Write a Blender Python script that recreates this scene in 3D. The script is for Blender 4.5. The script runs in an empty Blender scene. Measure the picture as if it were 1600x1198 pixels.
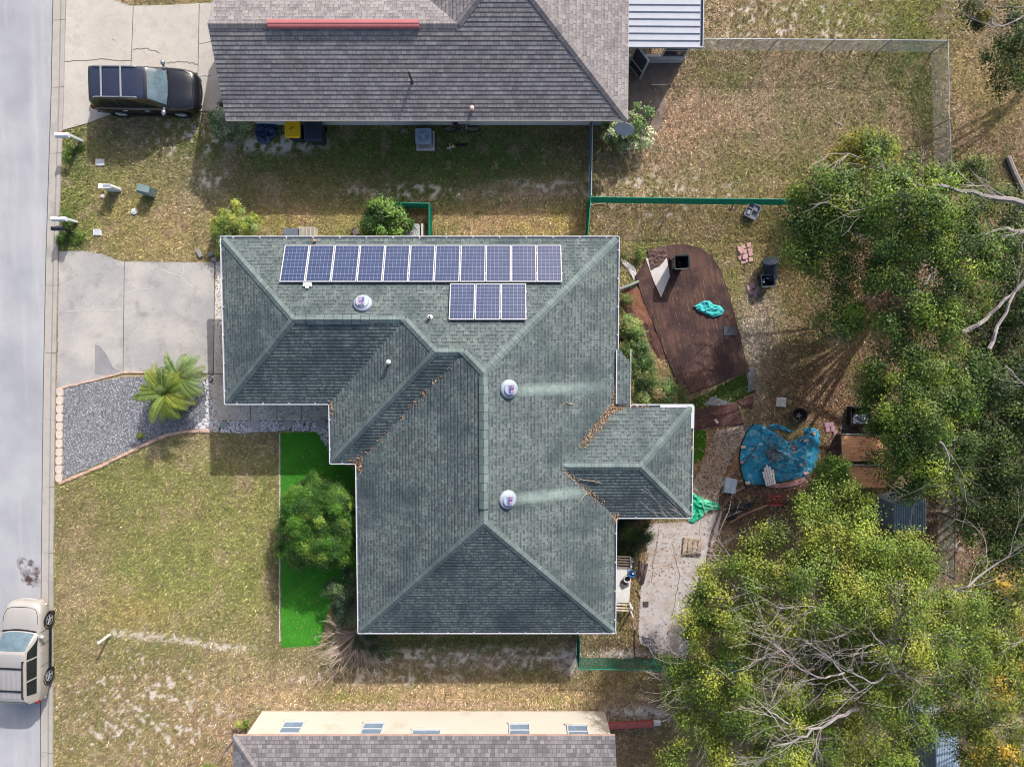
import bpy, math, random
import numpy as np
from mathutils import Vector, Matrix
rng = np.random.default_rng(11)
R = random.Random(5)
SC = bpy.context.scene
COL = SC.collection
H, F = 31.0, 1085.0
TA = math.radians(-3.38)
ca, sa = math.cos(TA), math.sin(TA)
SUN = Vector((0.68, 1.32, 1.0)).normalized()

# ---------- measuring: photograph pixel (1600 x 1198) -> world point ----------
def ray(px, py):
    dx = (px-800.0)/F; dy = -(py-599.0)/F
    return np.array([dx, dy*ca+sa, dy*sa-ca])
def W(px, py, z=0.0):
    d = ray(px, py); t = (z-H)/d[2]
    return (float(d[0]*t), float(d[1]*t), float(z))
def W2(px, py, z=0.0): return W(px, py, z)[:2]
def WP(pts, z=0.0): return [W(x, y, z) for x, y in pts]
def Wplane(px, py, n, d0):          # n.p = d0
    r = ray(px, py); n = np.array(n, float)
    t = (d0 - n[2]*H)/float(n@r)
    return np.array([0, 0, H]) + r*t
def proj(x, y, z=0.0):
    x = np.asarray(x, float); y = np.asarray(y, float); z = np.asarray(z, float)-H
    yc = y*ca + z*sa; zc = -y*sa + z*ca
    return 800+F*x/(-zc), 599-F*yc/(-zc)
PX = 31.0/1085                       # metres per photo pixel on the ground

# ---------- numeric noise ----------
def h2(ix, iy, seed):
    v = np.sin(ix*127.1+iy*311.7+seed*74.7)*43758.5453
    return v-np.floor(v)
def vn(x, y, s, seed=0):
    x = np.asarray(x, float)/s; y = np.asarray(y, float)/s
    ix = np.floor(x); iy = np.floor(y); fx = x-ix; fy = y-iy
    fx = fx*fx*(3-2*fx); fy = fy*fy*(3-2*fy)
    a = h2(ix, iy, seed)*(1-fx)+h2(ix+1, iy, seed)*fx
    b = h2(ix, iy+1, seed)*(1-fx)+h2(ix+1, iy+1, seed)*fx
    return a*(1-fy)+b*fy
def fbm(x, y, s, seed=0, o=4):
    t = 0; a = 1; n = 0
    for k in range(o):
        t = t+a*vn(x, y, s/2**k, seed+k*13); n += a; a *= .55
    return t/n
def inpoly(px, py, poly):
    px = np.asarray(px); py = np.asarray(py); c = np.zeros(px.shape, bool)
    n = len(poly)
    for i in range(n):
        x1, y1 = poly[i]; x2, y2 = poly[(i+1) % n]
        if y1 == y2: continue
        k = ((y1 > py) != (y2 > py)) & (px < (x2-x1)*(py-y1)/(y2-y1)+x1)
        c ^= k
    return c

# ---------- colours and materials ----------
K = 0.70
def lin1(c):
    c /= 255.0
    return c/12.92 if c <= .04045 else ((c+.055)/1.055)**2.4
def L3(c, k=K): return (lin1(c[0])*k, lin1(c[1])*k, lin1(c[2])*k)
def L4(c, k=K): return L3(c, k)+(1.0,)
MATS = {}
class NT:
    def __init__(s, name):
        s.m = bpy.data.materials.new(name); s.m.use_nodes = True
        s.t = s.m.node_tree; s.n = s.t.nodes; s.b = s.n['Principled BSDF']; s.out = s.n['Material Output']
    def new(s, typ, **kw):
        n = s.n.new(typ)
        for k, v in kw.items(): setattr(n, k, v)
        return n
    def lk(s, a, b): s.t.links.new(a, b)
    def coord(s, kind='Object', scale=None):
        tc = s.new('ShaderNodeTexCoord'); o = tc.outputs[kind]
        if scale:
            mp = s.new('ShaderNodeMapping'); mp.inputs['Scale'].default_value = scale
            s.lk(o, mp.inputs[0]); o = mp.outputs[0]
        return o
    def noise(s, vec, scale, detail=4, rough=.6):
        n = s.new('ShaderNodeTexNoise'); n.inputs['Scale'].default_value = scale
        n.inputs['Detail'].default_value = detail; n.inputs['Roughness'].default_value = rough
        s.lk(vec, n.inputs['Vector']); return n.outputs['Fac']
    def rng(s, v, a, b, c, d):
        n = s.new('ShaderNodeMapRange')
        for i, q in zip((1, 2, 3, 4), (a, b, c, d)): n.inputs[i].default_value = q
        s.lk(v, n.inputs[0]); return n.outputs[0]
    def math(s, op, a, b=None):
        n = s.new('ShaderNodeMath', operation=op)
        for i, q in enumerate((a, b)):
            if q is None: continue
            if isinstance(q, (int, float)): n.inputs[i].default_value = q
            else: s.lk(q, n.inputs[i])
        return n.outputs[0]
    def mix(s, fac, a, b, blend='MIX'):
        n = s.new('ShaderNodeMix', data_type='RGBA', blend_type=blend)
        for i, q in ((0, fac), (6, a), (7, b)):
            if isinstance(q, (int, float)): n.inputs[i].default_value = q
            elif isinstance(q, tuple): n.inputs[i].default_value = q
            else: s.lk(q, n.inputs[i])
        return n.outputs[2]
    def grey(s, v):
        n = s.new('ShaderNodeCombineColor')
        for i in range(3): s.lk(v, n.inputs[i])
        return n.outputs[0]
    def bump(s, v, strength, dist):
        n = s.new('ShaderNodeBump'); n.inputs['Strength'].default_value = strength
        n.inputs['Distance'].default_value = dist; s.lk(v, n.inputs['Height'])
        s.lk(n.outputs[0], s.b.inputs['Normal'])
def mat(name, c, rough=.8, nscale=3.0, namp=.2, fscale=60.0, famp=.12, bump=0.0, metal=0.0, spec=.3, k=K, attr=False, trans=0.0, coat=0.0, c2=None, c2thr=.6, c2s=2.0):
    if name in MATS: return MATS[name]
    q = NT(name); vec = q.coord('Object')
    base = L4(c, k)
    if attr:
        a = q.new('ShaderNodeAttribute', attribute_name='col'); base = a.outputs['Color']
    if c2:
        f = q.rng(q.noise(vec, c2s, 5, .65), c2thr-.06, c2thr+.06, 0, 1)
        base = q.mix(f, base, L4(c2, k))
    v = q.rng(q.noise(vec, nscale, 5, .65), .25, .75, 1-namp, 1+namp)
    if famp:
        v = q.math('MULTIPLY', v, q.rng(q.noise(vec, fscale, 3, .7), .25, .75, 1-famp, 1+famp))
    q.lk(q.mix(1.0, base, q.grey(v), 'MULTIPLY'), q.b.inputs['Base Color'])
    q.b.inputs['Roughness'].default_value = rough; q.b.inputs['Metallic'].default_value = metal
    q.b.inputs['Specular IOR Level'].default_value = spec
    if coat:
        q.b.inputs['Coat Weight'].default_value = coat; q.b.inputs['Coat Roughness'].default_value = .04
    if bump: q.bump(q.noise(vec, fscale, 4, .7), .6, bump)
    if trans:
        tr = q.new('ShaderNodeBsdfTranslucent'); mx = q.new('ShaderNodeMixShader'); mx.inputs[0].default_value = trans
        q.lk(q.b.inputs['Base Color'].links[0].from_socket, tr.inputs['Color'])
        q.lk(q.b.outputs[0], mx.inputs[1]); q.lk(tr.outputs[0], mx.inputs[2]); q.lk(mx.outputs[0], q.out.inputs['Surface'])
    MATS[name] = q.m
    return q.m
def shingle(name, c1, c2, cm, row, width, stain=None, streaks=(), gap=.010, k=K, dirt=.25, dash=0):
    q = NT(name); uv = q.coord('UV'); ob = q.coord('Object')
    b = q.new('ShaderNodeTexBrick'); b.offset = .5; b.offset_frequency = 2; b.squash = .72; b.squash_frequency = 3
    b.inputs['Color1'].default_value = L4(c1, k); b.inputs['Color2'].default_value = L4(c2, k); b.inputs['Mortar'].default_value = L4(cm, k)
    b.inputs['Scale'].default_value = 1; b.inputs['Mortar Size'].default_value = gap; b.inputs['Mortar Smooth'].default_value = .3
    b.inputs['Bias'].default_value = 0; b.inputs['Brick Width'].default_value = width; b.inputs['Row Height'].default_value = row
    q.lk(uv, b.inputs['Vector'])
    c = b.outputs['Color']
    if dash:
        b2 = q.new('ShaderNodeTexBrick'); b2.offset = .37; b2.offset_frequency = 2; b2.squash = .6; b2.squash_frequency = 3
        b2.inputs['Color1'].default_value = (0,0,0,1); b2.inputs['Color2'].default_value = (1,1,1,1); b2.inputs['Mortar'].default_value = (0,0,0,1)
        for k_, v_ in (('Scale', 1), ('Mortar Size', .004), ('Bias', 0), ('Brick Width', width*.55), ('Row Height', row)): b2.inputs[k_].default_value = v_
        q.lk(uv, b2.inputs['Vector'])
        s2 = q.new('ShaderNodeSeparateXYZ'); q.lk(uv, s2.inputs[0])
        fr = q.math('FRACT', q.math('DIVIDE', s2.outputs[1], row))
        m1 = q.math('MULTIPLY', q.rng(fr, .42, .52, 1, 0), q.rng(b2.outputs['Color'], .45, .6, 0, 1))
        c = q.mix(q.math('MULTIPLY', m1, dash), c, L4(cm, k))
    if stain:
        f = q.noise(ob, .55, 6, .62); f = q.rng(f, .46, .68, 0, .8)
        c = q.mix(f, c, L4(stain, k))
        uvs = q.coord('UV', (1.6, .12, 1)); f2 = q.rng(q.noise(uvs, 1.0, 5, .6), .5, .72, 0, .55)
        c = q.mix(f2, c, L4(stain, k))
    for (x0, x1, y0, y1, hw) in streaks:
        sp = q.new('ShaderNodeSeparateXYZ'); q.lk(ob, sp.inputs[0])
        mx = q.math('MULTIPLY', q.rng(sp.outputs[0], x0-.2, x0+.3, 0, 1), q.rng(sp.outputs[0], x1, x1-2.2, 0, 1))
        dy = q.math('ABSOLUTE', q.math('SUBTRACT', sp.outputs[1], y0))
        my = q.rng(dy, hw*.4, hw*1.5, .9, 0)
        ed = q.rng(q.noise(ob, 5, 4), .3, .6, .5, 1)
        c = q.mix(q.math('MULTIPLY', q.math('MULTIPLY', mx, my), ed), c, L4((146,164,158), k))
    v = q.math('MULTIPLY', q.rng(q.noise(ob, 1.3, 5, .65), .25, .75, 1-dirt, 1+dirt), q.rng(q.noise(ob, 45, 3, .7), .25, .75, .82, 1.18))
    q.lk(q.mix(1.0, c, q.grey(v), 'MULTIPLY'), q.b.inputs['Base Color'])
    q.b.inputs['Roughness'].default_value = .92; q.b.inputs['Specular IOR Level'].default_value = .2
    q.bump(q.noise(ob, 90, 3, .7), .5, .01)
    return q.m

# ---------- mesh building ----------
class MB:
    def __init__(s): s.v = []; s.f = []; s.mi = []; s.uv = {}; s.cm = 0
    def face(s, pts, uv=None):
        i = len(s.v); s.v += [tuple(map(float, p)) for p in pts]; s.f.append(tuple(range(i, i+len(pts)))); s.mi.append(s.cm)
        if uv: s.uv[len(s.f)-1] = uv
    def raw(s, v, f):
        i = len(s.v); s.v += [tuple(map(float, p)) for p in v]
        for q in f: s.f.append(tuple(a+i for a in q)); s.mi.append(s.cm)
    def box(s, c, d, rz=0, tilt=None, bev=0.0):
        hx, hy, hz = d[0]/2, d[1]/2, d[2]/2; b = min(bev, hx*.9, hy*.9, hz*.9)
        pts = []
        for sx, sy, sz in ((-1,-1,-1),(1,-1,-1),(1,1,-1),(-1,1,-1),(-1,-1,1),(1,-1,1),(1,1,1),(-1,1,1)): pts.append((sx*hx, sy*hy, sz*hz))
        f = [(0,3,2,1),(4,5,6,7),(0,1,5,4),(1,2,6,5),(2,3,7,6),(3,0,4,7)]
        if b > 0:
            pts = []
            for z, ins in ((-hz, 0), (hz-b, 0), (hz, b)):
                for sx, sy in ((-1,-1),(1,-1),(1,1),(-1,1)): pts.append((sx*(hx-ins), sy*(hy-ins), z))
            f = [(3,2,1,0),(8,9,10,11)]
            for r in (0, 4):
                for k in range(4): f.append((r+k, r+(k+1) % 4, r+4+(k+1) % 4, r+4+k))
        m = Matrix.Rotation(rz, 3, 'Z')
        if tilt: m = m @ Matrix.Rotation(tilt[0], 3, 'X') @ Matrix.Rotation(tilt[1], 3, 'Y')
        s.raw([tuple(m @ Vector(p)+Vector(c)) for p in pts], f)
    def prism(s, poly, z0, z1, side_only=False):
        n = len(poly); p = [(a[0], a[1]) for a in poly]
        ar = sum(p[i][0]*p[(i+1) % n][1]-p[(i+1) % n][0]*p[i][1] for i in range(n))
        if ar < 0: p = p[::-1]
        v = [(x, y, z0) for x, y in p]+[(x, y, z1) for x, y in p]
        f = [(i, (i+1) % n, n+(i+1) % n, n+i) for i in range(n)]
        if not side_only: f += [tuple(range(n, 2*n)), tuple(range(n-1, -1, -1))]
        s.raw(v, f)
    def tube(s, path, rad, n=6, cap=True):
        P = [Vector(p) for p in path]; m = len(P)
        if not hasattr(rad, '__len__'): rad = [rad]*m
        t0 = (P[1]-P[0]).normalized(); a = Vector((0,0,1)) if abs(t0.z) < .9 else Vector((1,0,0))
        u = t0.cross(a).normalized(); V = []
        for i in range(m):
            t = (P[min(i+1, m-1)]-P[max(i-1, 0)])
            t = t.normalized() if t.length > 1e-9 else t0
            u = (u-t*u.dot(t))
            u = u.normalized() if u.length > 1e-6 else t.orthogonal().normalized()
            w = t.cross(u)
            for k in range(n):
                q = 2*math.pi*k/n; V.append(tuple(P[i]+(u*math.cos(q)+w*math.sin(q))*rad[i]))
        f = []
        for i in range(m-1):
            for k in range(n): f.append((i*n+k, i*n+(k+1) % n, (i+1)*n+(k+1) % n, (i+1)*n+k))
        if cap: f += [tuple(range(n-1, -1, -1)), tuple(range((m-1)*n, m*n))]
        s.raw(V, f)
    def lathe(s, prof, c=(0,0,0), n=20, rot=None, sq=None):
        V = []; m = len(prof)
        for r, z in prof:
            for k in range(n):
                q = 2*math.pi*k/n; x, y = math.cos(q), math.sin(q)
                if sq:
                    e = 2.0/sq; x = math.copysign(abs(x)**e, x); y = math.copysign(abs(y)**e, y)
                p = Vector((r*x, r*y, z))
                if rot: p = rot @ p
                V.append(tuple(p+Vector(c)))
        f = []
        for i in range(m-1):
            for k in range(n): f.append((i*n+k, i*n+(k+1) % n, (i+1)*n+(k+1) % n, (i+1)*n+k))
        f += [tuple(range(n-1, -1, -1)), tuple(range((m-1)*n, m*n))]
        s.raw(V, f)
    def ell(s, c, r, n=12, m=8, rot=None):
        V = []
        for i in range(m+1):
            t = math.pi*i/m
            for k in range(n):
                q = 2*math.pi*k/n
                p = Vector((r[0]*math.sin(t)*math.cos(q), r[1]*math.sin(t)*math.sin(q), -r[2]*math.cos(t)))
                if rot: p = rot @ p
                V.append(tuple(p+Vector(c)))
        f = [(i*n+k, i*n+(k+1) % n, (i+1)*n+(k+1) % n, (i+1)*n+k) for i in range(m) for k in range(n)]
        s.raw(V, f)
    def grid(s, fn, nu, nv, thick=0):
        V = [tuple(fn(i/nu, j/nv)) for j in range(nv+1) for i in range(nu+1)]
        f = [(j*(nu+1)+i, j*(nu+1)+i+1, (j+1)*(nu+1)+i+1, (j+1)*(nu+1)+i) for j in range(nv) for i in range(nu)]
        s.raw(V, f)
    def build(s, name, m, parent=None, smooth=False, loc=None, rz=0, rot=None):
        me = bpy.data.meshes.new(name); me.from_pydata(s.v, [], s.f)
        for q in (m if isinstance(m, (list, tuple)) else [m]): me.materials.append(q)
        if any(s.mi): me.polygons.foreach_set('material_index', s.mi)
        if s.uv:
            l = me.uv_layers.new(name='UVMap')
            for i, q in s.uv.items():
                p = me.polygons[i]
                for j, li in enumerate(p.loop_indices): l.data[li].uv = q[j]
        if smooth:
            me.polygons.foreach_set('use_smooth', [True]*len(s.f))
            try: me.set_sharp_from_angle(angle=math.radians(40))
            except Exception: pass
        me.update()
        o = bpy.data.objects.new(name, me); COL.objects.link(o)
        if parent: o.parent = parent
        if loc: o.location = loc
        if rot: o.rotation_euler = rot
        elif rz: o.rotation_euler = (0, 0, rz)
        return o
def tag(o, label, cat, group=None, kind=None):
    if label: o['label'] = label
    if cat: o['category'] = cat
    if group: o['group'] = group
    if kind: o['kind'] = kind
    return o
def empty(name, loc, label, cat, rz=0, group=None):
    o = bpy.data.objects.new(name, None); COL.objects.link(o); o.location = loc; o.rotation_euler = (0, 0, rz); o.empty_display_size = .2
    return tag(o, label, cat, group)
def struct(name, mb, m, kind='structure', smooth=False):
    o = mb.build(name, m, smooth=smooth); o['kind'] = kind; return o
def copy_tree(o, parent=None):
    c = o.copy(); COL.objects.link(c)
    if parent: c.parent = parent
    for ch in list(o.children): copy_tree(ch, c)
    return c
def polymesh(name, V, C, m, parent=None):
    n, k = V.shape[:2]
    me = bpy.data.meshes.new(name)
    me.vertices.add(n*k); me.vertices.foreach_set('co', V.astype(np.float32).ravel())
    me.loops.add(n*k); me.loops.foreach_set('vertex_index', np.arange(n*k, dtype=np.int32))
    me.polygons.add(n); me.polygons.foreach_set('loop_start', np.arange(0, n*k, k, dtype=np.int32))
    try: me.polygons.foreach_set('loop_total', np.full(n, k, dtype=np.int32))
    except Exception: pass
    at = me.attributes.new('col', 'FLOAT_COLOR', 'POINT')
    c4 = np.ones((n, k, 4), np.float32); c4[:, :, :3] = C[:, None, :]
    at.data.foreach_set('color', c4.ravel())
    me.materials.append(m); me.update(calc_edges=True)
    o = bpy.data.objects.new(name, me); COL.objects.link(o)
    if parent: o.parent = parent
    return o
def clip(poly, axis, val, keep_gt):
    out = []; n = len(poly)
    for i in range(n):
        a = poly[i]; b = poly[(i+1) % n]
        ia = (a[axis] >= val) if keep_gt else (a[axis] <= val); ib = (b[axis] >= val) if keep_gt else (b[axis] <= val)
        if ia: out.append(a)
        if ia != ib:
            t = (val-a[axis])/(b[axis]-a[axis]); out.append(tuple(a[j]+t*(b[j]-a[j]) for j in range(len(a))))
    return out

# ---------- plants ----------
def leaf_quads(c, ll, lw, up=.8, out=None):
    n = len(c)
    nr = rng.normal(size=(n, 3))*.75; nr[:, 2] += up*1.3
    if out is not None: nr += out*1.1
    nr /= np.linalg.norm(nr, axis=1)[:, None]
    t = rng.normal(size=(n, 3)); t -= nr*(t*nr).sum(1)[:, None]; t /= np.linalg.norm(t, axis=1)[:, None]
    w = np.cross(nr, t)
    s = rng.uniform(.7, 1.35, n)[:, None]
    a = t*ll*s/2; b = w*lw*s/2
    return np.stack([c-a, c+b-a*.1, c+a, c-b-a*.1], 1)
def pal(cols, k=K): return np.array([L3(c, k) for c in cols])
def foliage(blobs, cols, dens=9.0, per=46, sig=.26, ll=.11, lw=.06, up=.8, k=K, low=-.35, jit=.22):
    """blobs: (x,y,z,rx,ry,rz). Returns leaf quads and colours: leaf clumps through each blob's volume."""
    P = pal(cols, k); VV = []; CC = []; vc = .22
    for (x, y, z, rx, ry, rz) in blobs:
        n = max(4, int(dens*math.pi*rx*ry))
        d = rng.normal(size=(n*3, 3)); d /= np.linalg.norm(d, axis=1)[:, None]; d = d[d[:, 2] > low][:n]; n = len(d)
        r = rng.uniform(.4, 1.08, n)**.6
        cl = np.array([x, y, z])+d*r[:, None]*np.array([rx, ry, rz])
        m = rng.poisson(per, n); idx = np.repeat(np.arange(n), m)
        s = sig*rng.uniform(.6, 1.3, n)
        off = rng.normal(size=(len(idx), 3))*s[idx][:, None]; off[:, 2] *= .6
        c = cl[idx]+off
        pc = rng.integers(0, len(P), n); cc = P[pc][idx]
        alt = P[rng.integers(0, len(P), len(idx))]; f = rng.random(len(idx))[:, None]*.35
        cc = cc*(1-f)+alt*f
        cc = cc*rng.lognormal(0, vc, n)[idx][:, None]
        cc = cc*(1+rng.normal(size=(len(idx), 1))*jit).clip(.45, 1.8)
        ok = c[:, 2] > .03
        od = off/(np.linalg.norm(off, axis=1)[:, None]+1e-6)*.8+d[idx]*.5
        VV.append(leaf_quads(c[ok], ll, lw, up, od[ok])); CC.append(cc[ok])
    return np.concatenate(VV), np.concatenate(CC)
def grow(mb, p, d, ln, r, depth, n=5, spread=.55, drop=0.0, flat=.6, nf=(2, 3), tips=None):
    p = Vector(p); d = Vector(d).normalized(); path = [p.copy()]; rad = [r]; seg = 4
    for i in range(seg):
        d = (d+Vector((R.gauss(0, .13), R.gauss(0, .13), R.gauss(0, .13)*flat-drop))).normalized()
        p = p+d*ln/seg; path.append(p.copy()); rad.append(max(.004, r*(1-.45*(i+1)/seg)))
    mb.tube(path, rad, n if depth > 1 else 3, cap=False)
    if depth <= 0:
        if tips is not None: tips.append(tuple(p))
        return
    for i in range(R.randint(*nf)):
        q = path[R.randint(2, seg)]
        nd = (d+Vector((R.gauss(0, spread), R.gauss(0, spread), R.gauss(0, spread)*flat))).normalized()
        grow(mb, q, nd, ln*R.uniform(.55, .85), r*.55, depth-1, n, spread, drop, flat, nf, tips)
# ================= world, light, camera =================
w = bpy.data.worlds.new("World"); SC.world = w; w.use_nodes = True
sky = w.node_tree.nodes.new('ShaderNodeTexSky'); sky.sky_type = 'NISHITA'; sky.sun_disc = False
EL = math.asin(SUN.z); AZ = math.atan2(SUN.x, SUN.y)
sky.sun_elevation = EL; sky.sun_rotation = AZ; sky.air_density = 1.0; sky.dust_density = 4.0; sky.ozone_density = .6
bg = w.node_tree.nodes['Background']; bg.inputs[1].default_value = .15
w.node_tree.links.new(sky.outputs[0], bg.inputs[0])
sl = bpy.data.lights.new('sun', 'SUN'); sl.energy = 3.8; sl.angle = math.radians(.55); sl.color = (1.0, .98, .95)
so = bpy.data.objects.new('sun', sl); COL.objects.link(so); so.rotation_euler = SUN.to_track_quat('Z', 'Y').to_euler()
cd = bpy.data.cameras.new('camera'); co = bpy.data.objects.new('camera', cd); COL.objects.link(co)
co.location = (0, 0, H); co.rotation_euler = (TA, 0, 0); cd.sensor_fit = 'HORIZONTAL'; cd.sensor_width = 36
cd.lens = 36*F/1600; cd.clip_end = 2000; cd.clip_start = .5
SC.camera = co
SC.view_settings.view_transform = 'Standard'; SC.view_settings.look = 'None'; SC.view_settings.gamma = 1
SC.view_settings.exposure = .66
SC.cycles.filter_width = 1.0; SC.cycles.max_bounces = 6; SC.cycles.transparent_max_bounces = 8

# ================= ground colour map (measured in the photograph) =================
DRY = (170,146,110); OLV = (150,138,84); GRN = (98,116,48); SAND = (206,192,176); LEAF = (150,112,78); PINK = (178,150,122); DGR = (70,92,40); YEL = (176,158,88); DIRT = (128,106,84)
LAWN = [(86,760),(200,705),(310,680),(437,683),(437,1005),(437,1050),(330,1198),(86,1198)]
REG = [  # cx, cy, rx, ry, colour, strength
 (250,850,190,170,(146,142,78),.95),(390,870,60,140,(152,148,78),.7),(130,820,60,80,(140,122,84),.55),(160,720,70,50,(120,128,56),.5),
 (300,930,130,60,(142,146,70),.6),(130,930,40,60,PINK,.5),(210,960,60,30,(172,150,80),.6),
 (230,1100,200,110,(140,126,84),.8),(330,1130,90,60,(168,138,98),.5),(380,1060,60,80,(165,145,100),.6),(480,1060,90,50,(172,150,112),.7),
 (370,1160,40,50,(172,140,110),.7),(160,290,100,70,(150,144,82),.9),(110,250,30,45,GRN,.8),(115,350,45,45,(88,112,40),.95),(230,330,90,60,(166,148,88),.8),(290,345,35,45,(190,158,126),.8),(260,370,60,30,(172,150,92),.7),
 (215,215,70,50,(140,124,92),.6),(285,190,25,30,YEL,.6),(350,270,60,60,(160,134,104),.7),(330,285,25,20,SAND,.5),
 (560,260,240,60,(104,116,52),.95),(720,250,170,55,(78,106,42),.95),(600,220,260,30,(84,104,46),.7),(560,215,120,20,GRN,.6),(880,215,30,25,DGR,.9),(480,290,160,30,(134,122,76),.6),(830,300,90,16,(170,148,118),.7),
 (650,345,270,16,YEL,.65),(470,345,30,20,(190,150,116),.7),(760,345,60,18,(186,152,112),.7),(860,350,50,18,(186,160,80),.7),(440,350,40,16,(150,140,60),.6),
 (1150,100,260,110,PINK,.8),(1130,115,55,35,(120,128,66),.8),(1060,200,90,70,(184,150,118),.7),(1240,60,120,60,(160,136,92),.5),(1330,25,150,40,(140,136,72),.7),(1440,30,50,40,(130,130,56),.8),
 (1400,105,60,25,(120,128,64),.75),(1430,120,30,60,(84,112,46),.75),(1450,180,18,60,(84,112,46),.75),(1230,260,50,30,(118,122,58),.6),(1140,255,40,40,(124,124,66),.55),(1260,180,60,50,(150,138,92),.4),(1340,170,50,40,(140,134,84),.5),(1030,270,100,40,(158,136,96),.6),
 (1540,150,70,90,(172,150,92),.8),(1580,40,50,50,(176,144,118),.7),(1560,240,60,50,(150,126,92),.7),(1380,270,60,30,(180,148,126),.7),
 (1080,345,150,30,(166,140,96),.6),(1000,390,40,30,(130,126,66),.6),(1190,380,60,60,(150,136,72),.6),(1160,440,45,50,(140,134,66),.7),(1250,430,50,90,(148,124,74),.6),
 (1186,520,26,60,(205,186,166),.95),(1180,575,22,40,(205,186,166),.8),(1250,550,55,80,(110,100,56),.6),(1240,610,70,40,(124,100,66),.8),(1290,650,50,40,(150,112,74),.9),(1300,620,60,60,(122,92,66),.6),
 (1030,560,16,50,(176,140,104),.8),(985,500,14,40,(150,130,80),.6),(1130,740,50,90,(170,128,96),.9),(1190,785,80,28,(84,62,54),1.2),(1150,800,26,26,(76,56,50),1.2),(1290,775,40,30,(110,80,66),.9),(1120,640,60,30,(120,100,70),.7),
 (1450,450,160,200,(120,84,66),.85),(1500,760,110,200,(112,86,72),.9),(1480,830,40,60,(130,92,74),.9),(1560,600,60,200,(96,80,64),.8),
 (1250,1000,230,210,(110,92,74),.9),(1000,1150,60,50,(140,116,90),.9),(1000,1115,60,15,(176,160,150),.6),(880,1090,110,22,(186,152,110),.6),
 (760,1030,180,30,(118,104,66),.8),(640,1020,60,25,(112,112,48),.8),(700,1005,150,14,(98,104,44),.8),(740,1030,120,14,(190,170,150),.5),(890,1030,18,22,(190,176,160),.6),(560,1030,60,25,(124,114,74),.6),
 (640,1085,230,16,(196,164,118),.75),(700,1100,230,6,(190,158,130),.7),(560,1090,50,8,(150,146,60),.5),(860,1092,60,8,YEL,.5),
 (980,1055,80,22,(168,142,92),.7),(980,955,10,80,(142,126,60),.7),(950,1010,40,18,(116,96,70),.8),(960,1022,35,6,SAND,.6),(1005,850,20,60,(176,140,100),.6),(960,830,40,40,(70,80,40),.8),
 (430,950,10,100,(110,96,70),.5),(500,880,60,40,(98,78,60),.5),
]
SANDPATH = [(180,988),(230,994),(290,1000),(330,1008),(400,1016),(400,1020)]
def segd(px, py, P):
    d = np.full(px.shape, 1e9)
    for (x1, y1), (x2, y2) in zip(P[:-1], P[1:]):
        vx, vy = x2-x1, y2-y1; t = np.clip(((px-x1)*vx+(py-y1)*vy)/(vx*vx+vy*vy), 0, 1)
        d = np.minimum(d, np.hypot(px-x1-t*vx, py-y1-t*vy))
    return d
def gcol(x, y):
    px, py = proj(x, y)
    n1 = fbm(x, y, 2.2, 3); n2 = fbm(x, y, .7, 9)
    c = np.empty(x.shape+(3,)); c[:] = L3(DRY)
    def blend(wt, col):
        nonlocal c
        wt = np.clip(wt, 0, 1)[..., None]; c = c*(1-wt)+np.array(L3(col))*wt
    blend((n1-.38)*5, OLV)
    for cx, cy, rx, ry, col, s in REG:
        d2 = ((px-cx)/rx)**2+((py-cy)/ry)**2
        m = d2 < 9
        if not m.any(): continue
        wt = np.zeros(x.shape); wt[m] = s*1.25*np.exp(-.8*d2[m])*(.35+1.3*n2[m])
        blend(wt, col)
    blend(np.clip((n2-.6)*5, 0, .35), (112,122,62)); blend(np.clip((.38-n2)*5, 0, .35), PINK)
    n3 = fbm(x, y, .28, 21, 3)
    blend(np.clip((n3-.58)*5, 0, .4), (118,116,64)); blend(np.clip((.40-n3)*5, 0, .4), DIRT)
    # bare sand showing through
    n4 = fbm(x, y, .18, 41, 3)
    sp = np.exp(-((px-240)/170)**2-((py-1110)/95)**2)
    s1 = np.clip((n4-(.84-.29*sp))*16, 0, 1)*(sp > .1)
    s1 = np.maximum(s1, np.clip((n4-.42)*8, 0, 1)*np.exp(-(segd(px, py, SANDPATH)/5.5)**2))
    for cx, cy, rx, ry, t in ((740,1028,190,18,.52),(890,1030,22,24,.46),(850,292,60,12,.5),(600,1060,180,12,.6),(435,225,80,16,.47),(300,210,80,40,.6),(1000,1112,55,10,.45),(330,280,35,18,.56),(1500,800,40,70,.56),(1440,640,70,60,.58),(640,300,120,14,.6),(1020,300,120,60,.64),(1240,30,160,60,.64),(980,1020,30,8,.4)):
        s1 = np.maximum(s1, np.clip((n4-t)*12, 0, 1)*np.exp(-(((px-cx)/rx)**2+((py-cy)/ry)**2)**2))
    s1 = np.where((px < 86) | (px > 1600), 0, s1)
    blend(s1*.9, SAND)
    g = c.mean(-1, keepdims=True); c = (c*.86+g*.14)*np.array([.99,1.01,1.03])*1.18
    return c, s1
GX = np.arange(-26.0, 26.01, .10); GY = np.arange(-22.0, 20.01, .10)
gx, gy = np.meshgrid(GX, GY); gc, gs = gcol(gx, gy)
nx_, ny_ = len(GX), len(GY)
me = bpy.data.meshes.new('ground')
vv = np.zeros((nx_*ny_+8, 3), np.float32); vv[:nx_*ny_, 0] = gx.ravel(); vv[:nx_*ny_, 1] = gy.ravel()
big = [(-26,-22),(26,-22),(26,20),(-26,20),(-900,-900),(900,-900),(900,900),(-900,900)]
vv[nx_*ny_:, :2] = big
i0 = (np.arange(ny_-1)[:, None]*nx_+np.arange(nx_-1)[None]).ravel()
qd = np.stack([i0, i0+1, i0+nx_+1, i0+nx_], 1)
b0 = nx_*ny_
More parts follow.
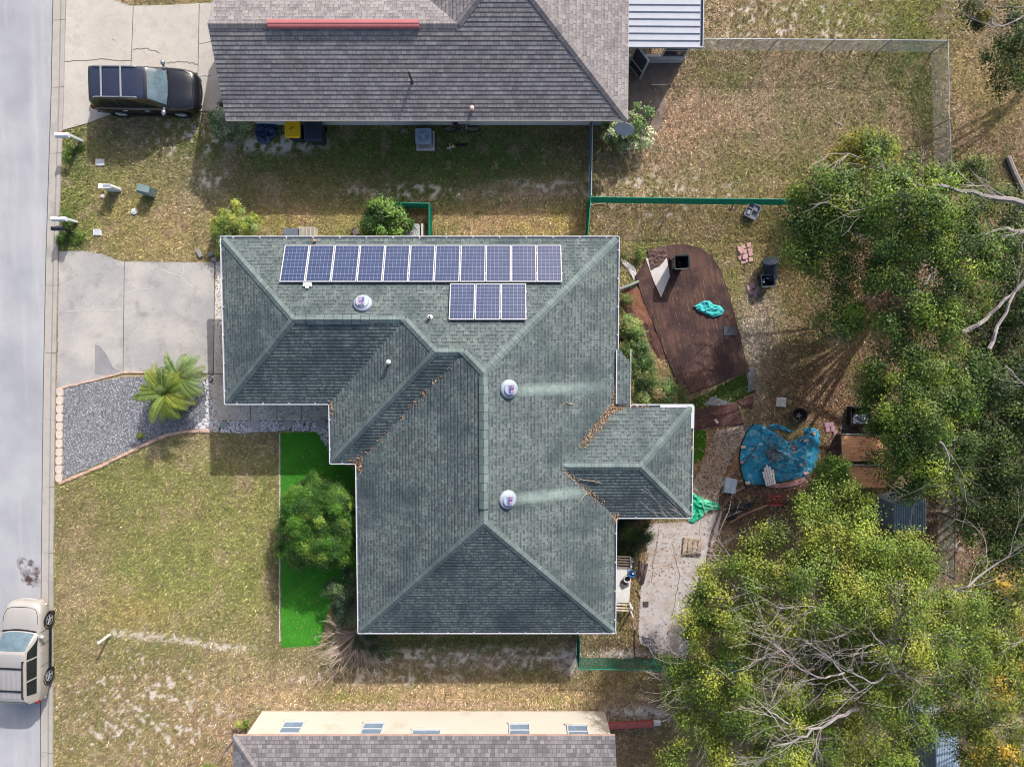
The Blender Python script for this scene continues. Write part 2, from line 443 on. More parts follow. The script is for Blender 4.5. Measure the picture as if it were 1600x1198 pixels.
qd = np.concatenate([qd, np.array([[b0+4,b0+5,b0+1,b0],[b0+5,b0+6,b0+2,b0+1],[b0+6,b0+7,b0+3,b0+2],[b0+7,b0+4,b0,b0+3]])])
me.vertices.add(len(vv)); me.vertices.foreach_set('co', vv.ravel()); me.loops.add(qd.size); me.loops.foreach_set('vertex_index', qd.astype(np.int32).ravel())
me.polygons.add(len(qd)); me.polygons.foreach_set('loop_start', np.arange(0, qd.size, 4, dtype=np.int32)); me.polygons.foreach_set('loop_total', np.full(len(qd), 4, dtype=np.int32))
at = me.attributes.new('col', 'FLOAT_COLOR', 'POINT'); c4 = np.ones((len(vv), 4), np.float32); c4[:b0, :3] = gc.reshape(-1, 3)*1.0; c4[b0:, :3] = L3(OLV); at.data.foreach_set('color', c4.ravel())
me.materials.append(mat('soil', (150,130,100), .95, 6, .18, 70, .35, bump=.03, attr=True, spec=.1)); me.update(calc_edges=True)
go = bpy.data.objects.new('ground', me); COL.objects.link(go); go['kind'] = 'structure'

# ================= paved ground =================
def joints(mb, pts, wd, z, idx):
    k = mb.cm; mb.cm = idx
    for (a, b) in zip(pts[:-1], pts[1:]):
        a = Vector((a[0], a[1])); b = Vector((b[0], b[1])); d = (b-a)
        if d.length < 1e-4: continue
        p = Vector((-d.y, d.x)).normalized()*wd/2
        mb.face([(a-p).to_tuple()+(z,), (b-p).to_tuple()+(z,), (b+p).to_tuple()+(z,), (a+p).to_tuple()+(z,)])
    mb.cm = k
def wobble(pts, amp=.7, n=6):
    out = []
    for (a, b) in zip(pts[:-1], pts[1:]):
        for i in range(n): 
            t = i/n; out.append((a[0]+(b[0]-a[0])*t+R.gauss(0, amp)*(i > 0), a[1]+(b[1]-a[1])*t+R.gauss(0, amp)*(i > 0)))
    out.append(pts[-1]); return out
# road
def road_mat():
    q = NT('asphalt'); v = q.coord('Object')
    c = q.mix(q.rng(q.noise(v, .35, 4), .35, .65, 0, 1), L4((154,155,161)), L4((174,175,179)))
    c = q.mix(q.rng(q.noise(q.coord('Object', (1.6,.12,1)), 1.0, 4), .5, .7, 0, .5), c, L4((192,188,188)))
    vo = q.new('ShaderNodeTexVoronoi'); vo.inputs['Scale'].default_value = 38; q.lk(v, vo.inputs['Vector'])
    sp = q.rng(vo.outputs['Distance'], .0, .6, .86, 1.1)
    k = q.math('MULTIPLY', sp, q.rng(q.noise(v, 30, 4, .75), .25, .75, .84, 1.16))
    q.lk(q.mix(1.0, c, q.grey(k), 'MULTIPLY'), q.b.inputs['Base Color']); q.b.inputs['Roughness'].default_value = .9
    q.b.inputs['Specular IOR Level'].default_value = .25; q.bump(q.noise(v, 60, 3, .7), .5, .008); return q.m
KL = [(84,-60),(80,150),(72,400),(68,600),(65,850),(64,1000),(63,1270)]     # road side of the kerb
KR = [(105,-60),(101,150),(92,400),(88,600),(85,850),(84,1000),(84,1270)]
mb = MB(); pts = [W2(x+2, y) for x, y in KL]
pts = [(pts[0][0], 300)]+pts+[(pts[-1][0], -300), (-30, -300), (-30, 300)]
mb.face([(x, y, .006) for x, y in pts])
rd = struct('road', mb, road_mat())
CONC = mat('kerb_concrete', (180,173,165), .9, 2.5, .10, 45, .12, bump=.01, c2=(164,158,153), c2s=.8)
JOINT = mat('joint_dark', (96,92,88), .95, 5, .3)
mb = MB()
ks = [-60,32,137,240,344,446,551,655,760,863,967,1070,1175,1270]
def kx(P, y):
    for (x1, y1), (x2, y2) in zip(P[:-1], P[1:]):
        if y1 <= y <= y2: return x1+(x2-x1)*(y-y1)/(y2-y1)
    return P[-1][0]
for a, b in zip(ks[:-1], ks[1:]):
    sub = [a+.35]+[y for _, y in KL if a < y < b]+[b-.35]
    for y0, y1 in zip(sub[:-1], sub[1:]):
        prof = ((0, .008), (.55, .02), (.72, .075), (1.0, .09))
        P0 = [W2(kx(KL, y0)+(kx(KR, y0)-kx(KL, y0))*t, y0)+(z,) for t, z in prof]; P1 = [W2(kx(KL, y1)+(kx(KR, y1)-kx(KL, y1))*t, y1)+(z,) for t, z in prof]
        for i in range(3): mb.face([P1[i], P1[i+1], P0[i+1], P0[i]])
        mb.face([P1[3], P1[3][:2]+(-.05,), P0[3][:2]+(-.05,), P0[3]])
mb.cm = 1
for P in (KL,): 
    pp = [W2(x, y) for x, y in P]; joints(mb, pp, .035, .0125, 1)
pp = [W2(x+1, y) for x, y in KR if y < 700]; 
kb = struct('kerb', mb, [CONC, JOINT])
# driveways
FINEC = mat('crack_dark', (128,118,110), .95, 5, .3)
def slab(name, pxpoly, z, m, jl=(), cracks=(), jm=None, cm=None, patches=(), pm=None):
    mb = MB(); mb.prism([W2(x, y) for x, y in pxpoly], -.05, z)
    for p in jl: joints(mb, [W2(*a) for a in p], .028, z+.004, 1)
    for p in cracks: joints(mb, [W2(*a) for a in wobble(p)], R.uniform(.02, .035), z+.006, 2)
    mb.cm = 3
    for p in patches: mb.face([W2(*a)+(z+.003,) for a in p])
    return struct(name, mb, [m, jm or JOINT, cm or FINEC, pm or m])
def conc_mat(name, a, b, c, s=.5, big=.42):
    q = NT(name); v = q.coord('Object')
    col = q.mix(q.rng(q.noise(v, s, 5, .6), big, big+.2, 0, 1), L4(a), L4(b))
    col = q.mix(q.rng(q.noise(v, s*2.6, 6, .68), .52, .72, 0, .75), col, L4(c))
    k = q.math('MULTIPLY', q.rng(q.noise(v, 14, 5, .7), .25, .75, .9, 1.1), q.rng(q.noise(v, 70, 3, .7), .25, .75, .88, 1.12))
    q.lk(q.mix(1.0, col, q.grey(k), 'MULTIPLY'), q.b.inputs['Base Color']); q.b.inputs['Roughness'].default_value = .9
    q.b.inputs['Specular IOR Level'].default_value = .2; q.bump(q.noise(v, 80, 3, .7), .4, .006); return q.m
DW = conc_mat('driveway_concrete', (170,167,165), (190,184,176), (142,138,137))
DWR = conc_mat('driveway_patch', (146,144,146), (158,156,158), (128,126,128), .9)
CRK = mat('crack_filler', (206,203,199), .8, 3, .1)
slab('driveway', [(93,393),(130,392),(160,397),(188,408),(196,409),(337,410),(335,583),(192,581),(155,592),(118,603),(90,606)], .035, DW,
     jl=[[(195,409),(193,581)],[(336,409),(334,583)]],
     cracks=[[(247,421),(283,432),(304,451)],[(286,413),(288,424),(283,432)],[(103,487),(150,484),(190,483)],[(196,460),(215,453),(240,450)]], cm=CRK,
     patches=[[(149,538),(157,541),(166,552),(178,575),(192,581),(172,586),(149,585)]], pm=DWR)
ND = conc_mat('neighbour_driveway_concrete', (190,182,173), (198,191,182), (174,165,157), .6)
slab('driveway', [(104,-70),(160,-40),(178,0),(205,10),(260,9),(345,4),(350,5),(345,90),(352,100),(356,176),(320,174),(186,174),(137,193),(98,204),(100,150)], .035, ND,
     jl=[[(209,11),(206,95),(205,104)],[(312,7),(310,112),(309,174)],[(104,0),(98,204)]],
     cracks=[[(102,97),(150,94),(206,95)],[(208,78),(230,76),(250,84)],[(260,99),(285,97),(310,101)],[(312,69),(345,65)],[(312,121),(330,119)],[(176,62),(180,64)]])
PATHM = conc_mat('path_concrete', (224,216,207), (232,224,215), (204,195,186), 1.0)
slab('path', [(336,409),(352,409),(352,600),(525,620),(525,657),(344,656),(333,656),(334,584)], .03, PATHM,
     jl=[[(433,630),(433,657)],[(471,630),(471,657)],[(392,630),(392,657)],[(333,584),(350,584)],[(337,410),(334,583)]])
# patio sheets behind the house
PAT = conc_mat('patio_concrete', (196,188,184), (182,168,158), (150,130,116), 1.3, .46)
slab('patio', [(1006,818),(1082,815),(1120,800),(1130,790),(1118,845),(1104,862),(1100,900),(1095,980),(1070,1030),(1040,1026),(1000,1005),(997,985),(1000,930),(1003,895),(1012,870)], .03, PAT,
     cracks=[[(1030,820),(1022,870),(1018,910)],[(1050,850),(1062,900),(1050,960)]])
slab('path', [(1084,752),(1100,720),(1110,690),(1120,672),(1160,664),(1165,680),(1140,720),(1125,760),(1122,795),(1098,790),(1082,775)], .02, conc_mat('yard_concrete', (184,172,160), (200,190,178), (160,128,104), 1.2, .45),
     cracks=[[(1110,690),(1130,682),(1160,676)]])
mb = MB()
mb.prism([W2(*p) for p in [(984,85),(1075,82),(1060,112),(1040,150),(1035,200),(1012,212),(984,205)]], -.05, .02)
struct('path', mb, conc_mat('porch_pad', (120,106,98), (146,130,118), (98,86,78), 1.2))
# artificial turf
def turf(name, pxp, z, c):
    mb = MB(); mb.prism([W2(x, y) for x, y in pxp], -.02, z)
    return struct(name, mb, mat('turf_'+str(c), c, .85, 1.6, .28, 60, .35, bump=.03, spec=.2))
T1 = [(439,676),(505,674),(513,688),(517,712),(556,735),(558,905),(520,930),(500,1008),(440,1011)]
turf('turf_strip', T1, .02, (72,150,44))
T2 = [(1074,628),(1100,615),(1165,582),(1170,600),(1181,612),(1150,626),(1100,638),(1082,640)]
turf('turf_strip', T2, .012, (70,92,40))
T3 = [(1080,672),(1104,672),(1103,700),(1096,720),(1080,724)]
turf('turf_strip', T3, .012, (84,140,40))
# gravel and stone beds
GB = [(97,608),(140,598),(195,589),(240,588),(312,587),(324,600),(324,640),(316,667),(270,676),(235,690),(195,706),(140,731),(97,749)]
mb = MB(); mb.prism([W2(*p) for p in GB], -.03, .015)
struct('gravel_base', mb, mat('gravel_base', (128,129,134), .95, 4, .15, 30, .4, bump=.03))
def pebbles(name, pxp, n, s0, s1, cols, m, zb, k=K):
    xs, ys = zip(*pxp); P = []
    q = rng.uniform((min(xs), min(ys)), (max(xs), max(ys)), (n*3, 2)); q = q[inpoly(q[:, 0], q[:, 1], pxp)][:n]
    c = np.array([W(a, b, zb) for a, b in q]); n = len(c)
    base = np.array([(1,0,0),(0,1,0),(-1,0,0),(0,-1,0),(0,0,1)], float)
    tri = [(0,1,4),(1,2,4),(2,3,4),(3,0,4)]
    s = rng.uniform(s0, s1, (n, 1, 1)); an = rng.uniform(0, 6.28, n); ca_, sa_ = np.cos(an), np.sin(an)
    pts = np.repeat(base[None], n, 0)*s*rng.uniform(.6, 1.2, (n, 5, 1))
    x = pts[..., 0]*ca_[:, None]-pts[..., 1]*sa_[:, None]; y = pts[..., 0]*sa_[:, None]+pts[..., 1]*ca_[:, None]
    pts = np.stack([x, y, pts[..., 2]*.7], -1)+c[:, None]
    pts[:, 4, :2] += rng.normal(size=(n, 2))*s[:, 0]*.35
    V = np.concatenate([pts[:, t] for t in tri]); C = pal(cols, k)[rng.integers(0, len(cols), n)]*rng.uniform(.75, 1.2, (n, 1))
    o = polymesh(name, V, np.concatenate([C]*4), m); o['kind'] = 'stuff'; return o
PEB = mat('pebble', (150,150,160), .85, 5, .08, 60, .1, attr=True)
pebbles('gravel', GB, 15000, .020, .040, [(138,139,144),(112,114,121),(164,165,170),(98,100,108),(184,184,188)], PEB, .016)
WB = [(304,669),(322,650),(320,600),(308,588),(334,584),(334,657),(400,658),(515,658),(514,705),(505,690),(495,674),(440,672),(380,676),(330,674)]
mb = MB(); mb.prism([W2(*p) for p in WB], -.03, .012); struct('stone_bed', mb, mat('stone_bed', (92,84,84), .95, 4, .2, 30, .4, bump=.03))
pebbles('white_stones', WB, 2600, .035, .075, [(236,230,230),(216,210,212),(190,184,188),(244,240,238)], PEB, .016)
# ================= grass blades and dry leaves =================
DECK = [(993,432),(1007,412),(1010,398),(1026,389),(1045,384),(1066,382),(1091,387),(1110,399),(1125,422),(1137,456),(1149,500),(1160,545),(1169,579),(1070,617),(1056,592),(1042,560),(1022,510),(1008,475)]
RAMP = [(970,452),(1003,449),(1012,480),(1028,520),(1043,560),(1030,560),(1012,530),(985,492),(970,478)]
EXCL = [[(-400,-300)]+[(x, y) for x, y in KR]+[(-400,1300)],
 [(93,393),(130,392),(160,397),(188,408),(337,410),(337,656),(525,657),(514,705),(495,674),(380,676),(312,672),(235,690),(140,731),(90,752),(90,606)],
 [(104,-70),(160,-40),(178,0),(205,10),(345,4),(356,176),(320,174),(186,174),(137,193),(98,204)],
 [(1006,818),(1082,815),(1130,790),(1118,845),(1104,862),(1095,980),(1070,1030),(1040,1026),(1000,1005),(997,985),(1000,930),(1003,895),(1012,870)],
 [(984,85),(1075,82),(1060,112),(1040,150),(1035,200),(1012,212),(984,205)], DECK, RAMP, T1, T2, T3,
 [(1080,640),(1165,626),(1162,664),(1080,672)],[(1157,665),(1282,665),(1262,755),(1160,758)],
 [(405,-60),(975,-60),(975,186),(405,190)],[(405,1110),(950,1118),(950,1300),(405,1300)],
 [(365,385),(955,385),(955,615),(1065,650),(1065,790),(940,800),(940,970),(575,970),(575,720),(530,705),(530,615),(365,615)]]
def blocked(px, py):
    b = np.zeros(px.shape, bool)
    for p in EXCL: b |= inpoly(px, py, p)
    return b
N = 900000
x = rng.uniform(-23.6, 24.2, N); y = rng.uniform(-20.6, 16.4, N); px, py = proj(x, y)
ok = ~blocked(px, py) & (px > 60) & (px < 1615) & (py > -15) & (py < 1212)
x, y = x[ok], y[ok]; c, s = gcol(x, y)
wood = ((proj(x, y)[0] > 1290) & (proj(x, y)[1] > 300)) | ((proj(x, y)[0] > 1050) & (proj(x, y)[1] > 790))
keep = (rng.random(len(x)) > s*1.1) & (fbm(x, y, .5, 77, 3) > .12) & ~(wood & (rng.random(len(x)) < .6))
x, y, c = x[keep], y[keep], c[keep]; n = len(x)
an = rng.uniform(0, 2*np.pi, n); ln = rng.uniform(.07, .17, n); wd = rng.uniform(.010, .026, n); tl = rng.uniform(.2, .8, n)
dx, dy = np.cos(an), np.sin(an)
b = np.stack([x, y, np.full(n, .0)], 1); sd = np.stack([-dy, dx, np.zeros(n)], 1)*wd[:, None]
tip = b+np.stack([dx*ln*tl*1.3, dy*ln*tl*1.3, ln*np.sqrt(1-tl**2)*.7], 1)
V = np.stack([b-sd, b+sd, tip], 1)
C = c*1.14*rng.lognormal(.0, .34, n)[:, None]*(.74+.54*vn(x, y, .11, 91))[:, None]
hl = rng.random(n); C = np.where((hl < .03)[:, None], C*np.array([1.35,1.32,1.35]), C)
GRASSM = mat('grass_blade', (150,140,90), .75, 5, .05, 60, .05, attr=True, trans=.12, spec=.1)
o = polymesh('grass', V, C, GRASSM); o['kind'] = 'stuff'
for TP, TC, TN in ((T1, (76,156,46), 60000), (T2, (66,92,38), 14000), (T3, (76,134,38), 9000)):
    xs, ys = zip(*TP); q = rng.uniform((min(xs)-2, min(ys)-2), (max(xs)+2, max(ys)+2), (TN, 2)); q = q[inpoly(q[:, 0], q[:, 1], TP)]
    w_ = np.array([W(a, b_, .02) for a, b_ in q]); n = len(w_); an = rng.uniform(0, 6.28, n); ln = rng.uniform(.03, .07, n); dx, dy = np.cos(an), np.sin(an); wd = rng.uniform(.006, .013, n)
    sd = np.stack([-dy, dx, 0*dx], 1)*wd[:, None]; tip = w_+np.stack([dx*ln*.6, dy*ln*.6, ln*.6], 1)
    o = polymesh('turf_fibres', np.stack([w_-sd, w_+sd, tip], 1), np.array(L3(TC))*rng.lognormal(0, .3, n)[:, None]*(.75+.5*fbm(w_[:, 0], w_[:, 1], .9, 51))[:, None], GRASSM); o['kind'] = 'stuff'
# dry leaves on the ground and on the roof are laid by this one helper
LEAFC = [(160,120,90),(184,146,112),(138,98,72),(200,170,138),(118,84,66),(172,128,88),(204,184,158)]
LEAFM = mat('dry_leaf', (170,120,80), .8, 5, .05, 60, .05, attr=True, trans=.1, spec=.2)
def litter(name, P, size=(.05, .09), cols=LEAFC):
    n = len(P); P = np.asarray(P, float)
    q = leaf_quads(P, 1.0, .62, up=2.2)
    ctr = q.mean(1, keepdims=True); s = rng.uniform(size[0], size[1], (n, 1, 1))
    q = ctr+(q-ctr)*s; q[..., 2] += .015
    o = polymesh(name, q, pal(cols)[rng.integers(0, len(cols), n)]*rng.uniform(.7, 1.2, (n, 1)), LEAFM); o['kind'] = 'stuff'; return o
def scatter(cx, cy, rx, ry, n, z=.02):
    a = rng.normal(size=(n, 2))*(rx, ry)+(cx, cy); return [W(p, q, z) for p, q in a]
L = []
for a in ((1450,450,110,120,3600),(1480,800,70,110,2600),(1290,680,40,50,900),(1125,740,30,50,900),(1120,700,25,30,500),(1230,790,70,25,900),(1040,860,30,40,420),(1110,720,22,40,300),(1170,770,40,14,260),(1000,850,14,40,300),(1240,900,120,110,2500),(1060,900,30,90,330),(1020,1010,30,16,260),(985,1050,50,20,200),(1000,1120,60,40,500),(1310,610,60,40,900),(1120,630,40,12,220),(1110,480,40,70,160),(1300,250,150,90,900),(1150,420,50,60,300),(1180,690,50,30,160),(985,940,8,60,160),(1010,560,16,45,180),(990,520,14,50,90),(960,815,20,14,60),(490,800,30,60,110),(500,940,30,40,70),(1060,200,50,60,300),(740,1085,170,10,260),(860,345,90,10,200)):
    L += scatter(*a)
L = np.array(L); p_, q_ = proj(L[:, 0], L[:, 1])
bad = np.zeros(len(L), bool)
for i in (0, 1, 2, 12, 13, 14): bad |= inpoly(p_, q_, EXCL[i])
litter('fallen_leaves', L[~bad])
x = [W(*p, .03) for p in zip(rng.uniform(442, 520, 260), rng.uniform(680, 1005, 260))]
litter('fallen_leaves', x, (.03, .06), [(210,214,170),(180,190,120),(150,120,80)])
# ================= houses =================
Z0, MS = 2.62, .50
GREEN = dict(c1=(118,128,126), c2=(102,112,112), cm=(52,61,65))
ROW = .150
def _s(x0, px1, py): return x0
fanpts = [(566,470),(797,606),(795,779)]
xA = W(351,0,Z0)[0]; 
def Y(py): return W(800, py, Z0)[1]
def X(px, py): return W(px, py, Z0)[0]
xA = X(351,500); yN = Y(373); xE = X(961,700); yS = Y(986); xM = X(561,860); xJ = X(518,680); yJ = Y(721); yG = Y(628); xB = X(1079,720); yb0 = Y(636); yb1 = Y(806)
hM = (xE-xM)/2; hG = (yN-yG)/2; hJ = (yN-yJ)/2; hB = (yb0-yb1)/2; ycb = (yb0+yb1)/2
def zr(x, y):
    def blk(x0, x1, y0, y1): return min(x-x0, x1-x, y-y0, y1-y)
    return Z0+MS*max(blk(xM, xE, yS, yN), blk(xA, xE, yG, yN), blk(xJ, xE, yJ, yN), blk(xE-hB-8, xB, yb1, yb0))
def fp(x, y): return (x, y)
G1 = (xA+hG, yN-hG); G2 = (xJ+hG, yN-hG); J1 = (xJ+hJ, yN-hJ); J2 = (xM+hJ, yN-hJ); M1 = (xM+hM, yN-hM); M2 = (xM+hM, yS+hM); BW = (xE-hB, ycb); BE = (xB-hB, ycb)
FACES = [ # (eave point, up direction, polygon)
 ((xA,yN),(0,-1),[(xA,yN),G1,G2,J1,J2,M1,(xE,yN)]),
 ((xA,yG),(1,0),[(xA,yG),G1,(xA,yN)]),
 ((xA,yG),(0,1),[(xA,yG),(xJ,yG),G2,G1]),
 ((xJ,yJ),(1,0),[(xJ,yG),(xJ,yJ),J1,G2]),
 ((xJ,yJ),(0,1),[(xJ,yJ),(xM,yJ),J2,J1]),
 ((xM,yS),(1,0),[(xM,yJ),(xM,yS),M2,M1,J2]),
 ((xM,yS),(0,1),[(xM,yS),(xE,yS),M2]),
 ((xE,yS),(-1,0),[(xE,yS),(xE,yb1),BW,(xE,yb0),(xE,yN),M1,M2]),
 ((xE,yb0),(0,-1),[(xE,yb0),(xB,yb0),BE,BW]),
 ((xE,yb1),(0,1),[(xE,yb1),(xB,yb1),BE,BW]),
 ((xB,yb1),(-1,0),[(xB,yb1),(xB,yb0),BE])]
def roof_faces(mb, faces, z0, m, row, lift=.020, off=0.0):
    cs = 1/math.sqrt(1+m*m)
    for (e, up, poly) in faces:
        ux, uy = -up[1], up[0]       # along the eave
        nrm = Vector((-up[0]*m*cs, -up[1]*m*cs, cs))
        uv = []
        for (x, y) in poly:
            d = (x-e[0])*up[0]+(y-e[1])*up[1]; a = (x-e[0])*ux+(y-e[1])*uy
            uv.append((a, d/cs))
        def P(a, v, l):
            d = v*cs
            return Vector((e[0]+ux*a+up[0]*d, e[1]+uy*a+up[1]*d, z0+m*d))+nrm*(l+off)
        vmax = max(q[1] for q in uv); k = 0
        while k*row < vmax-1e-4:
            a = clip(clip(uv, 1, k*row, True), 1, (k+1)*row, False)
            if len(a) >= 3:
                mb.face([P(u, v, lift*(1-(v-k*row)/row)+.002) for u, v in a], [(u, v) for u, v in a])
                lo = [q for q in a if abs(q[1]-k*row) < 1e-6]
                if len(lo) >= 2:
                    u0 = min(q[0] for q in lo); u1 = max(q[0] for q in lo); v = k*row
                    mb.face([P(u0, v, -.01), P(u1, v, -.01), P(u1, v, lift+.002), P(u0, v, lift+.002)], [(u0, v), (u1, v), (u1, v+.005), (u0, v+.005)])
            k += 1
def caps(mb, lines, zf, hw=.15, up=.03, seg=.2):
    for (a, b) in lines:
        a = Vector(a); b = Vector(b); d = b-a; n = max(1, int(d.length/seg)); dn = d.normalized(); p = Vector((-dn.y, dn.x))
        for i in range(n):
            q0 = a+d*(i/n); q1 = a+d*((i+1)/n)
            r = []
            for q, l in ((q0, 0.0), (q1, .012)):
                zc = zf(q.x, q.y)
                pl = q+p*hw; pr = q-p*hw
                r.append(((pl.x, pl.y, min(zf(pl.x, pl.y), zc)+up+l), (q.x, q.y, zc+up+l+.012), (pr.x, pr.y, min(zf(pr.x, pr.y), zc)+up+l)))
            t = i*.33
            mb.face([r[0][0], r[0][1], r[1][1], r[1][0]], [(t, 0), (t, .13), (t+.3, .13), (t+.3, 0)])
            mb.face([r[0][1], r[0][2], r[1][2], r[1][1]], [(t, .15), (t, .29), (t+.3, .29), (t+.3, .15)])
ft = []
for a, b in fanpts: ft.append(None)
nE = np.array([MS, 0, 1]); dE = MS*xE+Z0      # east face of the main roof: z = Z0+MS*(xE-x)
nN = np.array([0, MS, 1]); dN = MS*yN+Z0
FAN = [Wplane(566,472,nN,dN+.15), Wplane(797,608,nE,dE+.15), Wplane(795,781,nE,dE+.15)]
STR = [(FAN[1][0]+.3, FAN[1][0]+4.4, FAN[1][1]-.05, 0, .20), (FAN[2][0]+.3, FAN[2][0]+4.4, FAN[2][1]-.02, 0, .20)]
SHG = shingle('green_shingle', GREEN['c1'], GREEN['c2'], GREEN['cm'], ROW, .27, stain=(62,75,80), streaks=STR, dirt=.2, gap=.008, dash=.62)
SHC = shingle('green_cap', (124,137,135), (110,123,122), (74,90,92), .30, .30, stain=(84,98,100), dirt=.15)
WALLG = mat('cream_stucco', (206,196,176), .9, 2, .08, 60, .1, bump=.006)
WHITE = mat('white_metal', (212,214,218), .5, 3, .06, 40, .04)
house = empty('house', ((xM+xE)/2, (yS+yN)/2, 0), 'single storey house with dark green shingle hip roof carrying solar panels', 'house')
hp = Vector(house.location)
def hb(mb, name, m, parent=house, **k):
    o = mb.build(name, m, parent, **k); o.location = Vector(o.location)-(hp if parent is house else Vector((0,0,0))); return o
def outline(ins):
    i = ins
    return [(xA+i,yN-i),(xE-i,yN-i),(xE-i,yb0-i),(xB-i,yb0-i),(xB-i,yb1+i),(xE-i,yb1+i),(xE-i,yS+i),(xM+i,yS+i),(xM+i,yJ+i),(xJ+i,yJ+i),(xJ+i,yG+i),(xA+i,yG+i)]
mb = MB(); mb.prism(outline(.42), 0, 2.56); hb(mb, 'walls', WALLG)
mb = MB(); roof_faces(mb, FACES, Z0, MS, ROW)
roof = hb(mb, 'roof', SHG)
mb = MB(); mb.prism(outline(0.012), 2.565, 2.60); s_ = mb.build('soffit', WHITE, roof)
mb = MB()
HIPS = [((xA,yN),G1),((xA,yG),G1),(G1,G2),(G2,J1),((xJ,yJ),J1),(J1,J2),(J2,M1),(M2,M1),((xE,yN),M1),((xM,yS),M2),((xE,yS),M2),(BW,BE),((xB,yb0),BE),((xB,yb1),BE)]
caps(mb, HIPS[:-3], zr); mb.build('ridge_cap', SHC, roof)
mb = MB(); caps(mb, HIPS[-3:], zr); mb.build('ridge_cap', SHC, roof)
def rvent(a, b, hw=.17, h=.075):
    mb = MB(); a = Vector(a); b = Vector(b); d = (b-a).normalized(); p = Vector((-d.y, d.x))
    n = int((b-a).length/.32)
    for i in range(n):
        q0 = a+(b-a)*(i/n); q1 = a+(b-a)*((i+.985)/n)
        for s in (1, -1):
            pts = []
            for q in (q0, q1):
                e = q+p*hw*s; pts.append((q.x, q.y, zr(q.x, q.y)+h+.03)); pts.append((e.x, e.y, zr(e.x, e.y)+h))
            mb.face([pts[0], pts[1], pts[3], pts[2]], [(0, i*.3), (.14, i*.3), (.14, i*.3+.3), (0, i*.3+.3)])
            e0 = q0+p*hw*s; e1 = q1+p*hw*s
            mb.face([(e0.x, e0.y, zr(e0.x, e0.y)-.01), (e1.x, e1.y, zr(e1.x, e1.y)-.01), pts[3], pts[1]], [(0,0),(.3,0),(.3,.06),(0,.06)])
    for q in (a, b):
        e0 = q+p*hw; e1 = q-p*hw
        mb.face([(e0.x, e0.y, zr(e0.x, e0.y)), (e1.x, e1.y, zr(e1.x, e1.y)), (e1.x, e1.y, zr(e1.x, e1.y)+h), (q.x, q.y, zr(q.x, q.y)+h+.03), (e0.x, e0.y, zr(e0.x, e0.y)+h)], [(0,0)]*5)
    return mb.build('ridge_vent', SHC, roof)
xr0 = Wplane(479,500,(0,0,1),zr(*G1))[0]; xr1 = Wplane(578,500,(0,0,1),zr(*G1))[0]
rvent((xr0, G1[1]), (xr1, G1[1]), .19)
yv0 = Wplane(760,588,(0,0,1),zr(*M1))[1]; yv1 = Wplane(760,795,(0,0,1),zr(*M1))[1]
rvent((M1[0], yv0), (M1[0], yv1), .17)
# gutters
mb = MB()
GA = outline(-.005); GO = outline(-.115)
GWH = WHITE; GFL = mat('gutter_trough', (150,160,176), .6, 4, .25, 30, .2)
n = len(GA)
for i in range(n):
    a, b, c, d = GA[i], GA[(i+1) % n], GO[(i+1) % n], GO[i]
    mb.cm = 1; mb.face([a+(2.53,), b+(2.53,), c+(2.53,), d+(2.53,)])
    mb.cm = 0
    v = Vector(c)-Vector(d); L_ = v.length; v.normalize(); nn = (Vector(d)-Vector(a)); 
    o_ = Vector((v.y, -v.x)); 
    if o_.dot(nn) < 0: o_ = -o_
    i0_ = Vector(d)-o_*.032; i1_ = Vector(c)-o_*.032
    mb.prism([d, c, tuple(i1_), tuple(i0_)], 2.5, 2.615)
    mb.face([a+(2.5,), b+(2.5,), c+(2.5,), d+(2.5,)])
    k = int(L_/1.05)
    for j in range(k):
        q = Vector(d)+v*(L_*(j+.5)/max(k, 1))-o_*.06
        mb.box((q.x, q.y, 2.617), (.05, .05, .012) if True else 0)
        mb.box((q.x, q.y, 2.605), (.022+.1*abs(o_.x), .022+.1*abs(o_.y), .01))
hb(mb, 'gutter', [GWH, GFL])
# gutter cover strip and the low lean-to roof on the east side
mb = MB(); q0 = (xB-.02, yb0+.06)
mb.box((X(1057,640), yb0+.045, 2.635), (1.35, .15, .02)); mb.box((xB+.045, Y(652), 2.636), (.15, .9, .02)); hb(mb, 'gutter_cover', WHITE)
mb = MB()
yl0, yl1 = Y(546), yb0+.14; zl = lambda x: 2.50-.30*(x-(xE-.10))
e = (xE+.62, yl1)
roof_faces(mb, [((xE+.60, yl1), (-1, 0), [(xE+.60, yl1), (xE+.60, yl0-.55), (xE+.12, yl0), (xE+.02, yl0), (xE+.02, yl1)])], 2.62, .12, ROW, off=.02)
hb(mb, 'lean_to_roof', SHG)
mb = MB(); mb.box((xE+.01, (yl0+yl1)/2, 2.72), (.03, yl1-yl0, .10)); mb.box((xE+.61, (yl0+yl1)/2-.28, 2.60), (.03, yl1-yl0-.55, .12)); hb(mb, 'fascia', WHITE)
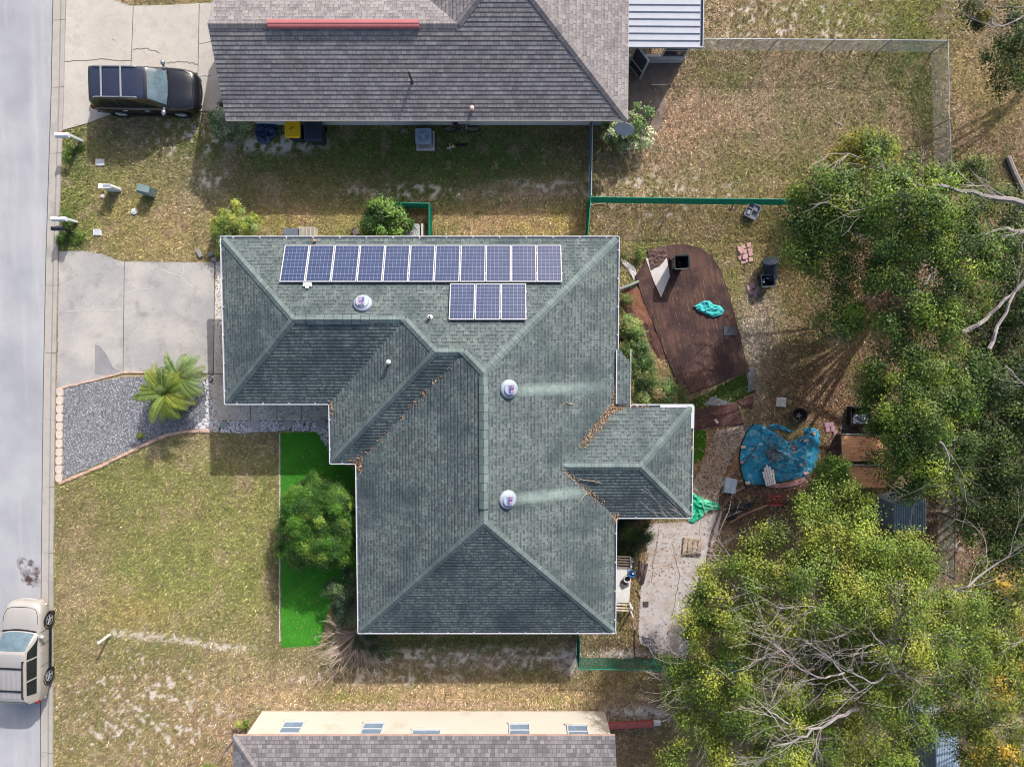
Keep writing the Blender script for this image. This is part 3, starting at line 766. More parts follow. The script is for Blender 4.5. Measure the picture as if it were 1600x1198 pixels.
# ---- solar panels (parallel to the north face) ----
def pv_mat():
    q = NT('solar_cells'); uv = q.coord('UV')
    b = q.new('ShaderNodeTexBrick'); b.offset = 0; b.squash = 1
    b.inputs['Color1'].default_value = L4((44,58,98), .6); b.inputs['Color2'].default_value = L4((54,68,108), .6); b.inputs['Mortar'].default_value = L4((160,168,186), .45)
    for k_, v_ in (('Scale', 1), ('Mortar Size', .0075), ('Mortar Smooth', .3), ('Brick Width', .152), ('Row Height', .152)): b.inputs[k_].default_value = v_
    q.lk(uv, b.inputs['Vector'])
    b2 = q.new('ShaderNodeTexBrick'); b2.offset = 0; b2.squash = 1
    for k_, v_ in (('Scale', 1), ('Mortar Size', .0035), ('Mortar Smooth', .3), ('Brick Width', .076), ('Row Height', 20.0)): b2.inputs[k_].default_value = v_
    b2.inputs['Color1'].default_value = (0,0,0,1); b2.inputs['Color2'].default_value = (0,0,0,1); b2.inputs['Mortar'].default_value = (1,1,1,1)
    q.lk(uv, b2.inputs['Vector'])
    c = q.mix(q.math('MULTIPLY', b2.outputs['Color'], .55), b.outputs['Color'], L4((130,142,172), .5))
    vo = q.new('ShaderNodeTexVoronoi'); vo.inputs['Scale'].default_value = 40; q.lk(uv, vo.inputs['Vector'])
    k = q.math('MULTIPLY', q.rng(q.noise(uv, 3, 3), .3, .7, .9, 1.12), q.rng(vo.outputs['Distance'], 0, .6, .9, 1.08))
    q.lk(q.mix(1.0, c, q.grey(k), 'MULTIPLY'), q.b.inputs['Base Color']); q.b.inputs['Roughness'].default_value = .12
    q.b.inputs['Specular IOR Level'].default_value = .5; return q.m
PV = pv_mat(); PVF = mat('panel_frame', (196,195,199), .4, 4, .05, 40, .03, metal=.0)
csN = 1/math.sqrt(1+MS*MS); upN = Vector((0, -csN, MS*csN)); nnN = Vector((0, MS*csN, csN))
dPV = dN+.13*math.sqrt(1+MS*MS)
def pv(px, py): return Vector(Wplane(px, py, nN, dPV))
def panel_row(tl, br, cnt, first):
    a = pv(*tl); b = pv(*br)
    w_ = (b.x-a.x)/cnt; hgt = ((b-a).dot(upN))
    for i in range(cnt):
        o = Vector((a.x+w_*(i+.5), a.y, a.z))+upN*hgt/2
        rot = Matrix((Vector((-1,0,0)), upN, nnN)).transposed().to_3x3() if False else Matrix((Vector((1,0,0)), -upN, nnN)).transposed()
        cell = MB(); W_, H_ = w_/2-.012, hgt/2-.01; f_ = .034
        cell.face([(-W_+f_,-H_+f_,.012),(W_-f_,-H_+f_,.012),(W_-f_,H_-f_,.012),(-W_+f_,H_-f_,.012)], [(0,0),(.912,0),(.912,1.52),(0,1.52)])
        po = cell.build('solar_panel', PV, house); po.location = o-hp; po.rotation_euler = rot.to_euler()
        fr = MB()
        for sx in (-1, 1): fr.box((sx*(W_-f_/2), 0, 0), (f_, 2*H_, .045))
        for sy in (-1, 1): fr.box((0, sy*(H_-f_/2), 0), (2*W_-2*f_, f_, .045))
        fr.face([(-W_,-H_,-.02),(-W_,H_,-.02),(W_,H_,-.02),(W_,-H_,-.02)])
        for sy in (-.55, .55):
            fr.box((W_+.006, sy*H_, .02), (.034, .06, .02)); fr.box((0, sy*H_, -.07), (2*W_+.02, .04, .08))
        fr.build('panel_frame', PVF, po)
panel_row((445,383), (879,441), 11, True)
panel_row((703,443), (823,500), 3, False)
# ---- attic fans ----
FANW = mat('fan_white', (164,174,188), .45, 4, .05, 40, .03); FANG = mat('fan_grey', (160,176,190), .5)
CELLB = mat('fan_cell', (70,96,160), .15, 6, .5, 20, .2, c2=(190,130,110), c2thr=.55, c2s=9)
for i, p in enumerate(FAN):
    nrm = (nnN if i == 0 else Vector((MS*csN, 0, csN)))
    rot = nrm.to_track_quat('Z', 'Y').to_matrix()
    mb = MB(); mb.lathe([(.10,-.14),(.36,-.14),(.37,-.10),(.36,-.05),(.32,0),(.28,.015),(.27,.05),(.24,.085),(.14,.10),(.001,.105)], n=28, rot=rot)
    f = mb.build('attic_fan', FANW, house, smooth=True); f.location = Vector(p)-hp
    mb = MB(); mb.box((0,0,0), (.24,.36,.03), bev=.006); q = mb.build('fan_panel_frame', FANW, f); q.location = rot @ Vector((0,.02,.135)); q.rotation_euler = (rot @ Matrix.Rotation(.0 if i == 0 else 1.57, 3, 'Z')).to_euler() if i == 0 else Matrix.Rotation(.02, 3, 'Z').to_euler()
    mb = MB(); mb.box((0,0,.017), (.19,.31,.008)); q2 = mb.build('fan_panel', CELLB, f); q2.location = q.location; q2.rotation_euler = q.rotation_euler
    if i: 
        for z in (q, q2): z.rotation_euler = (0, .2, 0)
PIPEW = mat('white_pvc', (226,226,222), .5, 4, .1); DARKH = mat('dark_hole', (20,20,22), .9)
def vent_pipe(px, py, n_, d_, r, h, m, parent, base, cap=False):
    p = Wplane(px, py, n_, d_)
    mb = MB(); mb.lathe([(r*2.4,0),(r*2.2,.02),(r*1.25,.05),(r*1.1,.1),(r,.1),(r,h),(r*.78,h),(r*.78,h-.05)] if not cap else [(r,0),(r,h),(r*1.5,h),(r*1.5,h+.07),(r*.6,h+.1)], n=12)
    mb.cm = 1
    if not cap: mb.face([(r*.7*math.cos(a), r*.7*math.sin(a), h-.04) for a in np.linspace(0, 6.0, 10)])
    o = mb.build('vent_pipe', [m, DARKH], parent, smooth=False); o.location = Vector(p)-base; return o
vent_pipe(672, 496, nN, dN, .05, .28, PIPEW, house, hp)
vent_pipe(493, 377, nN, dN, .04, .15, mat('rust_pipe', (200,150,120), .7), house, hp, True)
nWJ = np.array([-MS, 0, 1]); vent_pipe(609, 565, nWJ, Z0-MS*xJ, .06, .25, PIPEW, house, hp, True)
mb = MB(); mb.box((0,0,.06), (.34,.2,.12), bev=.02); mb.box((0,-.12,.05), (.14,.1,.08), bev=.02); jb = mb.build('junction_box', PIPEW, house); jb.location = Vector(Wplane(481,446,nN,dN))-hp; jb.rotation_euler = (-.46, 0, 0)
# ---- leaves and twigs caught on the roof ----
L = []
def rl(pa, pb, n, s, hz=3.2):
    for i in range(n):
        t = R.random(); x_ = pa[0]+(pb[0]-pa[0])*t+R.gauss(0, s); y_ = pa[1]+(pb[1]-pa[1])*t+R.gauss(0, s)
        z_ = zr(x_, y_)
        if z_ < Z0: z_ = 2.56 if z_ > Z0-.06 else None
        if z_ is not None: L.append((x_, y_, z_+.02+R.random()*.02))
vJ0, vJ1 = (xM, yJ), J2
for i in range(16):
    t = R.random()**1.2*.95; c0 = (vJ0[0]+(vJ1[0]-vJ0[0])*t, vJ0[1]+(vJ1[1]-vJ0[1])*t); rl(c0, (c0[0]+.08, c0[1]+.08), 7, .05)
rl((xM,yJ+.05), (xM+.1,yJ-.35), 90, .09); rl((xM-.4,yJ+.02), (xM,yJ+.02), 30, .05); rl((xJ,yG-.02), (xJ+.05,yG-.5), 40, .06)
rl((xE,yb0), (xE-hB*.62,yb0-hB*.62), 330, .10); rl((xE-.1,yb0+.1), (xE+.15,yb0+2.2), 170, .05); rl((xE-.3,yb0-.1), (xE+.3,yb0+.02), 120, .08)
rl((xE-hB,ycb-.1), (xE-.5,yb1+.6), 110, .07); rl((xE-.05,yb1), (xE+.2,yb1-.05), 60, .07); rl((xE,yb1-.3), (xE+.02,yb1), 30, .05)
rl((xE+.3,yb0+.06), (xE+1.4,yb0+.06), 60, .03); rl((xB+.03,yb0-1), (xB+.03,yb0-1.9), 30, .03)
litter('roof_leaves', [p for p in L], (.05, .085))
BARK = mat('grey_bark', (150,142,136), .95, 6, .3, 40, .25, bump=.01)
TWIG = mat('twig_bark', (176,160,142), .95, 8, .25, 40, .2)
for (pts, lab) in (([(906,749),(925,750),(938,752)], 'bare grey twig lying across the south slope of the porch wing roof'), ([(908,783),(914,775),(924,770),(920,762)], 'small forked twig caught in the roof valley below the porch wing ridge'), ([(884,628),(890,632),(897,631)], 'thin pale twig lying alone on the east slope of the green roof')):
    mb = MB(); pp = []
    for q in pts:
        p = Wplane(q[0], q[1], nE, dE+.2); pp.append((p[0], p[1], zr(p[0], p[1])+.05))
    mb.tube(pp, .014, 5); m_ = Vector(pp[1])
    mb.tube([pp[1], (m_.x+.2, m_.y+.15, zr(m_.x+.2, m_.y+.15)+.06)], .009, 4); mb.tube([pp[0], (pp[0][0]-.12, pp[0][1]-.16, zr(pp[0][0]-.12, pp[0][1]-.16)+.05)], .008, 4)
    tag(mb.build('fallen_twig', TWIG), lab, 'twig')

# ================= north neighbour =================
ZN, MN = 2.5, .48
yS2 = W(660,188,ZN)[1]; xE2 = W(981,100,ZN)[0]; xW2 = W(353,188,ZN)[0]
nS = np.array([0, -MN, 1]); dS = ZN-MN*yS2
yR = Wplane(520,38,nS,dS)[1]; dW = yR-yS2; zR = ZN+MN*dW
xh = Wplane(716,38,nS,dS)[0]; xw = xh-dW
L2 = 7.2
def zr2(x, y): 
    a = min(y-yS2, yS2+2*dW-y) if x < xh+4 else -9
    return ZN+MN*max(a, min(y-yS2, x-xw, xE2-x))
BIG = (xE2-xw)/2
yT = yS2+16
F2 = [((xW2,yS2),(0,1),[(xW2,yS2),(xE2,yS2),(xE2-BIG,yS2+BIG),(xh,yR),(xW2,yR)]),
      ((xW2,yS2+2*dW),(0,-1),[(xW2,yR),(xh,yR),(xw,yS2+2*dW),(xW2,yS2+2*dW)]),
      ((xw,yS2),(1,0),[(xh,yR),(xE2-BIG,yS2+BIG),(xE2-BIG,yT),(xw,yT),(xw,yS2+2*dW)]),
      ((xE2,yS2),(-1,0),[(xE2,yS2),(xE2,yT),(xE2-BIG,yT),(xE2-BIG,yS2+BIG)])]
SHN = shingle('grey_shingle', (158,153,152), (130,125,126), (80,76,79), .160, .24, gap=.007, dirt=.14, dash=.35)
SHN2 = shingle('grey_cap', (146,140,140), (126,120,121), (92,87,89), .3, .3, dirt=.12)
nh = empty('house', ((xW2+xE2)/2, yS2+4, 0), 'neighbouring house with white walls tinted with blue skylight and a mottled grey shingle roof', 'house'); np_ = Vector(nh.location)
def nb(mb, name, m, parent=nh, **k):
    o = mb.build(name, m, parent, **k)
    if parent is nh: o.location = -np_
    return o
yw = W(660,196,0)[1]; xww = W(404,194,0)[0]
mb = MB(); mb.prism([(xww,yw),(xE2-.35,yw),(xE2-.35,yT),(xw,yT),(xw,yS2+2*dW-.3),(xww,yS2+2*dW-.3)], 0, 2.46); nb(mb, 'walls', mat('shade_tinted_stucco', (196,206,222), .9, 2, .07, 60, .08, bump=.006))  # white stucco; the blue of shaded skylight is put into its base colour
mb = MB(); roof_faces(mb, F2, ZN, MN, .160, .018); nroof = nb(mb, 'roof', SHN)
mb = MB(); mb.face([(xW2+.02,yS2+.02,2.47),(xW2+.02,yS2+2*dW,2.47),(xw,yT,2.47),(xE2-.02,yT,2.47),(xE2-.02,yS2+.02,2.47)]); 
mb.face([(xW2+.02,yS2,2.44),(xW2+.02,yS2+2*dW,2.44),(xW2+.02,yR,zR-.02)])
mb.box(((xW2+xE2)/2, yS2-.012, 2.46), (xE2-xW2, .02, .12)); mb.box((xE2+.012, (yS2+yT)/2, 2.46), (.02, yT-yS2, .12)); mb.build('soffit', mat('trim_pale', (186,180,174), .7), nroof)
mb = MB(); caps(mb, [((xW2,yR),(xh,yR)),((xh,yR),(xE2-BIG,yS2+BIG)),((xE2,yS2),(xE2-BIG,yS2+BIG))], zr2, .15); mb.build('ridge_cap', SHN2, nroof)
mb = MB(); x0 = Wplane(419,38,(0,0,1),zR)[0]; x1 = Wplane(655,38,(0,0,1),zR)[0]
prof = [(-.16,-.04),(-.15,.06),(-.10,.09),(-.04,.10),(0,.125),(.04,.10),(.10,.09),(.15,.06),(.16,-.04)]
for i in range(8):
    a, b = prof[i], prof[i+1]; mb.face([(x0,yR+a[0],zR+a[1]),(x0,yR+b[0],zR+b[1]),(x1,yR+b[0],zR+b[1]),(x1,yR+a[0],zR+a[1])])
for x_ in (x0, x1): mb.face([(x_,yR+a,zR+b) for a, b in prof])
nb(mb, 'ridge_vent', mat('red_metal', (176,104,106), .55, 3, .1, 20, .08), nroof)
vent_pipe(644, 128, nS, dS, .035, .95, mat('dark_pipe', (70,60,64), .6), nh, np_); vent_pipe(738, 172, nS, dS, .06, .22, mat('pink_pipe', (216,186,180), .6), nh, np_, True)
# metal porch roof and its glazed walls
PR = mat('porch_metal', (178,181,192), .45, 2, .06, 30, .05); PRG = mat('porch_gutter', (96,98,108), .5)
xp0 = xE2-.25; xp1 = W(1094,40,2.42)[0]; yp = W(1040,75,2.42)[1]
mb = MB(); zp = lambda x: 2.47-.05*(x-xp0)/(xp1-xp0)
sp = W(1000,0,2.42)[1]-W(1000,11.2,2.42)[1]
k = 0; yy = yp
while yy < yp+5.2:
    for a, b, h0, h1 in ((0,.05,.045,.045),(.05,.07,.045,0),(.07,sp-.02,0,0),(sp-.02,sp,0,.045)):
        mb.face([(xp0,yy+a,zp(xp0)+h0),(xp1,yy+a,zp(xp1)+h0),(xp1,yy+b,zp(xp1)+h1),(xp0,yy+b,zp(xp0)+h1)])
    yy += sp
mb.face([(xp0,yp,2.36),(xp1,yp,2.34),(xp1,yp,zp(xp1)+.045),(xp0,yp,zp(xp0)+.045)]); mb.face([(xp0,yp,2.36),(xp0,yy,2.36),(xp1,yy,2.34),(xp1,yp,2.34)])
nb(mb, 'porch_roof', PR)
mb = MB(); mb.cm = 1; mb.box((xp1+.05,(yp+yy)/2,2.36), (.10,yy-yp,.03)); mb.cm = 0; mb.box((xp1+.115,(yp+yy)/2,2.40), (.03,yy-yp,.13)); mb.box((xp1+.03,yp+.02,2.40), (.2,.05,.14)); nb(mb, 'porch_gutter', [PR, PRG])
FRAME = mat('white_frame', (200,203,208), .5, 4, .06); 
GLASS = mat('dark_glass', (52,60,72), .08, 2, .2, 20, .1, spec=.6)
def g_window(parent, base, c, w_, h_, ax, nrm, name='window', mull=1, glass=GLASS, fw=.06, sillm=None):
    """window in a vertical wall; c = centre on the wall face, ax = unit vector along the wall, nrm = outward normal"""
    ax = Vector(ax); nrm = Vector(nrm); c = Vector(c); up = Vector((0,0,1))
    rot = Matrix((ax, nrm, up)).transposed()
    pane = MB(); pane.box((0, .012, 0), (w_-fw, .02, h_-fw)); p = pane.build(name, glass, parent); p.location = c-base; p.rotation_euler = rot.to_euler()
    f = MB()
    for s in (-1, 1): f.box((s*(w_/2-fw/2), .03, 0), (fw, .06, h_)); f.box((0, .03, s*(h_/2-fw/2)), (w_-2*fw, .06, fw))
    for i in range(mull): f.box((0, .028, -h_/2+h_*(i+1)/(mull+1)), (w_-2*fw, .04, .04))
    q = f.build('frame', FRAME, p)
    s_ = MB(); s_.box((0, .05, -h_/2-.05), (w_+.14, .09, .08), bev=.01); s_.build('sill', sillm or FRAME, p); return p
xpw = W(1064,84,0)[0]; ypw = yp+.30
mb = MB(); mb.box((xE2-.33+.0+(xpw-(xE2-.33))/2, ypw+.1, .35), (xpw-xE2+.33, .12, .7)); mb.box((xpw, ypw+2.6, .35), (.12, 5, .7))
for x_ in (xE2+.2, xE2+1.0, xpw): mb.box((x_, ypw+.1, 1.4), (.08, .08, 2.0))
nb(mb, 'porch_wall', FRAME)
g_window(nh, np_, (xpw-.55, ypw+.03, 1.45), 1.0, 1.3, (-1,0,0), (0,-1,0), mull=1); g_window(nh, np_, (xE2+.0, ypw+.03, 1.45), .5, 1.3, (-1,0,0), (0,-1,0), mull=1)
d = MB(); 
for a, b, c_, e_ in ((0,1.0,.07,.045),): pass
dw, dh = .85, 2.0
for s in (0, 1): d.box((s*(dw-.07)+.035, 0, dh/2+.05), (.07,.045,dh))
for z_ in (.09, .75, dh+.01): d.box((dw/2, 0, z_), (dw-.14,.045,.09))
door = d.build('screen_door', FRAME, nh); door.location = Vector((xE2+.42, ypw, 0))-np_; door.rotation_euler = (0, 0, math.radians(-52))
d = MB(); d.box((dw/2, 0, dh/2+.05), (dw-.12,.012,dh-.1)); d.build('screen', mat('screen_mesh', (62,66,74), .7), door)
d = MB(); d.box((dw-.08, -.04, 1.0), (.03,.05,.14)); d.build('handle', mat('handle_grey', (150,150,155), .4), door)

# ================= south neighbour =================
ZS, MSo = 2.5, .48
ywS = W(677,1110,0)[1]; xl = W(410,1107,0)[0]; xr = W(945,1115,0)[0]
yeS = W(660,1149,ZS)[1]; xlE = W(364,1144,ZS)[0]; xrE = W(961,1154,ZS)[0]
sh = empty('house', ((xl+xr)/2, ywS-4, 0), 'neighbouring house with sunlit cream wall and grey patchwork shingle roof', 'house'); sp_ = Vector(sh.location)
def sb(mb, name, m, parent=sh, **k):
    o = mb.build(name, m, parent, **k)
    if parent is sh: o.location = -sp_
    return o
CREAM = mat('cream_wall', (208,200,187), .9, .9, .06, 50, .07, bump=.006, c2=(194,184,168), c2thr=.62, c2s=.7)
yB = ywS-11
mb = MB(); mb.prism([(xl,ywS),(xr,ywS),(xr,yB),(xl,yB)], 0, 2.46); sb(mb, 'walls', CREAM)
mb = MB(); mb.prism([(xl-.02,ywS+.02),(xr+.02,ywS+.02),(xr+.02,ywS-.2),(xl-.02,ywS-.2)], -.05, .10); sb(mb, 'foundation', mat('foundation', (190,176,160), .9))
dep = (yeS-yB+.4)/2; yRd = yeS-dep
SHS = shingle('patchwork_shingle', (140,136,138), (104,101,104), (70,67,71), .160, .20, gap=.006, dirt=.12)
FS = [((xlE,yeS),(0,-1),[(xlE,yeS),(xlE+dep,yRd),(xrE,yRd),(xrE,yeS)]),((xlE,yeS),(1,0),[(xlE,yeS),(xlE,yeS-2*dep),(xlE+dep,yRd)]),((xlE,yeS-2*dep),(0,1),[(xlE,yeS-2*dep),(xrE,yeS-2*dep),(xrE,yRd),(xlE+dep,yRd)])]
mb = MB(); roof_faces(mb, FS, ZS, MSo, .160, .018); sroof = sb(mb, 'roof', SHS)
zr3 = lambda x, y: ZS+MSo*min(yeS-y, y-(yeS-2*dep), x-xlE)
mb = MB(); caps(mb, [((xlE,yeS),(xlE+dep,yRd)),((xlE+dep,yRd),(xrE,yRd))], zr3, .15); mb.build('ridge_cap', SHN2, sroof)
mb = MB(); mb.box(((xlE+xrE)/2, yeS+.012, 2.46), (xrE-xlE, .02, .13)); mb.face([(xlE+.02,yeS-.01,2.44),(xrE-.02,yeS-.01,2.44),(xrE-.02,yB,2.44),(xlE+.02,yB,2.44)]); mb.face([(xrE-.02,yeS,2.45),(xrE-.02,yeS-2*dep,2.45),(xrE-.02,yRd,ZS+MSo*dep-.03)]); mb.build('fascia', mat('fascia_pink', (178,150,140), .7), sroof)
def wallpt(px, py): 
    r = ray(px, py); t = (ywS-0)/r[1]; return (r[0]*t, ywS, H+r[2]*t)
BLG = mat('pale_glass', (120,140,160), .1, 2, .2, 20, .1, spec=.6)
for (px, pyc, wd, hh, mu) in ((456,1137,.92,.95,1),(582,1139,.92,.95,1),(666,1146,1.25,.55,0),(812,1141,.92,1.0,1),(903,1143,.92,1.0,1)):
    c = wallpt(px, pyc); c = (c[0], ywS+.002, min(c[2], 1.95))
    g_window(sh, sp_, c, wd, hh, (1,0,0), (0,1,0), mull=mu, glass=BLG, fw=.045, sillm=CREAM)
# ================= cars =================
TYRE = mat('tyre', (38,38,40), .85, 8, .1); RIM = mat('alloy', (176,178,184), .35, 8, .06, metal=.6); BLK = mat('black_plastic', (30,31,34), .55, 6, .15)
CARGLASS = mat('windshield_sky_tint', (98,118,128), .08, 3, .35, 30, .1, spec=.7); SIDEGL = mat('side_glass', (30,38,42), .06, 3, .3, 30, .1, spec=.6); LENS = mat('lamp_lens', (158,164,172), .12, 9, .2, spec=.6); REDL = mat('red_lens', (150,26,30), .2, 8, .2)  # windshield base colour and blotches paint in reflected sky and clouds
CHROME = mat('chrome', (200,202,208), .18, 6, .05, metal=.8)
def patch(c, u, v, bulge=0, out=(0,0,0)):
    a, b, d, e = [Vector(q) for q in c]      # bottom-left, bottom-right, top-right, top-left
    p = (a*(1-u)+b*u)*(1-v)+(e*(1-u)+d*u)*v
    n = (b-a).cross(e-a).normalized()
    return p+n*(bulge*4*u*(1-u)*(.4+.6*4*v*(1-v)))
def subpatch(mb, c, u0, u1, v0, v1, bulge, off, nu=6, nv=4):
    a, b, d, e = [Vector(q) for q in c]; n = (b-a).cross(e-a).normalized()
    mb.grid(lambda i, j: patch(c, u0+(u1-u0)*i, v0+(v1-v0)*j, bulge)+n*off, nu, nv)
def car(name, label, loc, rz, L, Wd, Hh, paint, roofpaint, rail, bars, ribs, wheel=.36, cab=(1.12,.42,-2.05,-2.25), hoodz=1.02, tall=1.0):
    root = empty(name, loc, label, 'car', rz)
    s = L/4.8; ws = Wd/1.89
    st = [(-2.40,.74,.93,.80,.44),(-2.36,.84,1.00,.90,.36),(-2.2,.90,1.06,.97,.28),(-1.6,.935,1.07,1.0,.24),(-.8,.945,1.07,1.0,.24),(.2,.945,1.06,.99,.24),(.9,.94,1.04,.96,.24),(1.4,.93,1.02,.93,.25),(1.85,.905,.97,.87,.26),(2.12,.86,.91,.80,.28),(2.28,.78,.84,.72,.33),(2.37,.66,.75,.62,.38),(2.41,.52,.66,.54,.44)]
    def sec(x, w_, zc, zs, zb):
        h = [(0,zc),(.30*w_,zc),(.58*w_,zc-.012+(.016 if x > .9 else 0)),(.80*w_,zc-.035),(.93*w_,(zc+zs)/2-.01),(.985*w_,zs-.03),(w_,zs-.14),(w_,.60*zs),(.985*w_,.42),(.95*w_,zb+.03),(.82*w_,zb),(0,zb)]
        return [(x*s, y*ws, z*tall if z > .5 else z) for y, z in h]+[(x*s, -y*ws, z*tall if z > .5 else z) for y, z in h[-2:0:-1]]
    secs = [sec(*q) for q in st]; n = len(secs[0]); mb = MB()
    V = [p for q in secs for p in q]
    f = [(i*n+k, (i+1)*n+k, (i+1)*n+(k+1) % n, i*n+(k+1) % n) for i in range(len(st)-1) for k in range(n)]
    f += [tuple(range(n)), tuple(range((len(st)-1)*n+n-1, (len(st)-1)*n-1, -1))]
    mb.raw(V, f)
    body = mb.build('body', paint, root, smooth=True)
    bz = 1.02*tall; tz = Hh-.03; fb, ft_, rt, rb = [q*s for q in cab]; wb = .86*ws; wt = .70*ws
    ST = [(rb-.02,bz-.02,.80),(rb+.01,bz+.16,.79),(rb+.05,bz+.34,.76),(rt-.04,tz-.14,.735),(rt+.04,tz-.06,.715),(rt+.22,tz-.015,.70),(rt+.7,tz+.005,.70),((rt+ft_)/2,tz+.012,.70),(ft_-.35,tz+.003,.69),(ft_-.08,tz-.03,.68),(ft_+.08,tz-.075,.68)]
    for t in (.25,.5,.75,1.0): ST.append((ft_+.08+(fb-ft_-.08)*t, tz-.075+(bz-.01-tz+.075)*(t**1.12), .68+.10*t))
    XS = [q[0] for q in ST]
    def S(x, j):
        i = 0
        while i < len(XS)-2 and x > XS[i+1]: i += 1
        t = (x-XS[i])/(XS[i+1]-XS[i]); z = ST[i][1]+(ST[i+1][1]-ST[i][1])*t; w_ = (ST[i][2]+(ST[i+1][2]-ST[i][2])*t)*ws
        zb = bz-.05; hh = max(0.0, z-.05-zb); k = min(1, hh/.25)
        bow = .10*max(0.0, (x-ft_)/(fb-ft_)) if x > ft_ else 0
        P = [(wb+.005,zb),(wb-.30*(wb-w_),zb+hh*.45),(w_+.012,zb+hh*.92),(w_-.03,z-.012*k),(w_*.80,z+.012),(w_*.42,z+.026),(0,z+.030)]
        P = P+[(-y, z_) for y, z_ in P[-2::-1]]
        q = max(0.0, min(11.999, j)); a_ = int(q); f_ = q-a_
        y = P[a_][0]*(1-f_)+P[a_+1][0]*f_; z2 = P[a_][1]*(1-f_)+P[a_+1][1]*f_
        return Vector((x+bow*(1-(y/(ws*.8))**2), y, z2))
    def cabpatch(name, m, x0, x1, j0, j1, off, nu, nv, x0b=None, x1b=None, parent=root):
        mb = MB()
        def fn(u, v):
            j = j0+(j1-j0)*v; xa = x0+((x0b if x0b is not None else x0)-x0)*v; xc = x1+((x1b if x1b is not None else x1)-x1)*v
            x = xa+(xc-xa)*u; p = S(x, j); du = S(x+.02, j)-S(x-.02, j); dv = S(x, j+.1)-S(x, j-.1); n_ = du.cross(dv)
            n_ = n_.normalized() if n_.length > 1e-9 else Vector((0,0,1))
            if n_.dot(Vector((0,p.y,p.z-.9))) < 0: n_ = -n_
            if ribs and name == 'roof': n_ = n_*(1+(1.6 if int(v*15) % 2 and u < .62 else 0))
            return p+n_*off
        mb.grid(fn, nu, nv); return mb.build(name, m, parent, smooth=not (ribs and name == 'roof'))
    cabpatch('cabin', paint, XS[0], XS[-1], 0, 12, 0, 40, 24)
    cabpatch('roof', roofpaint, rt+.12, ft_-.02, 3.05, 8.95, .006, 20, 30)
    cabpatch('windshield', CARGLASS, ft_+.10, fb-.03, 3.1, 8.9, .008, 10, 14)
    cabpatch('rear_window', SIDEGL, rb+.02, rt+.02, 3.3, 8.7, .012, 6, 10)
    cl = fb-rb
    for j0, j1 in ((.35,1.95),(11.65,10.05)):
        for a_, b_, bb in ((.10,.36,0),(.385,.66,0),(.685,.985,1)):
            cabpatch('side_window', SIDEGL, rb+cl*a_+(.12 if a_ < .2 else 0), rb+cl*b_-.06*bb, j0, j1, .008, 8, 4, rb+cl*a_+(.20 if a_ < .2 else 0), rb+cl*b_-(.60 if bb else 0)*(1))
    mb = MB(); mb.tube([(fb+.06+.09*(1-(y/.8)**2), y*ws, bz+.012-.03*abs(y)) for y in np.linspace(-.78,.78,11)], .035, 6); mb.build('cowl', BLK, root)
    SEAM = mat('panel_seam', (24,24,26), .8, 5, .1)
    hl_ = [(fb+.10, .80), (fb+.5, .80), (1.85*s, .77), (2.12*s, .66), (2.20*s, .40), (2.22*s, 0)]
    def hz(x, y): return 1.035*tall-.02-.05*max(0,(x/s-.9))-.075*max(0,(x/s-1.75))**1.2*2.2-.035*(abs(y)/.8)**2
    pth = [(x, y*ws, hz(x, y)+.012) for x, y in hl_]; mb = MB(); mb.tube(pth+[(x, -y, z) for x, y, z in pth[-2::-1]], .010, 4); mb.build('hood_seam', SEAM, root)
    for sg in (-1, 1): mb = MB(); mb.tube([(fb+.25, sg*.42*ws, hz(fb+.25,.42)+.006),(1.6*s, sg*.50*ws, hz(1.6*s,.5)+.006),(2.1*s, sg*.40*ws, hz(2.1*s,.4)+.004)], .006, 4); mb.build('hood_crease', SEAM, root)
    for x_ in (-.62,.42,1.05):
        for sg in (-1, 1): mb = MB(); mb.tube([(x_*s, sg*(.948*ws), .36),(x_*s, sg*(.952*ws), .80*tall),(x_*s, sg*.945*ws, .93*tall),(x_*s, sg*.88*ws, 1.0*tall)], .007, 4); mb.build('door_seam', SEAM, root)
    for sgn in (-1, 1):
        mb = MB(); mb.tube([(fb+.05, sgn*.05+.1, bz+.03), (fb-.12, sgn*.30+.12, bz+.13), (fb-.16, sgn*.38+.12, bz+.16)], .012, 4); mb.build('wiper', BLK, root)
        # rails, mirrors, lamps, handles
        mb = MB(); pth = [(ft_-.28, sgn*(wt-.05), tz+.0),(ft_-.36, sgn*(wt-.06), tz+.05),(0 if rt < -1 else rt/2, sgn*(wt-.06), tz+.06),(rt+.30, sgn*(wt-.06), tz+.05),(rt+.20, sgn*(wt-.05), tz-.01)]
        mb.tube(pth, .028, 6); mb.build('roof_rail', rail, root)
        mx = fb-.12; mb = MB(); mb.ell((mx, sgn*(.945*ws+.12), bz+.06), (.10,.13,.085), 10, 6); mb.box((mx, sgn*(.945*ws-.03), bz+.0), (.08,.16,.04)); mb.build('mirror', CHROME if rail is CHROME else paint, root, smooth=True)
        mb = MB(); mb.ell((2.12*s, sgn*.70*ws, .77*tall), (.24,.10,.05), 10, 6, Matrix.Rotation(-sgn*.55, 3, 'Z') @ Matrix.Rotation(.25, 3, 'Y')); mb.build('headlight', LENS, root, smooth=True)
        mb = MB(); mb.ell((-2.30*s, sgn*.79*ws, .93*tall), (.10,.11,.14), 8, 6); mb.build('taillight', REDL, root, smooth=True)
        for hx in (.15, -.85):
            mb = MB(); mb.box((hx*s, sgn*(.945*ws+.012), .90*tall), (.2,.03,.035), bev=.01); mb.build('handle', CHROME if rail is CHROME else paint, root)
    mb = MB()
    for z_, x_ in ((.70,2.385),(.62,2.415),(.54,2.425)): mb.tube([(x_*s-.10*abs(y)**1.6-.03, y*ws, z_*tall) for y in np.linspace(-.55,.55,9)], .022, 5)
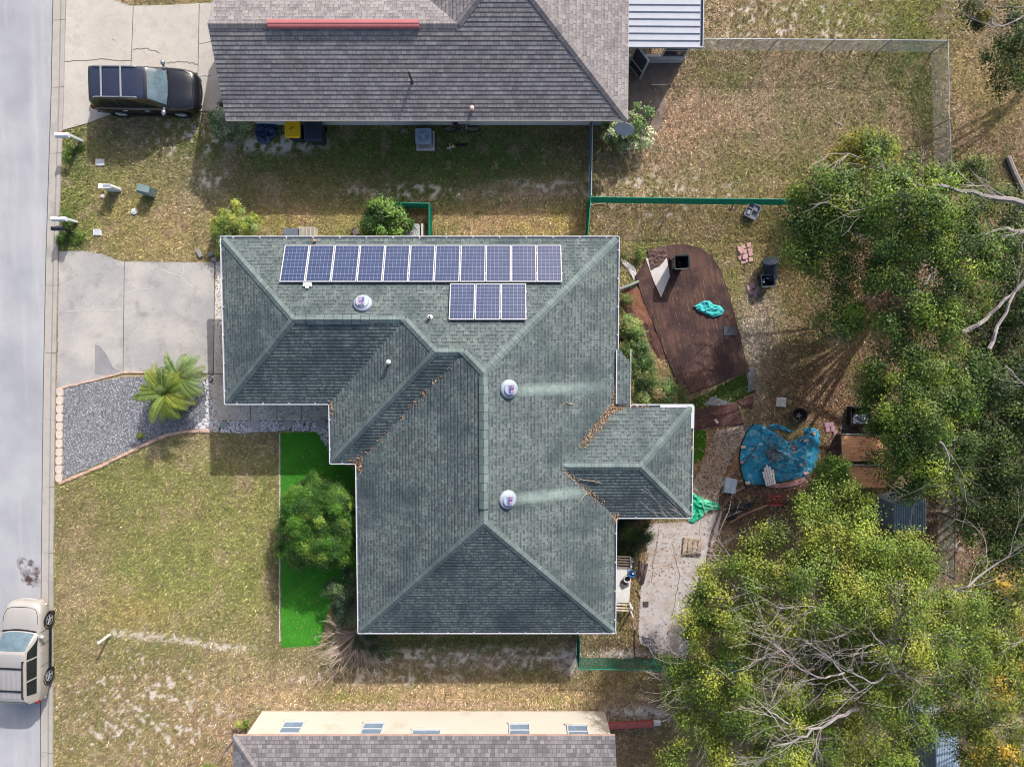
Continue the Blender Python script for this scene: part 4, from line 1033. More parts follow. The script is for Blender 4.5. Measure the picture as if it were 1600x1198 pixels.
    mb.build('grille', CHROME, root)
    mb = MB(); mb.tube([((2.40-.34*abs(y)**2.2)*s, y*ws*1.0, .44) for y in np.linspace(-.86,.86,13)], .07, 6); mb.build('front_bumper', BLK if rail is CHROME else paint, root, smooth=True)
    mb = MB(); mb.tube([((-2.40+.16*abs(y)**3)*s, y*ws, .50) for y in np.linspace(-.86,.86,11)], .075, 6); mb.build('rear_bumper', paint, root, smooth=True)
    for wx in (1.42, -1.36):
        for sgn in (-1, 1):
            rot = Matrix.Rotation(-sgn*math.pi/2, 3, 'X'); q = wheel
            mb = MB(); mb.lathe([(q*.62,-.12),(q*.97,-.11),(q,-.06),(q,.06),(q*.97,.10),(q*.80,.115),(q*.68,.10)], n=24, rot=rot)
            t = mb.build('wheel', TYRE, root, smooth=True); t.location = (wx*s, sgn*(.945*ws-.115), q)
            mb = MB(); mb.lathe([(q*.68,.085),(q*.66,.112),(q*.58,.10),(q*.56,.06)], n=24, rot=rot); 
            for k in range(5):
                a = k*2*math.pi/5
                pa = rot @ Vector((0,0,.10)); pb = rot @ Vector((q*.6*math.cos(a), q*.6*math.sin(a), .095)); mb.tube([pa, pb], [.045,.03], 4)
            mb.build('rim', RIM, t)
            mb = MB(); mb.tube([rot @ Vector((q*1.10*math.cos(a_), q*1.10*math.sin(a_), 0)) for a_ in np.linspace(0, 2*math.pi, 29)], .028, 5); am = mb.build('wheel_arch', BLK, root, smooth=False); am.location = (wx*s, sgn*(.945*ws-.012), q)
    for x_ in bars:
        mb = MB(); mb.box((x_*s, 0, tz+.075), (.07, 2*wt-.1, .03), bev=.01); mb.build('roof_bar', rail if rail is not CHROME else RAILG, root)
    for sgn in (-1, 1):
        mb = MB(); mb.box((0, sgn*(.95*ws), .33), (2.0*s,.05,.14), bev=.02); mb.build('side_skirt', BLK, root)
    mb = MB(); mb.box((-2.42*s, 0, .75*tall), (.02,.32,.16)); mb.build('number_plate', mat('plate', (226,226,222), .5), root)
    return root
RAILG = mat('rail_grey', (150,152,160), .4, 6, .06)
BLACKP = mat('black_paint', (20,22,30), .28, 2, .15, 30, .1, spec=.5, coat=.6); BLROOF = mat('dark_roof_paint', (44,50,70), .22, 2, .15, 30, .1, spec=.5, coat=.6)
c = W(228, 141.5, .75)
car('parked_car', 'black sport utility vehicle with silver roof rails parked on the pale concrete driveway', (c[0], c[1], .035), math.radians(-.6), 4.45, 1.82, 1.70, BLACKP, BLROOF, CHROME, (-.55,-1.42), False)
TANP = mat('champagne_paint', (180,175,170), .35, 2, .06, 40, .04, spec=.5, metal=.15, coat=.5); TANR = mat('champagne_roof', (168,164,163), .35, 2, .05, 40, .04, spec=.5, metal=.2, coat=.4)
c = W(37, 1017, .75)
car('parked_car', 'champagne sport utility vehicle with ribbed roof parked along the grey street', (c[0], c[1], .01), math.radians(90-2.6), 4.50, 1.80, 1.68, TANP, TANR, BLK, (-.35,-1.42), True, cab=(1.02,.28,-2.02,-2.28), wheel=.345)

# ================= kerbside objects =================
GALV = mat('galvanised', (176,184,192), .45, 8, .1, metal=.4); WPL = mat('white_plastic', (228,230,232), .5, 4, .08)
def mailbox(label, px, py, zb, L_, r, m, flag, post=None, dirx=-1):
    p = W(px, py, zb); root = empty('mailbox', (p[0], p[1], 0), label, 'mailbox')
    prof = [(math.cos(a)*r, r*.9+math.sin(a)*r) for a in np.linspace(0, math.pi, 9)]+[(-r,0),(r,0)]
    mb = MB(); V = [(x_, a, zb-.1+b) for x_ in (-L_/2, L_/2) for a, b in prof]; n = len(prof)
    mb.raw(V, [(k, (k+1) % n, n+(k+1) % n, n+k) for k in range(n)]+[tuple(range(n-1,-1,-1)), tuple(range(n, 2*n))]); mb.build('box', m, root, smooth=True)
    mb = MB(); mb.box((-L_/2-.012, 0, zb-.1+r*.9), (.02, 2*r*1.02, r*1.7), bev=.005); mb.build('door', m, root)
    mb = MB(); mb.box((.05, r+.015, zb+.06), (.16,.015,.03)); mb.build('flag', mat('flag_red', (170,40,40), .6), root)
    mb = MB()
    if post:
        bx, by = post[0]-p[0], post[1]-p[1]
        mb.box((bx, by, zb/2-.02), (.10,.10,zb-.04+.2), bev=.01); mb.tube([(bx, by, zb-.12), (-.05, 0, zb-.12)], .045, 4)
    else: mb.box((.12, 0, zb/2-.05), (.09,.09,zb-.1), bev=.01)
    mb.build('post', WPL if m is WPL else BLK, root); return root
q = W2(121, 217, .5); mailbox('white mailbox on a white post beside the neighbouring pale driveway', 97, 211, 1.05, .56, .10, WPL, 0, post=W2(120,216.5,.4))
mailbox('white mailbox with a white arm standing next to a black mailbox', 92, 342, 1.05, .60, .09, WPL, 0, post=W2(107,343,.6))
mailbox('small black mailbox beside the white mailbox at the kerb', 90, 357, .95, .50, .085, mat('black_mailbox', (40,42,54), .4, 4, .1), 0)
p = W(172, 991, 0); root = empty('marker_post', p, 'short white round-topped post standing alone on the front lawn', 'post')
mb = MB(); mb.lathe([(.055,0),(.055,.80)], n=12); mb.build('post', WPL, root, smooth=True)
mb = MB(); mb.lathe([(.068,.80),(.07,.86),(.05,.91),(.01,.93)], n=12); mb.build('cap', WPL, root, smooth=True)
p = W(181, 297, 0); root = empty('utility_pedestal', p, 'slim white utility pedestal with rounded ends on the front lawn', 'utility box')
mb = MB(); 
def rrect(a, b, r, n=5): return [(sx*(a-r)+r*math.cos(t), sy*(b-r)+r*math.sin(t)) for sx, sy, t0 in ((1,1,0),(-1,1,math.pi/2),(-1,-1,math.pi),(1,-1,1.5*math.pi)) for t in np.linspace(t0, t0+math.pi/2, n)]
mb.prism(rrect(.27,.09,.085), 0, .80); mb.build('housing', WPL, root)
mb = MB(); mb.prism(rrect(.17,.055,.03), .80, .806); b_ = mb.build('lid_recess', mat('grey_recess', (150,152,156), .6), root); b_.location = (.07,0,0)
mb = MB(); mb.prism([(-.29,-.10),(-.10,-.10),(-.10,.10),(-.29,.10)], .79, .83); mb.build('cap', WPL, root)
p = W(236, 301, 0); root = empty('utility_cabinet', p, 'green grey metal utility cabinet with sloped lid on the front lawn', 'utility box', rz=-.25)
GC = mat('cabinet_green', (120,140,138), .5, 4, .1); mb = MB(); mb.box((0,0,.30), (.50,.36,.60), bev=.01); mb.build('cabinet', GC, root)
mb = MB(); mb.raw([(-.27,-.20,.60),(.27,-.20,.60),(.27,.20,.60),(-.27,.20,.60),(-.27,-.10,.70),(.27,-.10,.70),(.27,.18,.68),(-.27,.18,.68)], [(0,3,2,1),(4,5,6,7),(0,1,5,4),(1,2,6,5),(2,3,7,6),(3,0,4,7)]); mb.build('lid', GC, root)
mb = MB(); mb.tube([(.26,0,.35),(.33,0,.35),(.33,0,.45)], .015, 5); mb.build('latch', GALV, root)
def lid(px, py, r, label, sq=False, m=WPL, h=.05):
    p = W(px, py, 0); root = empty('ground_cover', p, label, 'utility cover')
    mb = MB()
    if sq: mb.prism(rrect(r, r*.75, .03), -.03, h)
    else: mb.lathe([(r,-.03),(r,h-.02),(r*.92,h),(.001,h)], n=20)
    mb.build('rim', m, root)
    mb = MB()
    if sq: mb.prism(rrect(r*.86, r*.62, .02), h, h+.008)
    else: mb.lathe([(r*.6,h),(r*.55,h+.025),(.001,h+.03)], n=16)
    mb.build('lid', mat('lid_pale', (204,208,214), .6, 5, .12), root)
lid(157, 254, .19, 'white rectangular meter cover set in the lawn near the driveway with the black car', True)
lid(153, 363, .18, 'pale chipped meter cover set in the lawn near the black mailbox', True)
lid(161, 307, .10, 'small pinkish round access cap in the grass beside the white pedestal', m=mat('pink_cap', (206,180,168), .7))
lid(211, 331, .13, 'round white sewer cleanout cap in the grass below the green cabinet', h=.10)
lid(115, 797, .09, 'pale small stone disc in the front lawn near the kerb', m=mat('pale_stone', (214,206,200), .9), h=.03) if False else None

# edging
TERR = mat('terracotta', (206,172,152), .9, 5, .15, 50, .15, bump=.006, c2=(176,140,122), c2thr=.6, c2s=4)
for i in range(11):
    y_ = 612+i*13.4; x_ = 94.5-(y_-612)*.012
    p = W(x_, y_, 0); mb = MB(); a, b = .145, .185; n = R.uniform(.055,.075)
    mb.prism([(a*.55,-b),(a,-b*.55),(a,b*.55),(a*.55,b),(-a*.55,b),(-a,b*.55),(-a,-b*.55),(-a*.55,-b)], -.03, n)
    o = mb.build('edging_block', mat('peach_block', (212,194,180), .9, 3, .15, 50, .12, bump=.006)); o.location = p; o.rotation_euler = (R.gauss(0,.02), R.gauss(0,.02), R.gauss(0,.05))
    tag(o, 'pinkish octagonal edging block in the row between kerb and grey gravel', 'edging block', 'edging blocks along the kerb')
def edging(name, label, pts, w_, h_, m, seg=.3, gapw=.015, cat='edging'):
    P = [Vector(W(*p)) for p in pts]; mb = MB()
    for a, b in zip(P[:-1], P[1:]):
        d = b-a; n = max(1, round(d.length/seg)); dn = d.normalized()
        for i in range(n):
            c_ = a+d*((i+.5)/n); mb.box((c_.x+R.gauss(0,.006), c_.y+R.gauss(0,.006), h_/2-.02), (d.length/n-gapw, w_*R.uniform(.9,1.1), h_*R.uniform(.9,1.1)), rz=math.atan2(dn.y, dn.x)+R.gauss(0,.03), bev=.02)
    return tag(mb.build(name, m), label, cat)
edging('garden_edging', 'curved terracotta edging between the grey gravel bed and the front lawn', [(92,755),(120,744),(160,727),(200,707),(235,691),(260,680),(285,675),(312,673),(330,674)], .14, .09, TERR, .32)
edging('garden_edging', 'straight terracotta edging along the driveway above the gravel bed', [(95,606),(118,601),(155,592),(192,582),(240,582)], .10, .07, TERR, .32)
edging('lawn_edging', 'thin white edging strip between the dry lawn and the bright green turf', [(437,676),(437,760),(437,850),(437,950),(437,1002)], .06, .07, mat('pale_edging', (206,202,196), .85, 5, .2, 40, .2), .5)
FLAG = mat('flagstone', (176,164,154), .9, 4, .14, 40, .14, bump=.006)
for i, (px, py, r, lab, c_) in enumerate(((350,663,.20,'small green tinted stepping stone among white stones nearest the palms',(150,164,158)),(399,662,.27,'wide pale stepping stone in the white stones below the first path joint',(190,180,172)),(450,662,.25,'squarish stepping stone in the white stones near the turf edge',(184,174,168)),(503,662,.27,'stepping stone in the white stones tucked beside the house corner',(176,168,162)))):
    p = W(px, py, 0); mb = MB(); k = 7
    mb.prism([(r*R.uniform(.85,1.1)*math.cos(a), r*.8*R.uniform(.85,1.1)*math.sin(a)) for a in np.linspace(0, 2*math.pi, k+1)[:-1]], -.02, .07); o = mb.build('stepping_stone', mat('flag%d' % c_[0], c_, .9, 4, .14, 40, .14, bump=.006)); o.location = p; tag(o, lab, 'stepping stone', 'stepping stones in the white stones')
# oil stain on the asphalt is a thin film lying on the road
mb = MB()
for (px, py, rx, ry) in ((31,877,8,10),(40,893,9,12),(51,905,13,14),(46,880,5,7),(58,890,6,10),(44,908,8,9)):
    for q in range(3):
        cx, cy = px+R.gauss(0,3), py+R.gauss(0,3); mb.face([W(cx+rx*R.uniform(.5,1)*math.cos(t), cy+ry*R.uniform(.5,1)*math.sin(t), .009+len(mb.f)*.00022) for t in np.linspace(0, 2*math.pi, 15)[:-1]])
q = NT('oil_stain'); v = q.coord('Object'); tr = q.new('ShaderNodeBsdfTransparent'); mx = q.new('ShaderNodeMixShader')
q.b.inputs['Base Color'].default_value = L4((112,92,90)); q.b.inputs['Roughness'].default_value = .9; q.lk(q.rng(q.noise(v, 3.5, 5, .7), .40, .66, .0, .42), mx.inputs[0]); q.lk(tr.outputs[0], mx.inputs[1]); q.lk(q.b.outputs[0], mx.inputs[2]); q.lk(mx.outputs[0], q.out.inputs['Surface'])
struct('road_stain', mb, q.m)

# ================= fences =================
def fence(label, pts, h, m, pm, sp=.07, wr=.0035, step=2.6, lean=0.0, cat='fence', posts=True, sag=0.0):
    P = [Vector(W(*p)) for p in pts]; o0 = P[0].copy(); root = empty('chain_link_fence', tuple(o0), label, cat)
    mb = MB(); tp = MB(); plist = []
    for a, b in zip(P[:-1], P[1:]):
        d = b-a; Lf = d.length; dn = d.normalized(); pr = Vector((-dn.y, dn.x, 0))
        n = int(Lf/sp)+1
        def pt(s_, z): return a-o0+dn*s_+Vector((0,0,z))
        for k in range(-int(h/sp)-1, n):
            for sg in (1, -1):
                s0 = k*sp; s1 = s0+h
                z0, z1 = 0.0, h
                if s0 < 0: z0 = -s0; s0 = 0
                if s1 > Lf: z1 -= (s1-Lf); s1 = Lf
                if s1 <= s0 or z1 <= z0: continue
                if sg < 0: s0, s1 = Lf-s0, Lf-s1
                p0, p1 = pt(s0, z0+.03), pt(s1, z1+.02)
                w1 = Vector((0,0,wr)); w2 = pr*wr
                mb.face([p0-w1, p1-w1, p1+w1, p0+w1]); mb.face([p0-w2, p1-w2, p1+w2, p0+w2])
        tp.tube([pt(0, h+.03), pt(Lf, h+.03)], .021, 6)
        k = max(1, round(Lf/step)); plist += [pt(Lf*i/k, 0) for i in range(k)]
    plist.append(P[-1]-o0)
    mb.build('wire_mesh', m, root); tp.build('top_rail', pm, root)
    for q in plist:
        mb = MB(); mb.tube([(0,0,-.05),(0,0,h+.03)], .03, 7); mb.ell((0,0,h+.05), (.036,.036,.035), 7, 4); pb = mb.build('post', pm, root, smooth=True); pb.location = q
    return root
GALW = mat('wire_grey', (178,184,188), .5, 9, .08, metal=.3); GRW = mat('wire_green', (22,120,96), .5, 6, .12); GRP = mat('green_pipe', (40,138,112), .45, 6, .12)
DKP = mat('dark_post', (70,80,78), .6, 5, .1)
fence('grey chain link fence with silver top rail round the neighbouring back lawn', [(1075,79),(1200,80),(1455,82),(1457,200),(1461,288)], 1.15, GALW, GALV)
fence('blue grey chain link fence running from the blue tinted wall to the green fence', [(921,196),(919,314)], 1.2, mat('wire_slate', (96,116,130), .5, 6, .1), GALV, sp=.05, wr=.006)
fence('long green chain link fence behind the back deck', [(917,317),(1050,319),(1240,321)], 1.2, GRW, GRP, sp=.055, wr=.005)
fence('short green chain link fence running down to the green roof eave', [(918,318),(914,372)], 1.2, GRW, GRP, sp=.04, wr=.008)
fence('green chain link fence around the leafy shrub by the green roof', [(583,324),(640,325),(674,326)], 1.1, GRW, GRP, sp=.035, wr=.009, step=1.8)
fence('green chain link gate panel between the leafy shrub fence and the house', [(675,327),(675,385)], 1.1, GRW, GRP, sp=.035, wr=.009)
fence('green chain link fence running along the lower side of the back yard', [(903,1026),(1020,1028),(1150,1034)], 1.15, GRW, GRP, sp=.055, wr=.0045, step=3.6)
fence('green chain link fence stub below the lower corner of the green roof', [(901,1024),(902,985)], 1.15, GRW, GRP, sp=.035, wr=.009)
fence('dull green chain link fence among leaves at the wood edge', [(1466,735),(1466,800),(1464,890)], 1.2, mat('wire_dull', (90,112,96), .6), DKP, sp=.06, wr=.005)
# ================= yard objects =================
def crumple(name, label, cat, pxp, m, amp=.08, base=.03, s=.35, rings=14, per=6, seed=0, edge=.35, group=None, z0=0):
    pts = []
    n = len(pxp)
    for i in range(n):
        a, b = pxp[i], pxp[(i+1) % n]
        for k in range(per): pts.append((a[0]+(b[0]-a[0])*k/per, a[1]+(b[1]-a[1])*k/per))
    P = [W(x, y, z0) for x, y in pts]; c = np.mean(np.array(P), 0); V = []; m_ = len(P); mb = MB()
    for r in range(rings+1):
        t = 1-r/rings*.999
        for i, q in enumerate(P):
            x_ = c[0]+(q[0]-c[0])*t*(1+.03*math.sin(i*2.1+seed)); y_ = c[1]+(q[1]-c[1])*t*(1+.03*math.cos(i*1.7+seed))
            rid = abs(float(fbm(np.array(x_*1.3+y_*.5), np.array(y_*1.3-x_*.5), s, seed, 3))-.5)*2
            z = base+amp*(1-rid)**2*(edge+(1-edge)*min(1, r/3))+amp*.35*float(vn(np.array(x_), np.array(y_), s*.3, seed+5))
            V.append((x_-c[0], y_-c[1], z))
    f = [(r*m_+i, r*m_+(i+1) % m_, (r+1)*m_+(i+1) % m_, (r+1)*m_+i) for r in range(rings) for i in range(m_)]
    mb.raw(V, f); mb.raw([(v[0], v[1], v[2]) for v in V[:m_]]+[(v[0]*.98, v[1]*.98, .0) for v in V[:m_]], [(m_+i, m_+(i+1) % m_, (i+1) % m_, i) for i in range(m_)])
    o = mb.build(name, m, smooth=True); o.location = (c[0], c[1], z0); return tag(o, label, cat, group)
# deck: weathered planks clipped to the outline
def planks(mb, pxp, ang, wd, z0, z1, gap=.008, jz=.004):
    P = [W2(x, y) for x, y in pxp]; c_, s_ = math.cos(ang), math.sin(ang)
    uv = [(x*c_+y*s_, -x*s_+y*c_) for x, y in P]
    v0 = min(q[1] for q in uv); v1 = max(q[1] for q in uv); k = v0
    while k < v1:
        a = clip(clip(uv, 1, k+gap/2, True), 1, k+wd-gap/2, False)
        if len(a) >= 3: mb.prism([(u*c_-v*s_, u*s_+v*c_) for u, v in a], z0, z1+R.uniform(-jz, jz))
        k += wd
def wood(name, a, b, c, ang, sc=1.0, k=K):
    q = NT(name); tc = q.coord('Object'); mp = q.new('ShaderNodeMapping'); mp.inputs['Rotation'].default_value = (0, 0, -ang); q.lk(tc, mp.inputs[0])
    m2 = q.new('ShaderNodeMapping'); m2.inputs['Scale'].default_value = (.5*sc, 7*sc, 1); q.lk(mp.outputs[0], m2.inputs[0])
    g = q.noise(m2.outputs[0], 1.0, 6, .7)
    col = q.mix(q.rng(g, .35, .62, 0, 1), L4(a, k), L4(b, k)); col = q.mix(q.rng(q.noise(tc, .9, 5, .65), .46, .62, 0, .85), col, L4(c, k))
    col = q.mix(q.rng(q.noise(m2.outputs[0], 2.3, 5, .7), .58, .70, 0, .7), col, L4((172,132,110), k)); col = q.mix(q.rng(q.noise(tc, .45, 5, .7), .44, .60, 0, .75), col, L4((64,48,50), k)); col = q.mix(q.rng(q.noise(tc, 5.5, 5, .75), .60, .72, 0, .55), col, L4((166,140,124), k))
    kk = q.math('MULTIPLY', q.rng(q.noise(tc, 30, 4, .75), .25, .75, .8, 1.2), q.rng(q.noise(m2.outputs[0], 5, 4), .3, .7, .82, 1.18))
    q.lk(q.mix(1.0, col, q.grey(kk), 'MULTIPLY'), q.b.inputs['Base Color']); q.b.inputs['Roughness'].default_value = .85; q.b.inputs['Specular IOR Level'].default_value = .2
    q.bump(q.noise(m2.outputs[0], 6, 4), .5, .01); return q.m
ANG = math.radians(90+14)
WDK = wood('deck_wood', (108,80,70), (82,63,58), (62,48,50), ANG)
root = empty('deck', W(1085,500,0), 'large brown weathered plank deck with a rounded far end', 'deck')
dl = Vector(root.location)
mb = MB(); planks(mb, DECK, ANG, .145, .01, .09, gap=.004, jz=.003); o = mb.build('deck_boards', WDK, root); o.location = -dl
mb = MB(); pp = [W(x, y, .06) for x, y in DECK]; mb.tube(pp[:-3]+[], .035, 5); mb.tube([pp[-1], pp[0]], .03, 5); o = mb.build('deck_rim', mat('rim_dark', (70,52,44), .8), root); o.location = -dl
mb = MB(); planks(mb, [(1013,392),(1027,389),(1044,384),(1046,383),(1046,384)], ANG, .145, .09, .1); 
o = crumple('ground_sheet', 'brown wrinkled weed cloth strip between house and deck', 'ground sheet', RAMP, wood('brown_cloth', (140,96,74), (122,82,66), (104,72,60), ANG, .6), .05, .02, .4, seed=3)
o = crumple('crumpled_mat', 'dark brown crumpled mat at the top corner of the deck', 'mat', [(1011,391),(1026,388),(1040,384),(1042,402),(1030,416),(1016,423),(1013,408)], mat('dark_mat', (92,72,70), .9, 6, .2, 30, .2, c2=(120,92,82), c2s=6), .06, .10, .22, seed=8)
mb = MB(); P = [W2(*p) for p in [(1008,404),(1012,404),(1016,423),(1029,416),(1041,403),(1046,432),(1032,465),(1020,438)]]; c0 = Vector((P[3][0], P[3][1], 0))
mb.prism([(x-c0.x, y-c0.y) for x, y in P], .10, .115); o = mb.build('board', mat('pale_board', (206,198,196), .85, 2, .1, 30, .12)); o.location = c0; tag(o, 'pale grey pointed board lying on the deck beside the open dark bin', 'board')
TEAL = mat('teal_cloth', (70,186,184), .8, 5, .1, 50, .08); 
crumple('towel', 'crumpled bright teal towel lying on the brown deck', 'towel', [(1083,479),(1092,474),(1098,470),(1108,471),(1113,476),(1124,478),(1130,486),(1126,492),(1113,496),(1102,491),(1090,486)], TEAL, .13, .11, .42, seed=2)
mb = MB(); mb.box((0,0,.012), (.60,.40,.025), bev=.005); o = mb.build('door_mat', mat('slate_mat', (78,82,92), .9, 9, .1, 40, .15)); o.location = W(1141,517,.095); o.rotation_euler = (0,0,-.05); tag(o, 'small slate grey rectangular mat near the right edge of the deck', 'mat')
mb = MB(); mb.prism([(-.10,-.55),(.12,-.5),(.16,.5),(-.08,.55)], 0, .03); o = mb.build('board', mat('grey_board', (124,128,140), .85, 3, .1)); o.location = W(1172,594,.0); tag(o, 'narrow blue grey board standing at the lower right tip of the deck', 'board')
mb = MB(); P = [W2(*p) for p in [(1099,632),(1113,619),(1148,631),(1130,634)]]; c0 = P[3]; mb.prism([(x-c0[0], y-c0[1]) for x, y in P], 0, .035); o = mb.build('board', MATS['grey_board']); o.location = (c0[0], c0[1], 0); tag(o, 'blue grey triangular board on the dark turf below the deck', 'board')
mb = MB(); planks(mb, [(1084,640),(1110,634),(1152,630),(1158,648),(1161,663),(1120,665),(1084,673)], math.radians(10), .6, .01, .05)
planks(mb, [(1150,626),(1177,618),(1175,640),(1160,634)], math.radians(10), .6, .01, .055)
c0 = Vector(W(1120,652,0)); o = mb.build('board', wood('board_wood', (118,80,72), (96,66,62), (84,58,58), math.radians(10))); o.location = (0,0,0); tag(o, 'wide dark brown boards laid flat beside the porch wing roof corner', 'boards')
# bins
def wheelie(label, px, py, m, lm, w_, d_, h_, rz=0, open_=False, lidh=True, tiltx=None, inside=None):
    p = W(px, py, 0); root = empty('bin', p, label, 'bin', rz)
    mb = MB(); a, b = w_/2, d_/2; t = .82
    lo = rrect(a*t, b*t, .05); hi = rrect(a, b, .06); n = len(lo)
    V = [(x_, y_, .06) for x_, y_ in lo]+[(x_, y_, h_) for x_, y_ in hi]+[(x_*.94, y_*.94, h_) for x_, y_ in hi]+[(x_*.92, y_*.92, .12) for x_, y_ in lo]
    f = [(q*n+i, q*n+(i+1) % n, (q+1)*n+(i+1) % n, (q+1)*n+i) for q in range(3) for i in range(n)]+[tuple(range(n-1,-1,-1)), tuple(range(3*n, 4*n))]
    mb.raw(V, f); mb.build('body', m, root, smooth=False)
    mb = MB(); rr = rrect(a+.02, b+.02, .07); n = len(rr); mb.tube([(x_, y_, h_-.01) for x_, y_ in rr]+[(rr[0][0], rr[0][1], h_-.01)], .022, 5); mb.build('rim', m, root)
    if not open_:
        mb = MB(); rr = rrect(a+.03, b+.03, .08)
        V = [(x_, y_, h_+.005) for x_, y_ in rr]+[(x_, y_, h_+.05) for x_, y_ in rr]+[(x_*.85, y_*.85, h_+.075) for x_, y_ in rr]+[(x_*.7, y_*.7, h_+.07) for x_, y_ in rr]
        n = len(rr); mb.raw(V, [(q*n+i, q*n+(i+1) % n, (q+1)*n+(i+1) % n, (q+1)*n+i) for q in range(3) for i in range(n)]+[tuple(range(3*n, 4*n)), tuple(range(n-1,-1,-1))])
        for s_ in (-1, 1): mb.box((s_*a*.75, b+.04, h_+.03), (.07,.10,.05), bev=.01)
        l_ = mb.build('lid', lm, root)
    mb = MB(); mb.tube([(-a*.8, b+.05, h_-.03),(a*.8, b+.05, h_-.03)], .02, 6); mb.build('handle', m, root)
    for s_ in (-1, 1):
        mb = MB(); mb.lathe([(.07,-.025),(.10,-.02),(.10,.02),(.07,.025)], n=14, rot=Matrix.Rotation(math.pi/2, 3, 'Y')); wh = mb.build('wheel', BLK, root); wh.location = (s_*(a*.86), b*.82, .10)
    return root
BIN = mat('bin_dark', (44,54,68), .5, 4, .12); YELL = mat('lid_yellow', (236,190,20), .45, 4, .06); BING = mat('bin_green_black', (40,50,52), .5, 4, .15)
b1 = wheelie('dark wheeled bin with bright yellow lid against the blue tinted wall', 469, 214, BIN, YELL, .60, .64, 1.02)
mb = MB(); YD = mat('embossed_dark', (70,60,20), .6)
mb.box((-.02,.02,0), (.16,.022,.004), rz=.35); mb.box((.03,.05,0), (.10,.018,.004), rz=-.3); mb.box((-.04,-.03,0), (.11,.018,.004), rz=.1); e = mb.build('emblem', YD, b1); e.location = (-.02, .03, 1.098)
wheelie('plain dark wheeled bin with closed lid next to the yellow lidded bin', 500, 216, BIN, BIN, .70, .78, 1.05)
b2 = wheelie('tall open dark bin standing on the brown deck', 1056, 414, BING, BING, .60, .54, 1.10, rz=.06, open_=True)
b3 = wheelie('open square dark bin holding pale rubbish next to a pile of pavers', 1193, 440, BIN, BIN, .56, .50, .55, rz=.12, open_=True)
for (q, cs, lab) in ((b2, ((120,60,44),(70,60,60),(140,100,80)), 'rubbish in the tall open dark bin on the deck'), (b3, ((214,210,210),(190,188,190),(90,84,84)), 'pale rubbish heaped in the open square bin')):
    for k in range(5):
        mb = MB(); r_ = R.uniform(.05,.10); mb.ell((R.uniform(-.15,.15), R.uniform(-.13,.13), .30+k*.015), (r_, r_*R.uniform(.5,1), r_*.6), 7, 5, Matrix.Rotation(R.uniform(0,3), 3, 'Z')); mb.build('rubbish', mat('rub%d%d%d' % cs[k % 3], cs[k % 3], .8), q)
p = W(1200,424,.0); root = empty('bin', p, 'dark round bin lying tilted with closed lid by the pile of pavers', 'bin')
rot = Matrix.Rotation(math.radians(18), 3, 'Z') @ Matrix.Rotation(math.radians(-62), 3, 'X'); 
mb = MB(); mb.lathe([(.22,-.42),(.25,-.40),(.33,.38),(.34,.42)], n=20, rot=rot, c=(0,0,.34)); mb.build('body', BIN, root, smooth=True)
mb = MB(); mb.lathe([(.36,.40),(.37,.44),(.34,.49),(.20,.52),(.001,.53)], n=20, rot=rot, c=(0,0,.34)); mb.build('lid', BIN, root, smooth=True)
for s_ in (-1, 1):
    mb = MB(); mb.tube([rot @ Vector((s_*.35,-.06,.2))+Vector((0,0,.34)), rot @ Vector((s_*.41,0,.24))+Vector((0,0,.34)), rot @ Vector((s_*.35,.06,.2))+Vector((0,0,.34))], .018, 5); mb.build('handle', BIN, root)
# air conditioner
p = W(665,221,0); root = empty('air_conditioner', p, 'grey blue air conditioner unit with round fan grille beside the blue tinted wall', 'air conditioner')
mb = MB(); mb.prism(rrect(.40,.42,.04), 0, .09); mb.build('pad', mat('pad_pale', (200,196,192), .9), root)
ACM = mat('ac_metal', (150,166,186), .45, 4, .08); mb = MB(); mb.prism(rrect(.34,.33,.07), .09, .78); mb.build('casing', ACM, root)
mb = MB(); mb.lathe([(.27,.782),(.27,.79),(.255,.795),(.24,.786)], n=26); mb.build('fan_ring', ACM, root)
mb = MB(); mb.face([(.25*math.cos(t), .25*math.sin(t), .784) for t in np.linspace(0, 2*math.pi, 25)[:-1]]); mb.build('fan_well', DARKH, root)
mb = MB()
for k in range(3):
    a = k*2.09+.6; mb.face([(.05*math.cos(a), .05*math.sin(a), .787),(.23*math.cos(a-.28), .23*math.sin(a-.28), .787),(.235*math.cos(a+.1), .235*math.sin(a+.1), .789),(.22*math.cos(a+.42), .22*math.sin(a+.42), .790),(.05*math.cos(a+.9), .05*math.sin(a+.9), .789)])
mb.lathe([(.07,.786),(.07,.80),(.001,.805)], n=14); mb.build('fan_blade', mat('blade_grey', (176,190,206), .4), root)
mb = MB()
for r_ in (.10,.15,.20,.245): mb.tube([(r_*math.cos(t), r_*math.sin(t), .803) for t in np.linspace(0, 2*math.pi, 25)], .004, 4)
for k in range(8): a = k*math.pi/4; mb.tube([(.06*math.cos(a), .06*math.sin(a), .803),(.26*math.cos(a), .26*math.sin(a), .80)], .004, 4)
mb.build('fan_grille', mat('grille_grey', (110,122,138), .4), root)
mb = MB()
for k in range(18):
    for s_ in (-1, 1): mb.box((s_*.342, -.24+k*.028, .43), (.008,.008,.58)); mb.box((-.24+k*.028, s_*.332, .43), (.008,.008,.58))
mb.build('side_louvres', mat('grille_grey', (110,122,138), .4), root)
